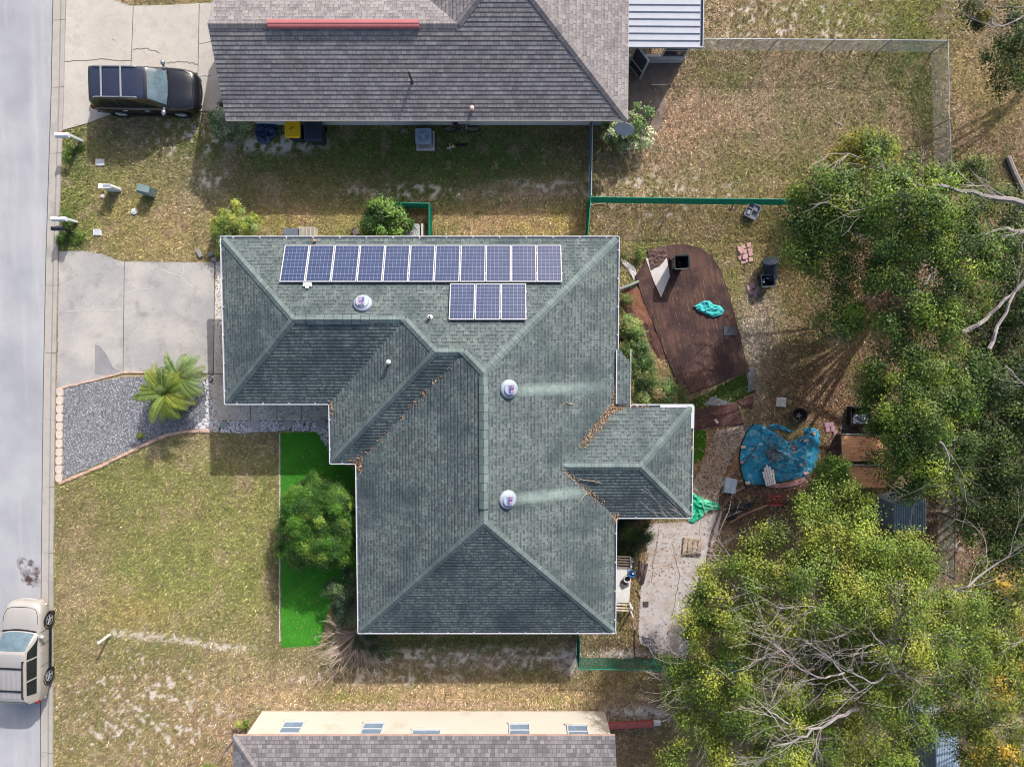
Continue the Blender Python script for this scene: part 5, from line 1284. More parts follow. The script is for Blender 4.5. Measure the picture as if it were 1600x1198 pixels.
# bicycle leaning on the wall, kick scooter
def torus(mb, c, r, t, ax, n=20):
    rot = Vector(ax).to_track_quat('Z', 'Y').to_matrix(); mb.tube([Vector(c)+rot @ Vector((r*math.cos(a), r*math.sin(a), 0)) for a in np.linspace(0, 2*math.pi, n+1)], t, 6)
p = W(722,207,0); root = empty('bicycle', p, 'dark bicycle leaning against the blue tinted wall right of the air conditioner', 'bicycle'); ax = (0, 1, .35)
DBL = mat('frame_navy', (34,46,72), .4, 4, .1)
def lean(x_, z_): return (x_, .12*z_, z_)
for x_ in (-.5, .5):
    mb = MB(); torus(mb, lean(x_, .33), .30, .024, (0,-1,.12)); wv = mb.build('wheel', TYRE, root)
    mb = MB()
    for k in range(8): a = k*math.pi/8; c_ = Vector(lean(x_, .33)); u = Vector((math.cos(a), .12*math.sin(a), .99*math.sin(a)))*.28; mb.tube([c_-u, c_+u], .003, 3)
    mb.build('spokes', GALV, wv)
mb = MB()
for a, b in (((-.5,.33),(-.12,.32)),((-.12,.32),(-.2,.80)),((-.5,.33),(-.2,.72)),((-.2,.75),(.32,.80)),((-.12,.32),(.33,.72)),((.30,.88),(.5,.33))): mb.tube([lean(*a), lean(*b)], .02, 6)
mb.build('frame', DBL, root)
mb = MB(); q = Vector(lean(.29, .95)); mb.tube([q+Vector((-.05,-.28,-.02)), q, q+Vector((-.05,.20,.06))], .016, 6); mb.build('handlebar', mat('bar_pale', (196,200,206), .4), root)
mb = MB(); q = lean(-.22,.86); mb.ell(q, (.14,.07,.04), 10, 6); mb.build('saddle', BLK, root, smooth=True)
p = W(716,228,0); root = empty('kick_scooter', p, 'small black kick scooter with white fork lying in the grass below the bicycle', 'scooter', rz=.12)
mb = MB(); mb.box((.08,0,.06), (.5,.12,.03), bev=.01); mb.build('footboard', BLK, root)
mb = MB(); mb.tube([(-.18,0,.07),(-.36,-.06,.10),(-.50,-.08,.09)], .03, 6); mb.build('stem', mat('white_paint', (220,222,220), .5), root)
mb = MB(); mb.tube([(-.36,.12,.09),(-.36,-.02,.1),(-.38,-.2,.09)], .018, 6); mb.build('handlebar', mat('white_paint', (220,222,220), .5), root)
for x_ in (-.2,.36):
    mb = MB(); torus(mb, (x_,0,.05), .07, .025, (0,.5,1)); mb.build('wheel', TYRE if x_ > 0 else mat('yellow_wheel', (214,196,96), .5), root)
crumple('plastic_sheet', 'dark blue crumpled plastic sheet on the ground left of the yellow lidded bin', 'plastic sheet', [(402,197),(416,194),(432,196),(436,210),(426,218),(418,228),(404,222),(400,208)], mat('navy_plastic', (40,62,98), .35, 6, .2, 30, .1, c2=(90,120,160), c2thr=.62, c2s=7), .22, .04, .25, seed=12)
mb = MB(); 
for k in range(6): mb.tube([(R.uniform(-.25,.2), R.uniform(-.12,.12), .03+k*.006),(R.uniform(-.1,.3), R.uniform(-.12,.12), .05+k*.006)], .012, 4)
o = mb.build('stick_pile', mat('bleached_stick', (190,172,166), .9)); o.location = W(634,206,0); tag(o, 'little heap of bleached sticks left of the air conditioner', 'sticks')
mb = MB(); mb.box((0,0,.03), (.10,.95,.06), bev=.01); o = mb.build('board', mat('brown_board', (104,84,74), .9, 5, .2)); o.location = W(683,226,0); o.rotation_euler = (0,0,.03); tag(o, 'narrow brown board on the grass right of the air conditioner', 'board')
mb = MB(); mb.tube([(0,.55,.02),(.02,.2,.025),(-.03,-.1,.02),(.06,-.4,.025),(.16,-.62,.02)], .02, 5); o = mb.build('hose_piece', mat('grey_hose', (130,122,112), .8)); o.location = W(811,238,0); tag(o, 'curved grey stick lying in the shaded green grass', 'stick')
# vent box and pavers half hidden behind the north eave of the green house
def pile(kind, label, cat, spots, m, dims, group=None):
    for i, (px, py, rz, z) in enumerate(spots):
        mb = MB(); mb.box((0,0,dims[2]/2), [d*R.uniform(.95,1.03) for d in dims], bev=.008); o = mb.build(kind, m); o.location = W(px, py, z); o.rotation_euler = (R.gauss(0,.02), R.gauss(0,.02), rz); tag(o, label, cat, group)
PAV = mat('pink_paver', (196,156,152), .9, 6, .14, 50, .14, c2=(168,128,130), c2thr=.55, c2s=3)
sp_1 = [(1154+(i % 3)*7.2+(i//3)*1.6+R.gauss(0,.7), 387+(i//3)*7.4-(i % 3)*1.7+R.gauss(0,.6), .25+R.gauss(0,.12), .005+.004*(i % 2)) for i in range(12)]
pile('paver', 'pinkish paver in the heap on the grass right of the deck top', 'paver', sp_1+[(1158,393,.6,.075),(1163,402,.1,.075)], PAV, (.19,.19,.06), 'pavers heaped near the open bin')
pile('paver', 'mauve paver in the small patch below the open square bin', 'paver', [(1170,450,.3,.0),(1176,447,.35,.0),(1181,455,.25,.0),(1173,457,.3,.0),(1179,461,.2,.0)], mat('mauve_paver', (176,138,148), .9, 6, .14, 50, .14), (.2,.2,.06), 'pavers below the square bin')
pile('paver', 'mauve paver in the row by the plywood sheets', 'paver', [(1291,664,.1,0),(1298,663,.1,0),(1293,671,.1,0),(1301,670,.15,0),(1305,676,.2,0)], mat('mauve_paver', (176,138,148), .9), (.2,.2,.06), 'pavers by the plywood sheets')
PALE = mat('pale_brick', (206,190,178), .9, 6, .12, 50, .12); RED = mat('red_brick', (186,140,128), .9, 6, .14, 50, .14)
for (px, py, rz, m_, lab) in ((1161,698,.15,PALE,'pale brick at the left edge of the blue tarp'),(1241,699,.3,PAV,'pink brick in the middle right of the blue tarp'),(1259,688,.15,PALE,'pale brick near the top right of the blue tarp'),(1271,677,-.9,RED,'red brick just above the right corner of the blue tarp'),(1259,739,.4,PAV,'pink brick at the lower right edge of the blue tarp'),(1159,722,-.3,PAV,'small pink brick at the lower left edge of the blue tarp'),(1119,658,-.9,PALE,'pale brick lying on the dark brown boards'),(1206,737,.3,RED,'reddish brick touching the slatted white chair'),(1168,754,.1,PALE,'flat pale stone at the lower left tip of the blue tarp'),(1251,726,0,PALE,'small white stone in the bright right part of the blue tarp')):
    mb = MB(); d_ = (.21,.12,.07) if 'small' not in lab else (.12,.11,.07); mb.box((0,0,.035), d_, bev=.01); o = mb.build('brick', m_); o.location = W(px, py, .07 if 'tarp' in lab else .05); o.rotation_euler = (0,0,rz); tag(o, lab, 'brick')
mb = MB(); n = 18; P = [W2(x_, y_) for x_, y_ in [(1198,757),(1215,758.5),(1232,757),(1247,753),(1257,748)]]
k = 0
for a, b in zip(P[:-1], P[1:]):
    for i in range(5): 
        t = (i+.5)/5; mb2 = MB(); mb2.box((0,0,.04), (.095,.19,.08), bev=.008); o = mb2.build('brick', mat('rose_brick', (178,132,132), .9, 6, .12, 50, .12)); o.location = (a[0]+(b[0]-a[0])*t, a[1]+(b[1]-a[1])*t, 0); o.rotation_euler = (0,0,math.atan2(b[1]-a[1], b[0]-a[0])+R.gauss(0,.04)); tag(o, 'rose brick in the curved row along the lower rim of the blue tarp', 'brick', 'bricks along the tarp rim')
# blue tarp over the sunken pond
BT = [(1168,668),(1178,662),(1192,664),(1203,672),(1212,676),(1230,690),(1250,685),(1262,676),(1276,672),(1281,680),(1279,706),(1273,730),(1258,744),(1232,750),(1205,754),(1180,757),(1164,753),(1158,735),(1155,715),(1157,698),(1163,682)]
TARP = mat('blue_tarp', (44,138,172), .6, 3, .25, 30, .15, c2=(112,172,190), c2thr=.60, c2s=2.2, spec=.2)
crumple('tarp', 'torn blue tarp spread over a sunken pond with bricks on it', 'tarp', BT, TARP, .08, .02, .5, rings=26, per=6, seed=21, edge=.15)
crumple('tarp', 'small loose blue tarp scrap above the main blue tarp', 'tarp', [(1200,664),(1212,661),(1226,667),(1240,674),(1232,675),(1218,670),(1206,671)], TARP, .06, .02, .25, seed=5)
crumple('tarp', 'ragged blue tarp scrap on dry leaves by the red brick', 'tarp', [(1255,670),(1266,667),(1277,671),(1279,680),(1268,676),(1260,678)], TARP, .05, .02, .22, seed=15)
litter('tarp_leaves', [W(*p, .15) for p in zip(rng.normal(1222, 30, 420), rng.normal(702, 22, 420)) if inpoly(np.array([p[0]]), np.array([p[1]]), BT)[0]], (.05,.09), LEAFC+[(70,50,40),(60,60,50)])
for (a, ang_, ln_, lab) in (((1246,700),2.6,1.5,'dark branched twig lying across the upper right of the blue tarp'),((1185,690),-1.9,1.1,'dark branched twig along the left part of the blue tarp'),((1232,722),2.2,1.2,'dark branched twig across the lower right of the blue tarp')):
    mb = MB(); p = W(*a, .16); grow(mb, (0,0,0), (math.cos(ang_), math.sin(ang_), 0), ln_, .022, 2, 5, .5, 0, .04, (2,3)); o = mb.build('fallen_branch', mat('wet_bark', (70,56,50), .9, 8, .3)); o.location = p; tag(o, lab, 'twig')
mb = MB(); mb.tube([W(x_, y_, .04) for x_, y_ in [(1178,662),(1166,676),(1158,695),(1155,715),(1158,738),(1164,757),(1168,764)]], .03, 5); o = mb.build('pond_rim', mat('rim_black', (44,44,48), .7)); tag(o, 'thin black curved edging along the left side of the blue tarp', 'edging')
mb = MB(); mb.tube([W(x_, y_, .04) for x_, y_ in [(1168,760),(1188,758),(1210,761),(1232,760),(1250,754),(1264,744)]], .025, 5); o = mb.build('pond_rim', MATS['rim_black']); tag(o, 'thin black curved edging below the row of rose bricks', 'edging')
root = empty('wire_rack', W(1208,709,.10), 'round grey mesh rack lying in the middle of the blue tarp', 'rack'); mb = MB()
for r_ in (.09,.18,.27): mb.tube([(r_*math.cos(t), r_*math.sin(t), .03) for t in np.linspace(0, 2*math.pi, 25)], .010, 4)
mb.build('rings', mat('rack_grey', (112,128,136), .5), root); mb = MB()
for k in range(12): a = k*math.pi/6; mb.tube([(0,0,.04),(.27*math.cos(a), .27*math.sin(a), .03)], .007, 4)
mb.build('spokes', mat('rack_grey', (112,128,136), .5), root)
mb = MB(); mb.prism([(.27*math.cos(t), .27*math.sin(t)) for t in np.linspace(0, 2*math.pi, 25)[:-1]], .0, .012); mb.build('mesh_disc', mat('mesh_disc', (88,118,134), .7), root)
# slatted white chair tipped back on the tarp
root = empty('garden_chair', W(1198,742,.06), 'white slatted garden chair with dark frame lying on the blue tarp', 'chair', rz=.22)
SL = mat('white_slat', (226,220,216), .5, 4, .08)
for k in range(5):
    x_ = -.21+k*.105; mb = MB(); e_ = .44-.10*abs(k-2)**1.3; mb.box((x_, -.03+e_/2+.05, .28), (.088, e_+.10, .02), bev=.006); mb.build('back_slat', SL, root)
for k in range(5):
    x_ = -.19+k*.095; mb = MB(); mb.box((x_, -.22, .30+.0), (.08, .36, .02), bev=.006); mb.build('seat_slat', SL, root)
mb = MB(); fr = [(-.27,-.40,.26),(-.27,.0,.26),(-.25,.38,.25),(-.12,.52,.25),(.12,.52,.25),(.25,.38,.25),(.27,0,.26),(.27,-.40,.26)]; mb.tube(fr, .02, 6); mb.tube([(-.27,-.02,.27),(.27,-.02,.27)], .018, 6)
mb.build('frame', mat('chair_frame', (60,60,70), .5), root)
for sx in (-1, 1):
    for y_ in (-.36,.3):
        mb = MB(); mb.tube([(sx*.25,y_,.26),(sx*.28,y_-.03,0)], .018, 6); mb.build('leg', MATS['chair_frame'], root)
mb = MB(); mb.box((0,0,.16), (.50,.62,.32), bev=.02); o = mb.build('storage_box', mat('pale_blue_box', (160,172,192), .6, 3, .08)); o.location = W(1138,757,0); o.rotation_euler = (0,0,-.12)
tag(o, 'pale blue grey box with flat lid on leaves left of the blue tarp', 'box'); mb = MB(); mb.box((0,0,.335), (.52,.64,.03), bev=.01); l_ = mb.build('lid', MATS['pale_blue_box'], o)
GT = mat('green_tarp', (30,170,128), .4, 4, .12, 30, .1, c2=(110,208,170), c2thr=.6, c2s=3)
crumple('tarp', 'crumpled bright green tarp under the lower corner of the porch wing roof', 'tarp', [(1078,768),(1088,772),(1100,779),(1116,783),(1127,792),(1120,796),(1108,795),(1101,803),(1092,811),(1082,817),(1074,812),(1078,790)], GT, .13, .03, .28, seed=31)
edg = [(1108,868),(1110,845),(1115,825),(1124,800),(1136,780),(1150,768),(1164,761)]
mb = MB(); mb.tube([W(x_, y_, .06) for x_, y_ in edg], .055, 7); o = mb.build('hose', mat('brown_hose', (120,92,92), .6, 5, .15)); tag(o, 'thick brown curved edging pipe below the blue tarp', 'pipe')
mb = MB(); mb.tube([W(x_, y_, .07) for x_, y_ in [(1140,817),(1165,803),(1200,789)]], .06, 4); o = mb.build('timber', wood('timber_wood', (150,116,104), (120,92,84), (100,76,72), .5)); tag(o, 'long pale timber edging board running from the hedge of dead twigs to the red chair', 'timber')
mb = MB(); mb.tube([W(x_, y_, .05) for x_, y_ in [(1216,785),(1245,783),(1272,780)]], .035, 4); o = mb.build('timber', MATS.get('rim_dark')); tag(o, 'thin dark timber strip right of the red chair frame', 'timber')
root = empty('chair_frame', W(1208,779,0), 'small red metal chair frame below the brick row', 'chair'); RM = mat('red_tube', (190,50,60), .45, 5, .1)
mb = MB(); mb.tube([(-.24,-.2,.35),(-.24,.12,.38),(-.15,.25,.55),(.15,.25,.55),(.24,.12,.38),(.24,-.2,.35),(-.24,-.2,.35)], .022, 6); mb.build('frame', RM, root)
mb = MB(); mb.tube([(-.1,-.2,.35),(-.08,.24,.52)], .018, 5); mb.tube([(.1,-.2,.35),(.08,.24,.52)], .018, 5); mb.build('slats', RM, root)
for sx in (-1, 1):
    for y_ in (-.2,.2): mb = MB(); mb.tube([(sx*.24,y_,.36),(sx*.26,y_,0)], .018, 5); mb.build('leg', RM, root)
crumple('ground_sheet', 'dark reddish brown ground sheet below the brick row', 'ground sheet', [(1170,768),(1200,762),(1240,762),(1262,752),(1275,745),(1274,778),(1240,784),(1206,786),(1190,782)], mat('maroon_sheet', (112,80,68), .9, 3, .25, 30, .25, c2=(146,108,84), c2s=3), .03, .01, .4, seed=6)
crumple('ground_sheet', 'black plastic sheet crumpled beside the brown edging pipe', 'ground sheet', [(1134,795),(1150,786),(1178,780),(1176,790),(1156,800),(1146,812),(1132,810)], mat('black_plastic_sheet', (40,36,40), .45, 6, .3), .10, .01, .2, seed=7)
crumple('ground_sheet', 'grey plastic sheet piece beside the downpipe and the green roof', 'ground sheet', [(970,404),(980,410),(990,415),(996,430),(990,438),(982,424),(972,412)], mat('pale_sheet', (196,192,190), .7, 4, .12), .05, .02, .2, seed=9)
mb = MB(); mb.tube([W(968,452,.28), W(984,446,.2), W(998,440,.1)], .075, 8); o = mb.build('downpipe', mat('downpipe_grey', (110,118,116), .5, 6, .1)); tag(o, 'grey corrugated downpipe sticking out from under the roof beside the brown cloth', 'pipe')
# grey plastic tub with dividers near the green fence
root = empty('tub', W(1173,331,0), 'grey plastic tub lying on the grass by the long green fence', 'tub', rz=-.45); TG = mat('tub_grey', (136,142,156), .5, 5, .12)
mb = MB(); rr = rrect(.30,.33,.10); lo = [(a*.8, b*.8) for a, b in rr]; n = len(rr)
mb.raw([(a, b, .02) for a, b in lo]+[(a, b, .26) for a, b in rr]+[(a*.88, b*.88, .26) for a, b in rr]+[(a*.9, b*.9, .10) for a, b in lo], [(q*n+i, q*n+(i+1) % n, (q+1)*n+(i+1) % n, (q+1)*n+i) for q in range(3) for i in range(n)]+[tuple(range(n-1,-1,-1)), tuple(range(3*n, 4*n))]); mb.build('body', TG, root)
mb = MB(); mb.box((0,0,.17), (.03,.50,.12)); mb.box((0,.08,.17), (.44,.03,.12)); mb.box((-.11,-.1,.15), (.16,.2,.08), bev=.02); mb.box((.11,.19,.15), (.15,.14,.08), bev=.02); mb.build('divider', mat('tub_pale', (176,178,186), .6), root)
for (a, b, lab) in (((1291,131),(1302,127),'pale straight stick on the grass nearest the top chain link fence'),((1304,190),(1317,197),'pale straight stick on the grass in the middle of the fenced back lawn'),((922,321),(946,318),'pale bent stick beside the corner of the green fences')):
    mb = MB(); p0 = Vector(W(*a, .03)); p1 = Vector(W(*b, .05)); mb.tube([p0, p0.lerp(p1,.5)+Vector((.01,.02,.01)), p1], .022, 5); tag(mb.build('stick', mat('pale_stick', (206,192,176), .9)), lab, 'stick')
# fire bowl, paving stone, black box, grey plank, plywood
root = empty('fire_bowl', W(1245,648,0), 'round black fire bowl on the leafy ground above the blue tarp', 'fire bowl')
mb = MB(); mb.lathe([(.16,.0),(.30,.16),(.345,.30),(.35,.32),(.31,.32),(.26,.18),(.001,.10)], n=28); mb.build('bowl', mat('soot_black', (34,32,34), .7, 5, .2), root, smooth=True)
mb = MB()
for k in range(5): a = k*1.3; mb.tube([(.14*math.cos(a), .14*math.sin(a), .2),(-.1*math.cos(a+.5), -.12*math.sin(a+.5), .22)], .025, 5)
mb.build('ashes', mat('ash', (112,100,98), .95), root); mb = MB(); mb.tube([(-.33,.1,.31),(-.46,.18,.33)], .02, 5); mb.build('handle', mat('soot_black', (34,32,34), .7), root)
mb = MB(); mb.box((0,0,.03), (.44,.42,.06), bev=.01); mb.tube([(.12*math.cos(t), .12*math.sin(t), .062) for t in np.linspace(0, 2*math.pi, 17)], .008, 4); o = mb.build('paving_stone', mat('slab_pale', (206,200,194), .9, 4, .15, 40, .12)); o.location = W(1220,628,0); o.rotation_euler = (0,0,-.06); tag(o, 'square pale paving stone left of the round black fire bowl', 'paving stone')
root = empty('crate', W(1338,649,0), 'black open crate with crumpled grey plastic beneath the oak branches', 'crate')
mb = MB(); CB = mat('crate_black', (26,26,28), .7, 5, .2)
for s_ in (-1, 1): mb.box((s_*.42,0,.2), (.04,.80,.4)); mb.box((0,s_*.40,.2), (.80,.04,.4))
mb.box((0,0,.02), (.80,.76,.04)); mb.build('body', CB, root)
mb = MB(); mb.grid(lambda u, v: (-.3+.66*u, -.33+.42*v, .30+.14*float(vn(np.array(u*6), np.array(v*5), 1.0, 4))), 12, 8); mb.build('plastic', mat('grey_plastic', (130,136,148), .4, 6, .25), root, smooth=False)
mb = MB(); a = Vector(W(1313,666,.05)); b = Vector(W(1372,686,.06)); d_ = (b-a).normalized(); n_ = Vector((-d_.y, d_.x, 0))*.12; mb.prism([tuple(a-n_)[:2], tuple(b-n_)[:2], tuple(b+n_)[:2], tuple(a+n_)[:2]], .02, .07); tag(mb.build('plank', wood('plank_grey', (140,132,134), (116,108,112), (100,92,96), -.32)), 'grey weathered plank sloping under the oak above the plywood sheets', 'plank')
PLY = wood('plywood', (202,150,110), (184,132,96), (166,118,92), 0.0, .35, k=1.1)
def ply(label, pts, z, tilt):
    root = empty('plywood_box', W(pts[0][0]+25, pts[0][1]+20, 0), label, 'plywood'); o_ = Vector(root.location)
    P = [Vector(W(x_, y_, z+tilt*i_)) for i_, (x_, y_) in zip((1,1,0,0), pts)]; mb = MB()
    mb.face([p-o_ for p in P]); mb.face([(p-o_)-Vector((0,0,.03)) for p in P][::-1])
    for i in range(4): a, b = P[i]-o_, P[(i+1) % 4]-o_; mb.face([a-Vector((0,0,.03)), b-Vector((0,0,.03)), b, a])
    mb.build('top', PLY, root); mb = MB()
    for i in range(4):
        a, b = P[i]-o_, P[(i+1) % 4]-o_; c_ = -(a+b)/2+Vector((0,0,0)); q = (P[0]+P[2])/2-o_; a2 = a+(q-a)*.06; b2 = b+(q-b)*.06
        mb.face([(a2.x, a2.y, 0), (b2.x, b2.y, 0), (b2.x, b2.y, b2.z-.035), (a2.x, a2.y, a2.z-.035)])
    mb.build('sides', mat('ply_side', (92,74,62), .9, 5, .2), root)
    mb = MB(); mb.tube([P[0]-o_+Vector((0,0,.01)), P[1]-o_+Vector((0,0,.01))], .035, 4); mb.tube([P[0]-o_+Vector((0,0,.005)), P[3]-o_+Vector((0,0,.005))], .02, 4); mb.build('edge_trim', mat('trim_grey', (132,136,136), .7, 6, .2), root)
ply('orange plywood topped box partly under the oak branches, the upper one', [(1314,678),(1380,680),(1380,721),(1316,720)], .55, .05)
ply('orange plywood topped box below the grey beam, half hidden by the yellow green oak', [(1324,726),(1384,727),(1385,762),(1326,762)], .62, .04)
crumple('ground_sheet', 'dark brown ground sheet in front of the upper plywood box', 'ground sheet', [(1292,690),(1300,682),(1312,680),(1314,720),(1300,716),(1284,722)], MATS['maroon_sheet'], .04, .01, .3, seed=16)
# sheds under the trees
def shed(label, pts, z, h2, m, wallm):
    c_ = W(sum(p[0] for p in pts)/4, sum(p[1] for p in pts)/4, 0); root = empty('shed', c_, label, 'shed'); o_ = Vector(c_)
    P = [Vector(W(x_, y_, z+(h2 if i_ in (0, 1) else 0)))-o_ for i_, (x_, y_) in enumerate(pts)]; mb = MB(); n = 14
    a, b, d, e = P
    for i in range(n):
        t0, t1, tm = i/n, (i+1)/n, (i+.5)/n
        for u0, u1, z0_, z1_ in ((t0, tm, 0, .03), (tm, t1, .03, 0)): mb.face([a.lerp(b,u0)+Vector((0,0,z0_)), e.lerp(d,u0)+Vector((0,0,z0_)), e.lerp(d,u1)+Vector((0,0,z1_)), a.lerp(b,u1)+Vector((0,0,z1_))])
    mb.build('roof', m, root); mb = MB(); q = (a+d)/2
    for i in range(4):
        u, v = P[i].lerp(q,.06), P[(i+1) % 4].lerp(q,.06); mb.face([(u.x,u.y,0),(v.x,v.y,0),(v.x,v.y,v.z-.03),(u.x,u.y,u.z-.03)])
    mb.build('walls', wallm, root); return root
SHB = mat('shed_blue', (128,148,158), .5, 2, .12, 30, .12); SHW = mat('shed_wall', (120,132,140), .8)
s_ = shed('small blue grey metal roofed shed between the two oaks', [(1396,786),(1447,778),(1447,830),(1396,830)], 1.7, .1, SHB, SHW)
shed('pale blue grey corrugated roof shed under the yellow green oak at the lower frame edge', [(1461,1128),(1496,1126),(1500,1230),(1463,1230)], 2.0, .1, mat('shed_pale', (186,202,214), .5, 2, .1, 30, .1), SHW)
# white trolley table by the east wall and the things on it
def Wd(px, py): return W(px, py, 0)
root = empty('ramp', W(974,910,0), 'white wooden ramp platform with slatted ends beside the east wall', 'ramp'); ro = Vector(root.location); WWD = mat('white_wood', (220,216,212), .7, 4, .1, 30, .08)
def relp(px, py, z): return Vector(W(px, py, z))-ro
mb = MB(); mb.prism([tuple(relp(*p, .45))[:2] for p in [(960,884),(986,886),(985,917),(983,941),(960,942)]], .38, .45); mb.build('top', WWD, root)
for ys, lab in (((869,873,877,881), 'slat'), ((944,949,953), 'slat')):
    for y_ in ys:
        mb = MB(); a, b = relp(958,y_-.5,.5), relp(985,y_+1,.5); mb.box(tuple((a+b)/2), ((b-a).length,.055,.05), rz=math.atan2(b.y-a.y, b.x-a.x)); mb.build('slat', mat('slat_cream', (214,198,176), .7, 4, .1), root)
for p in ((984,870),(985,888),(984,942),(985,954)):
    mb = MB(); q = relp(*p, 0); mb.box((q.x, q.y, .35), (.07,.07,.7)); mb.build('post', WWD, root)
mb = MB(); mb.tube([relp(985,869,.62), relp(986,887,.62)], .03, 4); mb.tube([relp(983,941,.6), relp(986,954,.6)], .03, 4); mb.build('rail', WWD, root)
p = W(986,893,.45); mb = MB(); mb.lathe([(.10,0),(.14,.26),(.15,.28),(.13,.28),(.12,.06),(.001,.06)], n=18); o = mb.build('bucket', mat('blue_bucket', (40,120,200), .4, 4, .08)); o.location = p; tag(o, 'bright blue plastic bucket on the white ramp by the east wall', 'bucket'); mb = MB(); mb.tube([(.14*math.cos(t), .14*math.sin(t)*.6, .28+.08*math.sin(t)) for t in np.linspace(0, math.pi, 9)], .006, 4); mb.build('handle', GALV, o)
p = W(979,902,.45); mb = MB(); mb.lathe([(.12,0),(.15,.20),(.165,.22),(.13,.22),(.12,.05),(.001,.05)], n=18); o = mb.build('pot', mat('pot_pale', (208,206,204), .6)); o.location = p; tag(o, 'pale rimmed pot with dark inside on the white ramp', 'pot'); mb = MB(); mb.lathe([(.125,.15),(.001,.155)], n=16); mb.build('soil', DARKH, o)
crumple('rag', 'grey and black crumpled rag on the white ramp', 'rag', [(970,906),(976,904),(982,908),(983,914),(974,918),(969,913)], mat('rag_grey', (120,120,126), .8, 12, .4), .08, .02, .12, seed=4, z0=.45)
crumple('rag', 'grey cushion on the slatted upper end of the white ramp', 'rag', [(984,868),(990,871),(992,881),(988,885),(983,880)], mat('cushion_grey', (130,130,134), .85, 8, .2), .16, .1, .14, seed=14, z0=.3)
mb = MB(); mb.box((0,0,.02), (.24,.24,.04), bev=.005)
for k in range(4): mb.box((-.075+k*.05,0,.042), (.02,.18,.006))
o = mb.build('drain_cover', mat('drain_dark', (84,76,78), .7, 8, .25)); o.location = W(1009,943,.03); tag(o, 'small dark square drain cover on the pale patio', 'drain cover')
root = empty('pallet', W(1081,853,.03), 'weathered wooden pallet lying on the patio near the brown edging pipe', 'pallet', rz=-.08); PW = wood('pallet_wood', (190,168,140), (170,148,124), (150,130,112), 1.5)
for k in range(4): mb = MB(); mb.box((-.33+k*.22, 0, .09), (.17,.78,.022), rz=R.gauss(0,.03)); mb.build('board', PW, root)
for y_ in (-.33,0,.33): mb = MB(); mb.box((0,y_,.04), (.86,.08,.075)); mb.build('bearer', PW, root)
root = empty('board_stack', W(1003,893,0), 'stack of dark weathered boards between the ramp and the pale patio', 'boards', rz=-.12); DW_ = wood('old_board', (120,104,98), (92,80,78), (76,66,66), 1.5)
for k in range(3): mb = MB(); mb.box((-.12+k*.12, R.gauss(0,.04), .03+k*.03), (.11,.95,.04), rz=R.gauss(0,.06)); mb.build('board', DW_, root)
mb = MB(); mb.tube([W(994,922,.05), W(1001,934,.05)], .02, 5); tag(mb.build('stick', BLK), 'short black rod lying at the edge of the patio beside the ramp', 'stick')
crumple('tarp', 'folded grey tarp strips among leaves at the foot of the patio', 'tarp', [(1004,990),(1014,988),(1024,1000),(1030,1014),(1024,1022),(1014,1012),(1006,1002)], mat('grey_tarp', (168,160,160), .6, 6, .2), .12, .03, .16, seed=41)
mb = MB(); mb.tube([W(x_, y_, .05) for x_, y_ in [(992,985),(991,1010),(992,1026),(1010,1028),(1040,1029),(1068,1028)]], .03, 5); tag(mb.build('garden_edging', mat('edging_dark', (84,66,62), .8)), 'dark brown edging around the lower end of the pale patio', 'edging')
mb = MB(); a = Vector(W(949,1131,.0)); mb.box((1.05,0,.12), (2.1,.26,.22), rz=.0, bev=.02); o = mb.build('beam', mat('red_beam', (168,92,88), .7, 3, .15, 30, .1)); o.location = a; o.rotation_euler = (0,0,.05); tag(o, 'long red painted beam lying beside the end of the cream house', 'beam')
mb = MB(); mb.box((.3,0,.1), (.75,.22,.16), bev=.02); o = mb.build('beam', mat('white_beam', (206,202,202), .7, 5, .2)); o.location = W(1008,1128,0); o.rotation_euler = (0,0,.06); tag(o, 'short white beam continuing the red beam towards the oak', 'beam')
# blocks by the garage corner and things half under the north eave
for (px, py, rz, lab) in ((312,396,-1.0,'loose grey concrete block on the dry grass near the garage corner'),(331,397,.4,'grey block beside the yellow green bush at the garage corner'),(336,406,.1,'grey block at the very corner of the driveway and garage')):
    mb = MB(); mb.box((0,0,.06), (.40 if px < 320 else .24,.18,.12), bev=.015)
    if px < 320: mb.box((-.09,0,.121), (.12,.08,.004)); mb.box((.09,0,.121), (.12,.08,.004))
    o = mb.build('concrete_block', mat('block_grey', (150,146,144), .9, 6, .15, 40, .15)); o.location = W(px, py, 0); o.rotation_euler = (0,0,rz); tag(o, lab, 'block')
root = empty('pool_pump', W(470,372,0), 'beige louvred box and grey slab half hidden under the upper green eave', 'box'); mb = MB(); mb.box((.42,.2,.25), (.70,.40,.5), bev=.01); mb.build('casing', mat('beige_box', (196,190,178), .7), root)
mb = MB()
for k in range(4): mb.box((.17+k*.17,.2,.51), (.12,.34,.02))
mb.build('louvres', mat('beige_dark', (150,144,134), .7), root); mb = MB(); mb.box((-.30,.18,.2), (.66,.36,.4), bev=.01); mb.build('slab', mat('slate_grey', (100,110,122), .7), root)
root = empty('air_conditioner', W(646,366,0), 'pale air conditioner partly covered by the leafy shrub and the upper eave', 'air conditioner'); mb = MB(); mb.prism(rrect(.36,.36,.1), 0, .6); mb.build('casing', mat('ac_pale', (176,180,178), .5, 4, .1), root)
mb = MB(); mb.box((.48,.0,.35), (.12,.70,.7), bev=.01); mb.build('side_panel', mat('panel_beige', (206,200,188), .6), root); mb = MB()
for r_ in (.1,.18,.26): mb.tube([(r_*math.cos(t), r_*math.sin(t), .615) for t in np.linspace(0, 2*math.pi, 21)], .008, 4)
mb.build('fan_grille', mat('grille_grey', (110,122,138), .4), root)
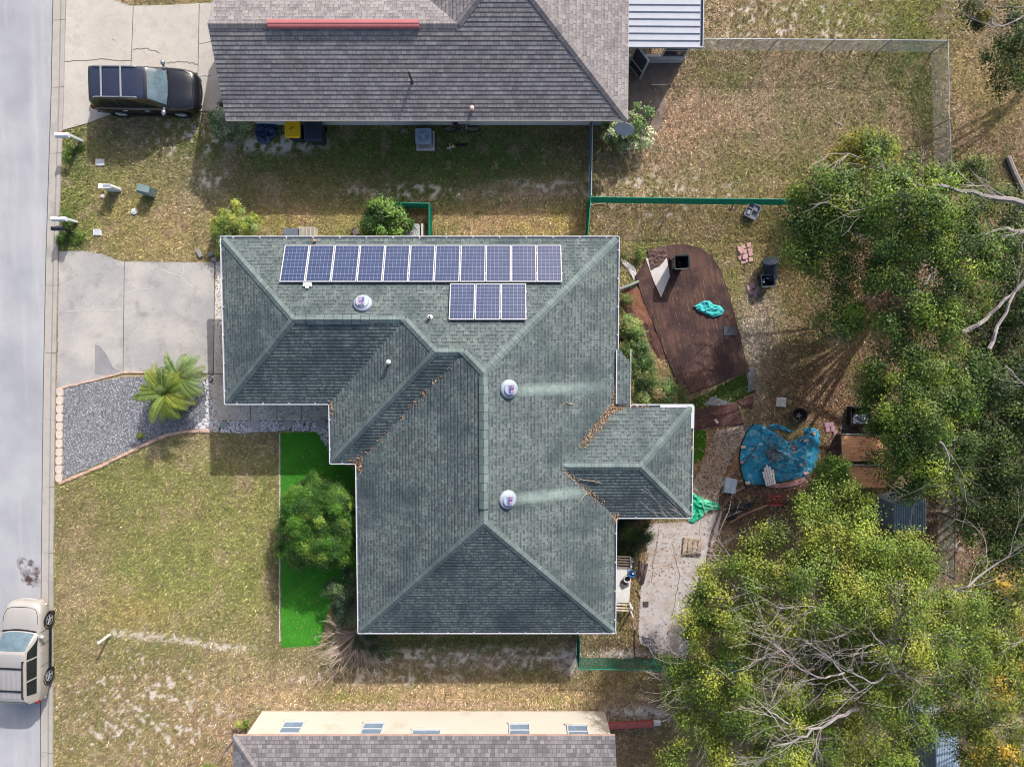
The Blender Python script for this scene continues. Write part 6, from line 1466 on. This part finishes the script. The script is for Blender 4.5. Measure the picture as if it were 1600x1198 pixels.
mb = MB(); mb.box((0,0,.1), (.22,.3,.2), bev=.02); mb.box((.02,.2,.22), (.12,.1,.1), rz=.4, bev=.01); o = mb.build('meter_box', mat('meter_dark', (110,100,98), .7, 9, .25)); o.location = W(556,364,0); o.rotation_euler = (0,0,.5); tag(o, 'small dark hose bib box left of the leafy shrub at the upper eave', 'box')
# satellite dish on a mast
root = empty('satellite_dish', W(962,228,0), 'grey oval satellite dish tilted above the shrub at the house corner', 'satellite dish'); c_ = Vector((.14,.32,1.55))
mb = MB(); mb.tube([(.05,.15,0),(.12,.30,1.5)], .025, 8); mb.build('mast', GALV, root, smooth=True)
rot = Vector((-.28,-.80,.42)).to_track_quat('Z', 'Y').to_matrix() @ Matrix.Rotation(.3, 3, 'Z'); mb = MB(); mb.lathe([(.001,0),(.20,.02),(.36,.065),(.42,.095),(.425,.085),(.36,.05),(.001,-.02)], n=28, c=c_, rot=rot @ Matrix.Diagonal((1.0,.86,1))); mb.build('dish', mat('dish_grey', (190,198,206), .5, 4, .06), root, smooth=True)
mb = MB(); q = c_+rot @ Vector((0,-.36,.05)); l = c_+rot @ Vector((0,-.12,.45)); mb.tube([q, l], .016, 6); mb.build('arm', GALV, root); mb = MB(); mb.ell(l, (.06,.05,.05), 8, 6); mb.build('receiver', mat('lnb', (80,84,92), .5), root, smooth=True)
# ================= shrubs and trees =================
LEAFG = mat('leaf', (90,110,50), .55, 5, .05, 60, .05, attr=True, trans=.09, spec=.3)
def bl(px, py, rpx, z, rz=None, s=1.0):
    p = W(px, py, z); r = rpx*(H-z)/F*s
    return (p[0], p[1], z, r, r, rz if rz else r*.75)
def shrub(name, label, px, py, blobs, cols, dens=14, per=40, sig=.12, ll=.085, lw=.05, cat='shrub', stems=6, group=None, k=K, hb_=.0, up=.7, low=-.3):
    c = W(px, py, 0); root = empty(name, c, label, cat, group=group); o_ = np.array(c)
    B = [bl(*b) for b in blobs]
    V, C = foliage(B, cols, dens*.62, per*7.0, sig*.95, ll*.82, lw*.82, up, k, low=low); f = polymesh('foliage', V-o_, C, LEAFG, root)
    mb = MB()
    for b in B:
        for i in range(stems):
            a = R.uniform(0, 6.28); e = Vector((b[0]-c[0]+b[3]*.6*math.cos(a), b[1]-c[1]+b[4]*.6*math.sin(a), b[2]+b[5]*R.uniform(-.2,.5)))
            s_ = Vector((R.gauss(0,.05), R.gauss(0,.05), 0)); mb.tube([s_, s_.lerp(e,.5)+Vector((R.gauss(0,.08), R.gauss(0,.08), .08)), e], [.025,.017,.008], 5)
    mb.build('stem', BARK, root); return root
G1c = [(96,128,52),(74,104,44),(120,150,62),(60,84,40)]; G2c = [(150,160,66),(120,140,60),(180,178,84),(96,118,50)]
shrub('round_bush', 'large round dense green bush on the turf against the green roofed house', 497, 815, [(497,818,56,1.35,1.2),(480,790,34,1.6,.9),(525,790,32,1.7,.9),(520,850,36,1.5,.9),(470,850,34,1.2,.9),(500,770,26,1.5,.7),(535,825,24,1.8,.7)], [(70,120,32),(54,98,28),(92,138,40),(42,80,26),(124,150,52)], 60, 70, .13, .07, .042, 'bush', low=-.6, k=.62)
shrub('shrub', 'variegated pale green shrub by the corner of the grey roofed house', 357, 188, [(352,182,22,.9,.6),(372,198,18,.7,.5),(345,200,14,.6,.45),(385,203,10,.5,.4)], [(140,156,110),(110,134,84),(170,182,140),(84,110,62),(190,196,160)], 20, 34, .10, .09, .05)
shrub('shrub', 'rounded yellow green shrub at the garage corner beside the driveway', 368, 356, [(368,350,32,.7,.6),(350,368,20,.6,.5),(390,350,18,.7,.5),(345,388,12,.5,.4),(346,352,14,.6,.45)], [(170,176,72),(140,156,60),(190,190,96),(110,136,56),(150,168,110)], 22, 36, .10, .075, .045)
shrub('shrub', 'glossy green leafy shrub inside the small green fence', 602, 346, [(602,342,30,1.0,.8),(585,356,18,.8,.6),(622,352,18,.9,.6),(602,330,18,1.2,.5)], [(84,124,50),(64,100,44),(110,146,64),(50,80,36),(128,158,70)], 22, 36, .12, .11, .06, low=-.5)
shrub('shrub', 'pale flowering shrub around the satellite dish at the house corner', 975, 205, [(1000,178,16,1.2,.5),(985,210,22,.8,.5),(960,208,18,.7,.5),(1005,208,16,.7,.5),(962,226,13,.5,.4),(996,190,14,1.0,.5)], [(150,170,104),(120,150,84),(180,192,140),(92,122,66),(200,206,164)], 18, 32, .10, .10, .055)
shrub('shrub', 'yellow flecked shrub with a green crown beside the lean to roof', 995, 560, [(990,530,20,1.0,.6),(998,560,24,1.2,.7),(1000,585,22,1.2,.7),(985,510,14,.8,.5)], [(84,116,54),(62,92,44),(112,140,74),(50,76,38),(150,160,90)], 34, 50, .11, .08, .045)
shrub('shrub', 'pink tinged pale shrub between the porch wing roof and the deck', 1035, 618, [(1030,612,24,.9,.6),(1052,622,16,.8,.5),(1008,618,18,.9,.6),(1062,634,10,.6,.4)], [(98,126,64),(76,104,52),(136,150,92),(168,144,106),(62,88,46)], 34, 50, .10, .08, .045)
shrub('shrub', 'low dark green weeds on the grass strip under the east roof edge', 985, 505, [(982,500,13,.25,.2),(978,470,10,.25,.2),(990,398,16,.25,.2)], [(96,120,56),(74,98,46),(130,146,70)], 14, 26, .12, .09, .03, stems=0)
shrub('shrub', 'dark green shrub hidden behind the bare pink twigs at the house corner', 545, 935, [(535,925,26,.9,.6),(550,905,18,.9,.6),(570,1000,20,.5,.4),(600,1010,18,.4,.35),(540,955,20,.8,.5)], [(60,84,58),(46,68,48),(80,104,64),(100,120,70)], 16, 34, .12, .08, .045)
shrub('shrub', 'dark ferny plants in the corner below the porch wing roof', 985, 838, [(975,826,22,.4,.3),(1000,835,18,.4,.3),(980,860,16,.3,.25)], [(56,84,44),(40,64,34),(80,108,52)], 16, 34, .12, .13, .03, stems=2)
shrub('shrub', 'small yellow green weeds beside the cream house corner at the frame edge', 385, 1130, [(378,1130,9,.3,.25),(325,1196,14,.5,.4)], [(140,150,60),(110,130,54),(170,170,80)], 20, 30, .09, .08, .03, stems=2)
shrub('weed', 'tiny green plant growing alone in the grey gravel', 219, 682, [(219,682,4.5,.12,.10)], [(110,130,50),(140,150,60)], 90, 9, .05, .12, .03, 'plant', stems=2)
shrub('weed', 'bushy grass around the two mailboxes', 100, 362, [(105,366,10,.12,.15),(104,345,8,.12,.12),(98,372,9,.12,.14),(120,372,10,.08,.1)], [(84,116,44),(64,96,38),(110,138,54)], 26, 28, .09, .11, .025, 'weeds', stems=1)
shrub('weed', 'bushy grass around the upper white mailbox post', 118, 226, [(117,228,10,.10,.14),(110,240,8,.08,.1)], [(90,122,48),(70,102,40),(120,144,58)], 26, 26, .09, .11, .025, 'weeds', stems=1)
# pale spiky plant below the porch wing
def rosette(name, label, px, py, n, ln, z, cols, m, cat):
    c = W(px, py, 0); root = empty(name, c, label, cat); V = []; P = pal(cols); C = []
    for i in range(n):
        a = R.uniform(0, 6.28); l = ln*R.uniform(.6,1.1); el = R.uniform(.15,.8); w_ = .035
        d = Vector((math.cos(a), math.sin(a), 0)); s_ = Vector((-d.y, d.x, 0))
        pts = [d*(l*t*math.cos(el*(1-t*.8)))+Vector((0,0,z+l*math.sin(el)*t*(1.2-t))) for t in (0,.35,.7,1)]
        for j in range(3): 
            wa, wb = w_*(1-j/3.2), w_*(1-(j+1)/3.2); V.append([pts[j]-s_*wa, pts[j]+s_*wa, pts[j+1]+s_*wb, pts[j+1]-s_*wb]); C.append(P[i % len(P)]*R.uniform(.8,1.2))
    polymesh('leaves', np.array([[tuple(q) for q in f] for f in V]), np.array(C), m, root); return root
rosette('spiky_plant', 'pale dried spiky plant in the shade below the porch wing', 979, 848, 26, .42, .12, [(196,184,150),(170,160,124),(214,206,176)], LEAFG, 'plant')
# palms
def palm(label, px, py, zc, nf, fl, cols, seedo):
    c = W(px, py, 0); root = empty('palm', c, label, 'palm'); V = []; C = []; P = pal(cols, .52)
    cz = Vector((0,0,zc)); rb = MB()
    for i in range(nf):
        a = i*2.399+R.gauss(0,.12); el = R.uniform(.05,1.1); L_ = fl*R.uniform(.78,1.1)
        d = Vector((math.cos(a), math.sin(a), 0)); pts = []; p = cz.copy(); e = el
        for j in range(13):
            pts.append(p.copy()); p = p+(d*math.cos(e)+Vector((0,0,math.sin(e))))*L_/12; e -= (.115+.02*R.random())
        rb.tube(pts, [.018*(1-j/15) for j in range(13)], 4, cap=False)
        cb = P[R.randrange(len(P))]*R.uniform(.8,1.25)
        for j in range(6, 61, 2):
            t = j/61*12; q = int(t); fr = t-q; b = pts[q].lerp(pts[min(q+1,12)], fr); tg = (pts[min(q+1,12)]-pts[q]).normalized()
            sd = tg.cross(Vector((0,0,1))).normalized(); up = sd.cross(tg)
            ll = fl*.20*math.sin(math.pi*min(1,(j/61)*.92+.06))**.6
            for s_ in (-1, 1):
                dr = (sd*s_*.86+tg*.55+up*.22).normalized(); m_ = b+dr*ll*.55; e_ = b+dr*ll+Vector((0,0,-.18*ll)); w_ = tg*.0125
                V.append([b-w_, b+w_, m_+w_*1.1, m_-w_*1.1]); V.append([m_-w_*1.1, m_+w_*1.1, e_+w_*.2, e_-w_*.2]); cc = cb*R.uniform(.8,1.2); C += [cc, cc]
    polymesh('fronds', np.array([[tuple(q) for q in f] for f in V]), np.array(C), LEAFG, root)
    rb.build('rachis', mat('rachis', (150,160,90), .7), root)
    mb = MB(); mb.lathe([(.16,0),(.15,zc*.3),(.17,zc*.6),(.15,zc*.9),(.07,zc+.05)], n=12); mb.build('trunk', mat('palm_trunk', (110,92,74), .95, 12, .3, 30, .2, bump=.02), root, smooth=True)
palm('bright green palm with arching fronds over the grey gravel', 283, 612, 1.35, 42, 1.42, [(128,150,50),(92,126,42),(156,166,60),(70,102,38)], 1)
palm('finer pale green palm leaning over the driveway corner', 302, 588, 1.25, 30, 1.25, [(130,156,90),(104,136,70),(150,168,96)], 2)
# dead shrub at the lower left corner of the house
c = W(566, 985, 0); root = empty('bare_shrub', c, 'bare pinkish twiggy shrub fanning out at the lower left house corner', 'shrub'); mb = MB(); tips = []
for i in range(34):
    a = math.radians(R.uniform(125, 345)); d = (math.cos(a), math.sin(a), R.uniform(.25,.9)); grow(mb, (R.gauss(0,.06)-.1, R.gauss(0,.06), .05), d, R.uniform(.95,1.35), .022, 2, 4, .30, .03, .5, (2,3), tips)
mb.build('branches', mat('pink_bark', (188,168,154), .95, 9, .2), root)
tp = np.array(tips); tp = tp[rng.random(len(tp)) < .45]; cl = np.repeat(tp, 5, 0)+rng.normal(size=(len(tp)*5, 3))*.05
polymesh('leaves', leaf_quads(cl, .06, .035), pal([(150,150,90),(120,130,76),(170,140,100)])[rng.integers(0, 3, len(cl))], LEAFG, root)
# ---- trees ----
def tree(name, label, tx, ty, blobs, cols, bare=(), dens=8, per=46, sig=.26, ll=.095, lw=.058, limbs=True, trunk_r=.2, fork=2.0, k=.58, wander=()):
    c = W(tx, ty, 0); root = empty(name, c, label, 'tree'); o_ = np.array(c); oV = Vector(c)
    B = [bl(*b) for b in blobs]
    V, C = foliage(B, cols, dens*.62, per*7.0, sig*.95, ll*.82, lw*.82, .8, k); polymesh('crown', V-o_, C, LEAFG, root)
    mb = MB(); base = Vector((0,0,0)); fk = Vector((R.gauss(0,.1), R.gauss(0,.1), fork)); mb.tube([base+Vector((0,0,-.1)), base.lerp(fk,.5), fk], [trunk_r*1.25, trunk_r, trunk_r*.9], 9)
    for b in B:
        e = Vector(b[:3])-oV+Vector((0,0,-b[5]*.2)); m_ = fk.lerp(e,.5)+Vector((R.gauss(0,.25), R.gauss(0,.25), .3)); mb.tube([fk, fk.lerp(m_,.5)+Vector((R.gauss(0,.1), R.gauss(0,.1), .1)), m_, e], [trunk_r*.42, trunk_r*.3, trunk_r*.2, .02], 6, cap=False)
        for i in range(2): grow(mb, m_.lerp(e, R.uniform(.4,1)), (R.gauss(0,1), R.gauss(0,1), R.uniform(-.2,.5)), b[3]*R.uniform(.5,.8), .022, 1, 4, .5)
    mb.build('trunk', BARK, root)
    if bare:
        for (pts, r0, z0, z1, twig) in bare:
            mb = MB()
            n = len(pts); P = [Vector(W(p[0], p[1], z0+(z1-z0)*i/(n-1)))-oV for i, p in enumerate(pts)]
            Q = []
            for a, b in zip(P[:-1], P[1:]):
                for t in (0, .33, .66): Q.append(a.lerp(b, t)+Vector((R.gauss(0,.03), R.gauss(0,.03), R.gauss(0,.05))))
            Q.append(P[-1]); mb.tube(Q, [max(.009, .8*r0*(1-.75*i/(len(Q)-1))) for i in range(len(Q))], 6, cap=True)
            for i in range(int(twig*.75)):
                j = R.randint(len(Q)//4, len(Q)-1); d = (Q[min(j+1, len(Q)-1)]-Q[j-1]).normalized(); d = d+Vector((R.gauss(0,.6), R.gauss(0,.6), R.gauss(.1,.3)))
                grow(mb, Q[j], d, R.uniform(.7,1.5), max(.0085, r0*.18), 2, 4, .45, 0, .5, (2,3))
            mb.build('bare_branch', mat('bleached_branch', (166,156,154), .95, 9, .2, 40, .15), root)
    return root
DK = [(88,120,36),(62,92,28),(116,144,44),(44,72,24),(142,158,52),(76,106,34)]
DK2 = [(76,100,42),(58,80,36),(100,122,52),(46,66,30),(116,132,60)]
YG = [(132,144,50),(112,132,44),(144,150,54),(92,116,38),(150,152,56),(106,128,44),(76,100,36),(98,122,40)]
tree('oak_tree', 'spreading dark green oak with bare grey limbs behind the long green fence', 1420, 400,
 [(1268,300,34,5.5,1.0),(1300,290,40,5.8,1.2),(1262,345,38,5.2,1.1),(1300,360,42,5.6,1.2),(1258,395,34,5,1.0),(1296,418,34,5.2,1.0),(1345,330,44,6.4,1.2),(1395,315,44,6.6,1.2),(1440,340,44,6.6,1.2),(1490,350,40,6.2,1.1),(1370,375,36,6.2,1.0),(1440,400,40,6.2,1.1),(1500,410,44,6.4,1.1),(1545,400,36,6.2,1.0),(1345,430,32,6.0,1.0),(1385,450,38,5.8,1.0),(1300,510,34,4.6,.9),(1330,480,28,5,.8),(1430,480,40,6,1.0),(1490,470,44,6.2,1.1),(1460,520,38,6,1.0),(1395,520,32,5.6,.9),(1360,255,34,5,.8),(1420,285,38,5,.9),(1465,300,36,5,.9),(1400,365,36,4.6,.8),(1450,380,36,4.6,.8),(1330,360,30,4.4,.8)],
 DK, [([(1500,396),(1440,399),(1405,397),(1380,398),(1340,394)],.10,5.0,5.4,5),([(1640,330),(1600,318),(1540,304),(1480,293),(1440,288),(1400,272),(1356,252)],.15,6.2,5.4,7),([(1640,366),(1600,360),(1560,358),(1528,368)],.13,6.6,6.2,2),([(1600,362),(1570,370),(1545,377)],.09,6.5,6.1,2),([(1420,330),(1380,320),(1350,330)],.05,7.0,7.2,6)], 8, 46, .25)
tree('oak_tree', 'dark green oak above the orange plywood boxes', 1470, 640,
 [(1400,580,44,5.6,1.1),(1450,575,40,5.8,1.1),(1395,630,44,5.6,1.1),(1440,640,46,6.2,1.2),(1490,620,40,6,1.1),(1400,690,38,5.4,1.0),(1445,700,46,6,1.2),(1490,690,38,5.6,1.0),(1420,745,34,5.2,.9),(1370,650,26,5,.8),(1465,740,36,5.4,.9),(1500,575,34,6,1.0),(1370,600,26,5,.8)],
 DK, [([(1500,520),(1540,500),(1570,470),(1600,440),(1640,420)],.11,6.4,6.8,3),([(1545,545),(1560,510),(1590,455),(1620,425)],.10,6.6,6.9,3),([(1470,690),(1485,710),(1482,735)],.05,7.2,7,6)], 8, 46, .25)
tree('oak_tree', 'big yellow green oak with many bare grey twigs filling the lower right', 1300, 1010,
 [(1290,790,44,4.4,.9),(1330,800,40,5,1.0),(1240,840,44,5.2,1.1),(1300,850,50,6,1.2),(1360,850,50,6,1.2),(1410,880,46,6,1.2),(1180,880,36,5.0,1.0),(1210,920,46,6,1.2),(1270,920,50,6.8,1.2),(1340,930,52,7,1.2),(1400,940,48,6.8,1.2),(1450,930,44,6.4,1.1),(1500,950,40,6,1.0),(1120,940,36,4.6,.9),(1150,985,40,5.4,1.0),(1105,1010,34,4.8,.9),(1110,1065,36,4.8,.9),(1160,1050,36,5.4,1.0),(1210,985,34,6,1.0),(1400,1010,40,6.8,1.0),(1460,1000,44,6.6,1.1),(1440,1060,44,6.4,1.1),(1360,1085,38,6,1.0),(1290,1090,32,5.6,.9),(1220,1110,36,5.6,1.0),(1160,1120,44,5.4,1.0),(1110,1120,34,4.6,.9),(1150,1175,44,5,1.0),(1220,1180,44,5.4,1.0),(1290,1160,40,5.4,1.0),(1350,1150,36,5.6,.9),(1410,1110,36,5.8,.9),(1070,1085,22,4,.6),(1095,970,24,4.2,.7),(1520,1010,34,6,1.0),(1060,1190,30,4.2,.7),(1300,1000,40,4.4,.8),(1250,1035,40,4.2,.8),(1345,1035,40,4.6,.8),(1385,1080,36,4.6,.8),(1310,1055,38,4.4,.8),(1265,975,36,5,.8),(1330,975,36,5.2,.8),(1500,1060,40,5.4,1.0),(1480,1110,34,5,.8),(1250,1120,36,4.6,.8),(1330,1190,36,5,.9),(1390,1170,36,5,.9),(1425,1150,26,5,.8),(1180,1010,34,4.6,.8),(1440,980,36,6.4,1),(1085,965,30,4.4,.8),(1072,1030,32,4.4,.8),(1062,1090,28,4.2,.7),(1080,1150,34,4.4,.8),(1115,895,26,4.2,.7),(1540,990,36,5.4,.9),(1560,945,34,5,.9)],
 YG, [([(1392,1050),(1390,1035),(1385,1015),(1360,985),(1330,965)],.06,6.6,7.6,16),([(1385,1050),(1370,1068),(1340,1055),(1310,1040)],.055,6.6,7.4,14),([(1340,1105),(1310,1120),(1270,1140),(1230,1130),(1200,1110)],.09,6,6.4,22),([(1270,1140),(1240,1160),(1210,1165)],.06,6.2,6.4,14),([(1340,1080),(1320,1060),(1300,1030),(1270,1010),(1240,990)],.05,6.4,7,20),([(1320,1050),(1290,1060),(1250,1045),(1215,1010)],.05,6.6,7,20),([(1395,1040),(1420,1055),(1440,1070)],.04,6.8,7,8),([(1380,1010),(1395,985),(1405,960)],.04,7,7.6,10),([(1300,960),(1260,945),(1220,950)],.04,7,7.2,12),([(1120,1130),(1080,1100),(1050,1080)],.04,4.4,4.4,12),([(1150,1085),(1130,1060),(1090,1040),(1050,1035)],.04,4.8,4.6,12),([(1180,930),(1150,900),(1120,870),(1095,845)],.04,4.2,4.2,16),([(1160,890),(1125,850),(1120,830)],.03,4.0,4,12),([(1470,940),(1510,915),(1560,880),(1580,860)],.07,6.2,6.6,14),([(1440,1020),(1480,1030),(1530,1045)],.05,6.4,6.2,8)],
 7.2, 46, .25, k=.72)
tree('oak_tree', 'yellowing oak with orange leaf patches in the lower right corner', 1575, 1060,
 [(1550,900,38,4.6,.9),(1590,930,40,5,1.0),(1540,1080,44,5.6,1.0),(1585,1040,44,5.4,1.0),(1590,1100,44,5.2,1.0),(1570,1000,40,5.2,1.0),(1500,1140,36,4.8,.9),(1560,1150,44,5.2,1.0),(1600,1180,44,5,1.0),(1530,1180,34,4.6,.9)], YG[:4]+[(200,160,50),(96,114,50)], [([(1610,990),(1560,1020),(1530,1040)],.05,5.6,6,8),([(1500,1105),(1540,1110),(1570,1105)],.08,3.6,4,4)], 7, 44, .25)
tree('oak_tree', 'dark shaded oak along the right frame edge', 1590, 700,
 [(1540,560,34,4.6,.9),(1590,560,44,5,1.1),(1560,620,40,4.8,1.0),(1600,640,44,5,1.1),(1540,690,38,4.6,.9),(1590,710,44,5,1.0),(1540,770,40,4.4,.9),(1590,790,44,4.6,1.0),(1530,830,34,4,.8),(1585,860,40,4.4,.9),(1590,480,36,5.6,1.0),(1540,520,36,4.8,.9),(1515,610,30,4.6,.9),(1530,655,34,4.4,.9),(1565,480,34,5,.9),(1600,430,34,5,.9),(1590,370,30,4.4,.8),(1555,740,36,4.4,.9),(1515,745,28,4.4,.8),(1575,830,36,4.2,.8),(1545,600,34,5,.9),(1570,670,36,5,.9),(1570,330,30,3.6,.7),(1520,320,20,3,.6),(1560,400,30,3.6,.8)], DK2, [([(1640,640),(1600,600),(1570,570)],.08,5.6,5.8,4)], 9, 46, .25)
tree('oak_tree', 'oak branch tips with dark green leaves reaching in at the upper right corner', 1640, 60,
 [(1590,60,34,4,.8),(1570,95,26,3.8,.6),(1600,30,26,4,.7),(1580,125,16,3.2,.4),(1530,8,30,4,.6)], DK2+[(160,140,40)], [([(1660,30),(1600,25),(1575,38),(1550,42),(1520,32),(1500,15)],.05,4.4,4.2,10),([(1555,42),(1545,25),(1535,5)],.04,4.3,4.5,10)], 9, 46, .22)
tree('young_oak', 'small golden topped oak bush beside the grey chain link fence', 1352, 250, [(1352,236,32,2.6,.9),(1330,230,22,2.4,.7),(1375,250,22,2.4,.7),(1318,262,24,2.2,.7)], [(176,160,40),(140,140,46),(110,124,46),(84,102,40),(190,170,54)], [], 13, 44, .18, trunk_r=.07, fork=1.0)
tree('young_oak', 'small round green oak bush just right of the grey chain link fence', 1505, 272, [(1505,270,28,2.2,.8),(1490,280,18,2.0,.6),(1525,280,20,2.0,.6)], [(110,126,54),(84,104,44),(136,146,66),(66,86,38)], [], 13, 44, .18, trunk_r=.06, fork=.9)
tree('young_oak', 'bright green low sapling at the right end of the blue tarp', 1295, 748, [(1295,742,22,1.4,.6),(1312,732,16,1.6,.5),(1282,762,16,1.2,.5)], [(110,146,46),(84,124,40),(140,166,60)], [], 16, 40, .14, trunk_r=.05, fork=.6)
mb = MB(); mb.tube([W(x_, y_, .12) for x_, y_ in [(1575,245),(1586,272),(1600,300)]], .11, 7); tag(mb.build('fallen_log', BARK), 'dark grey log leaning in the leaves at the right edge', 'log')
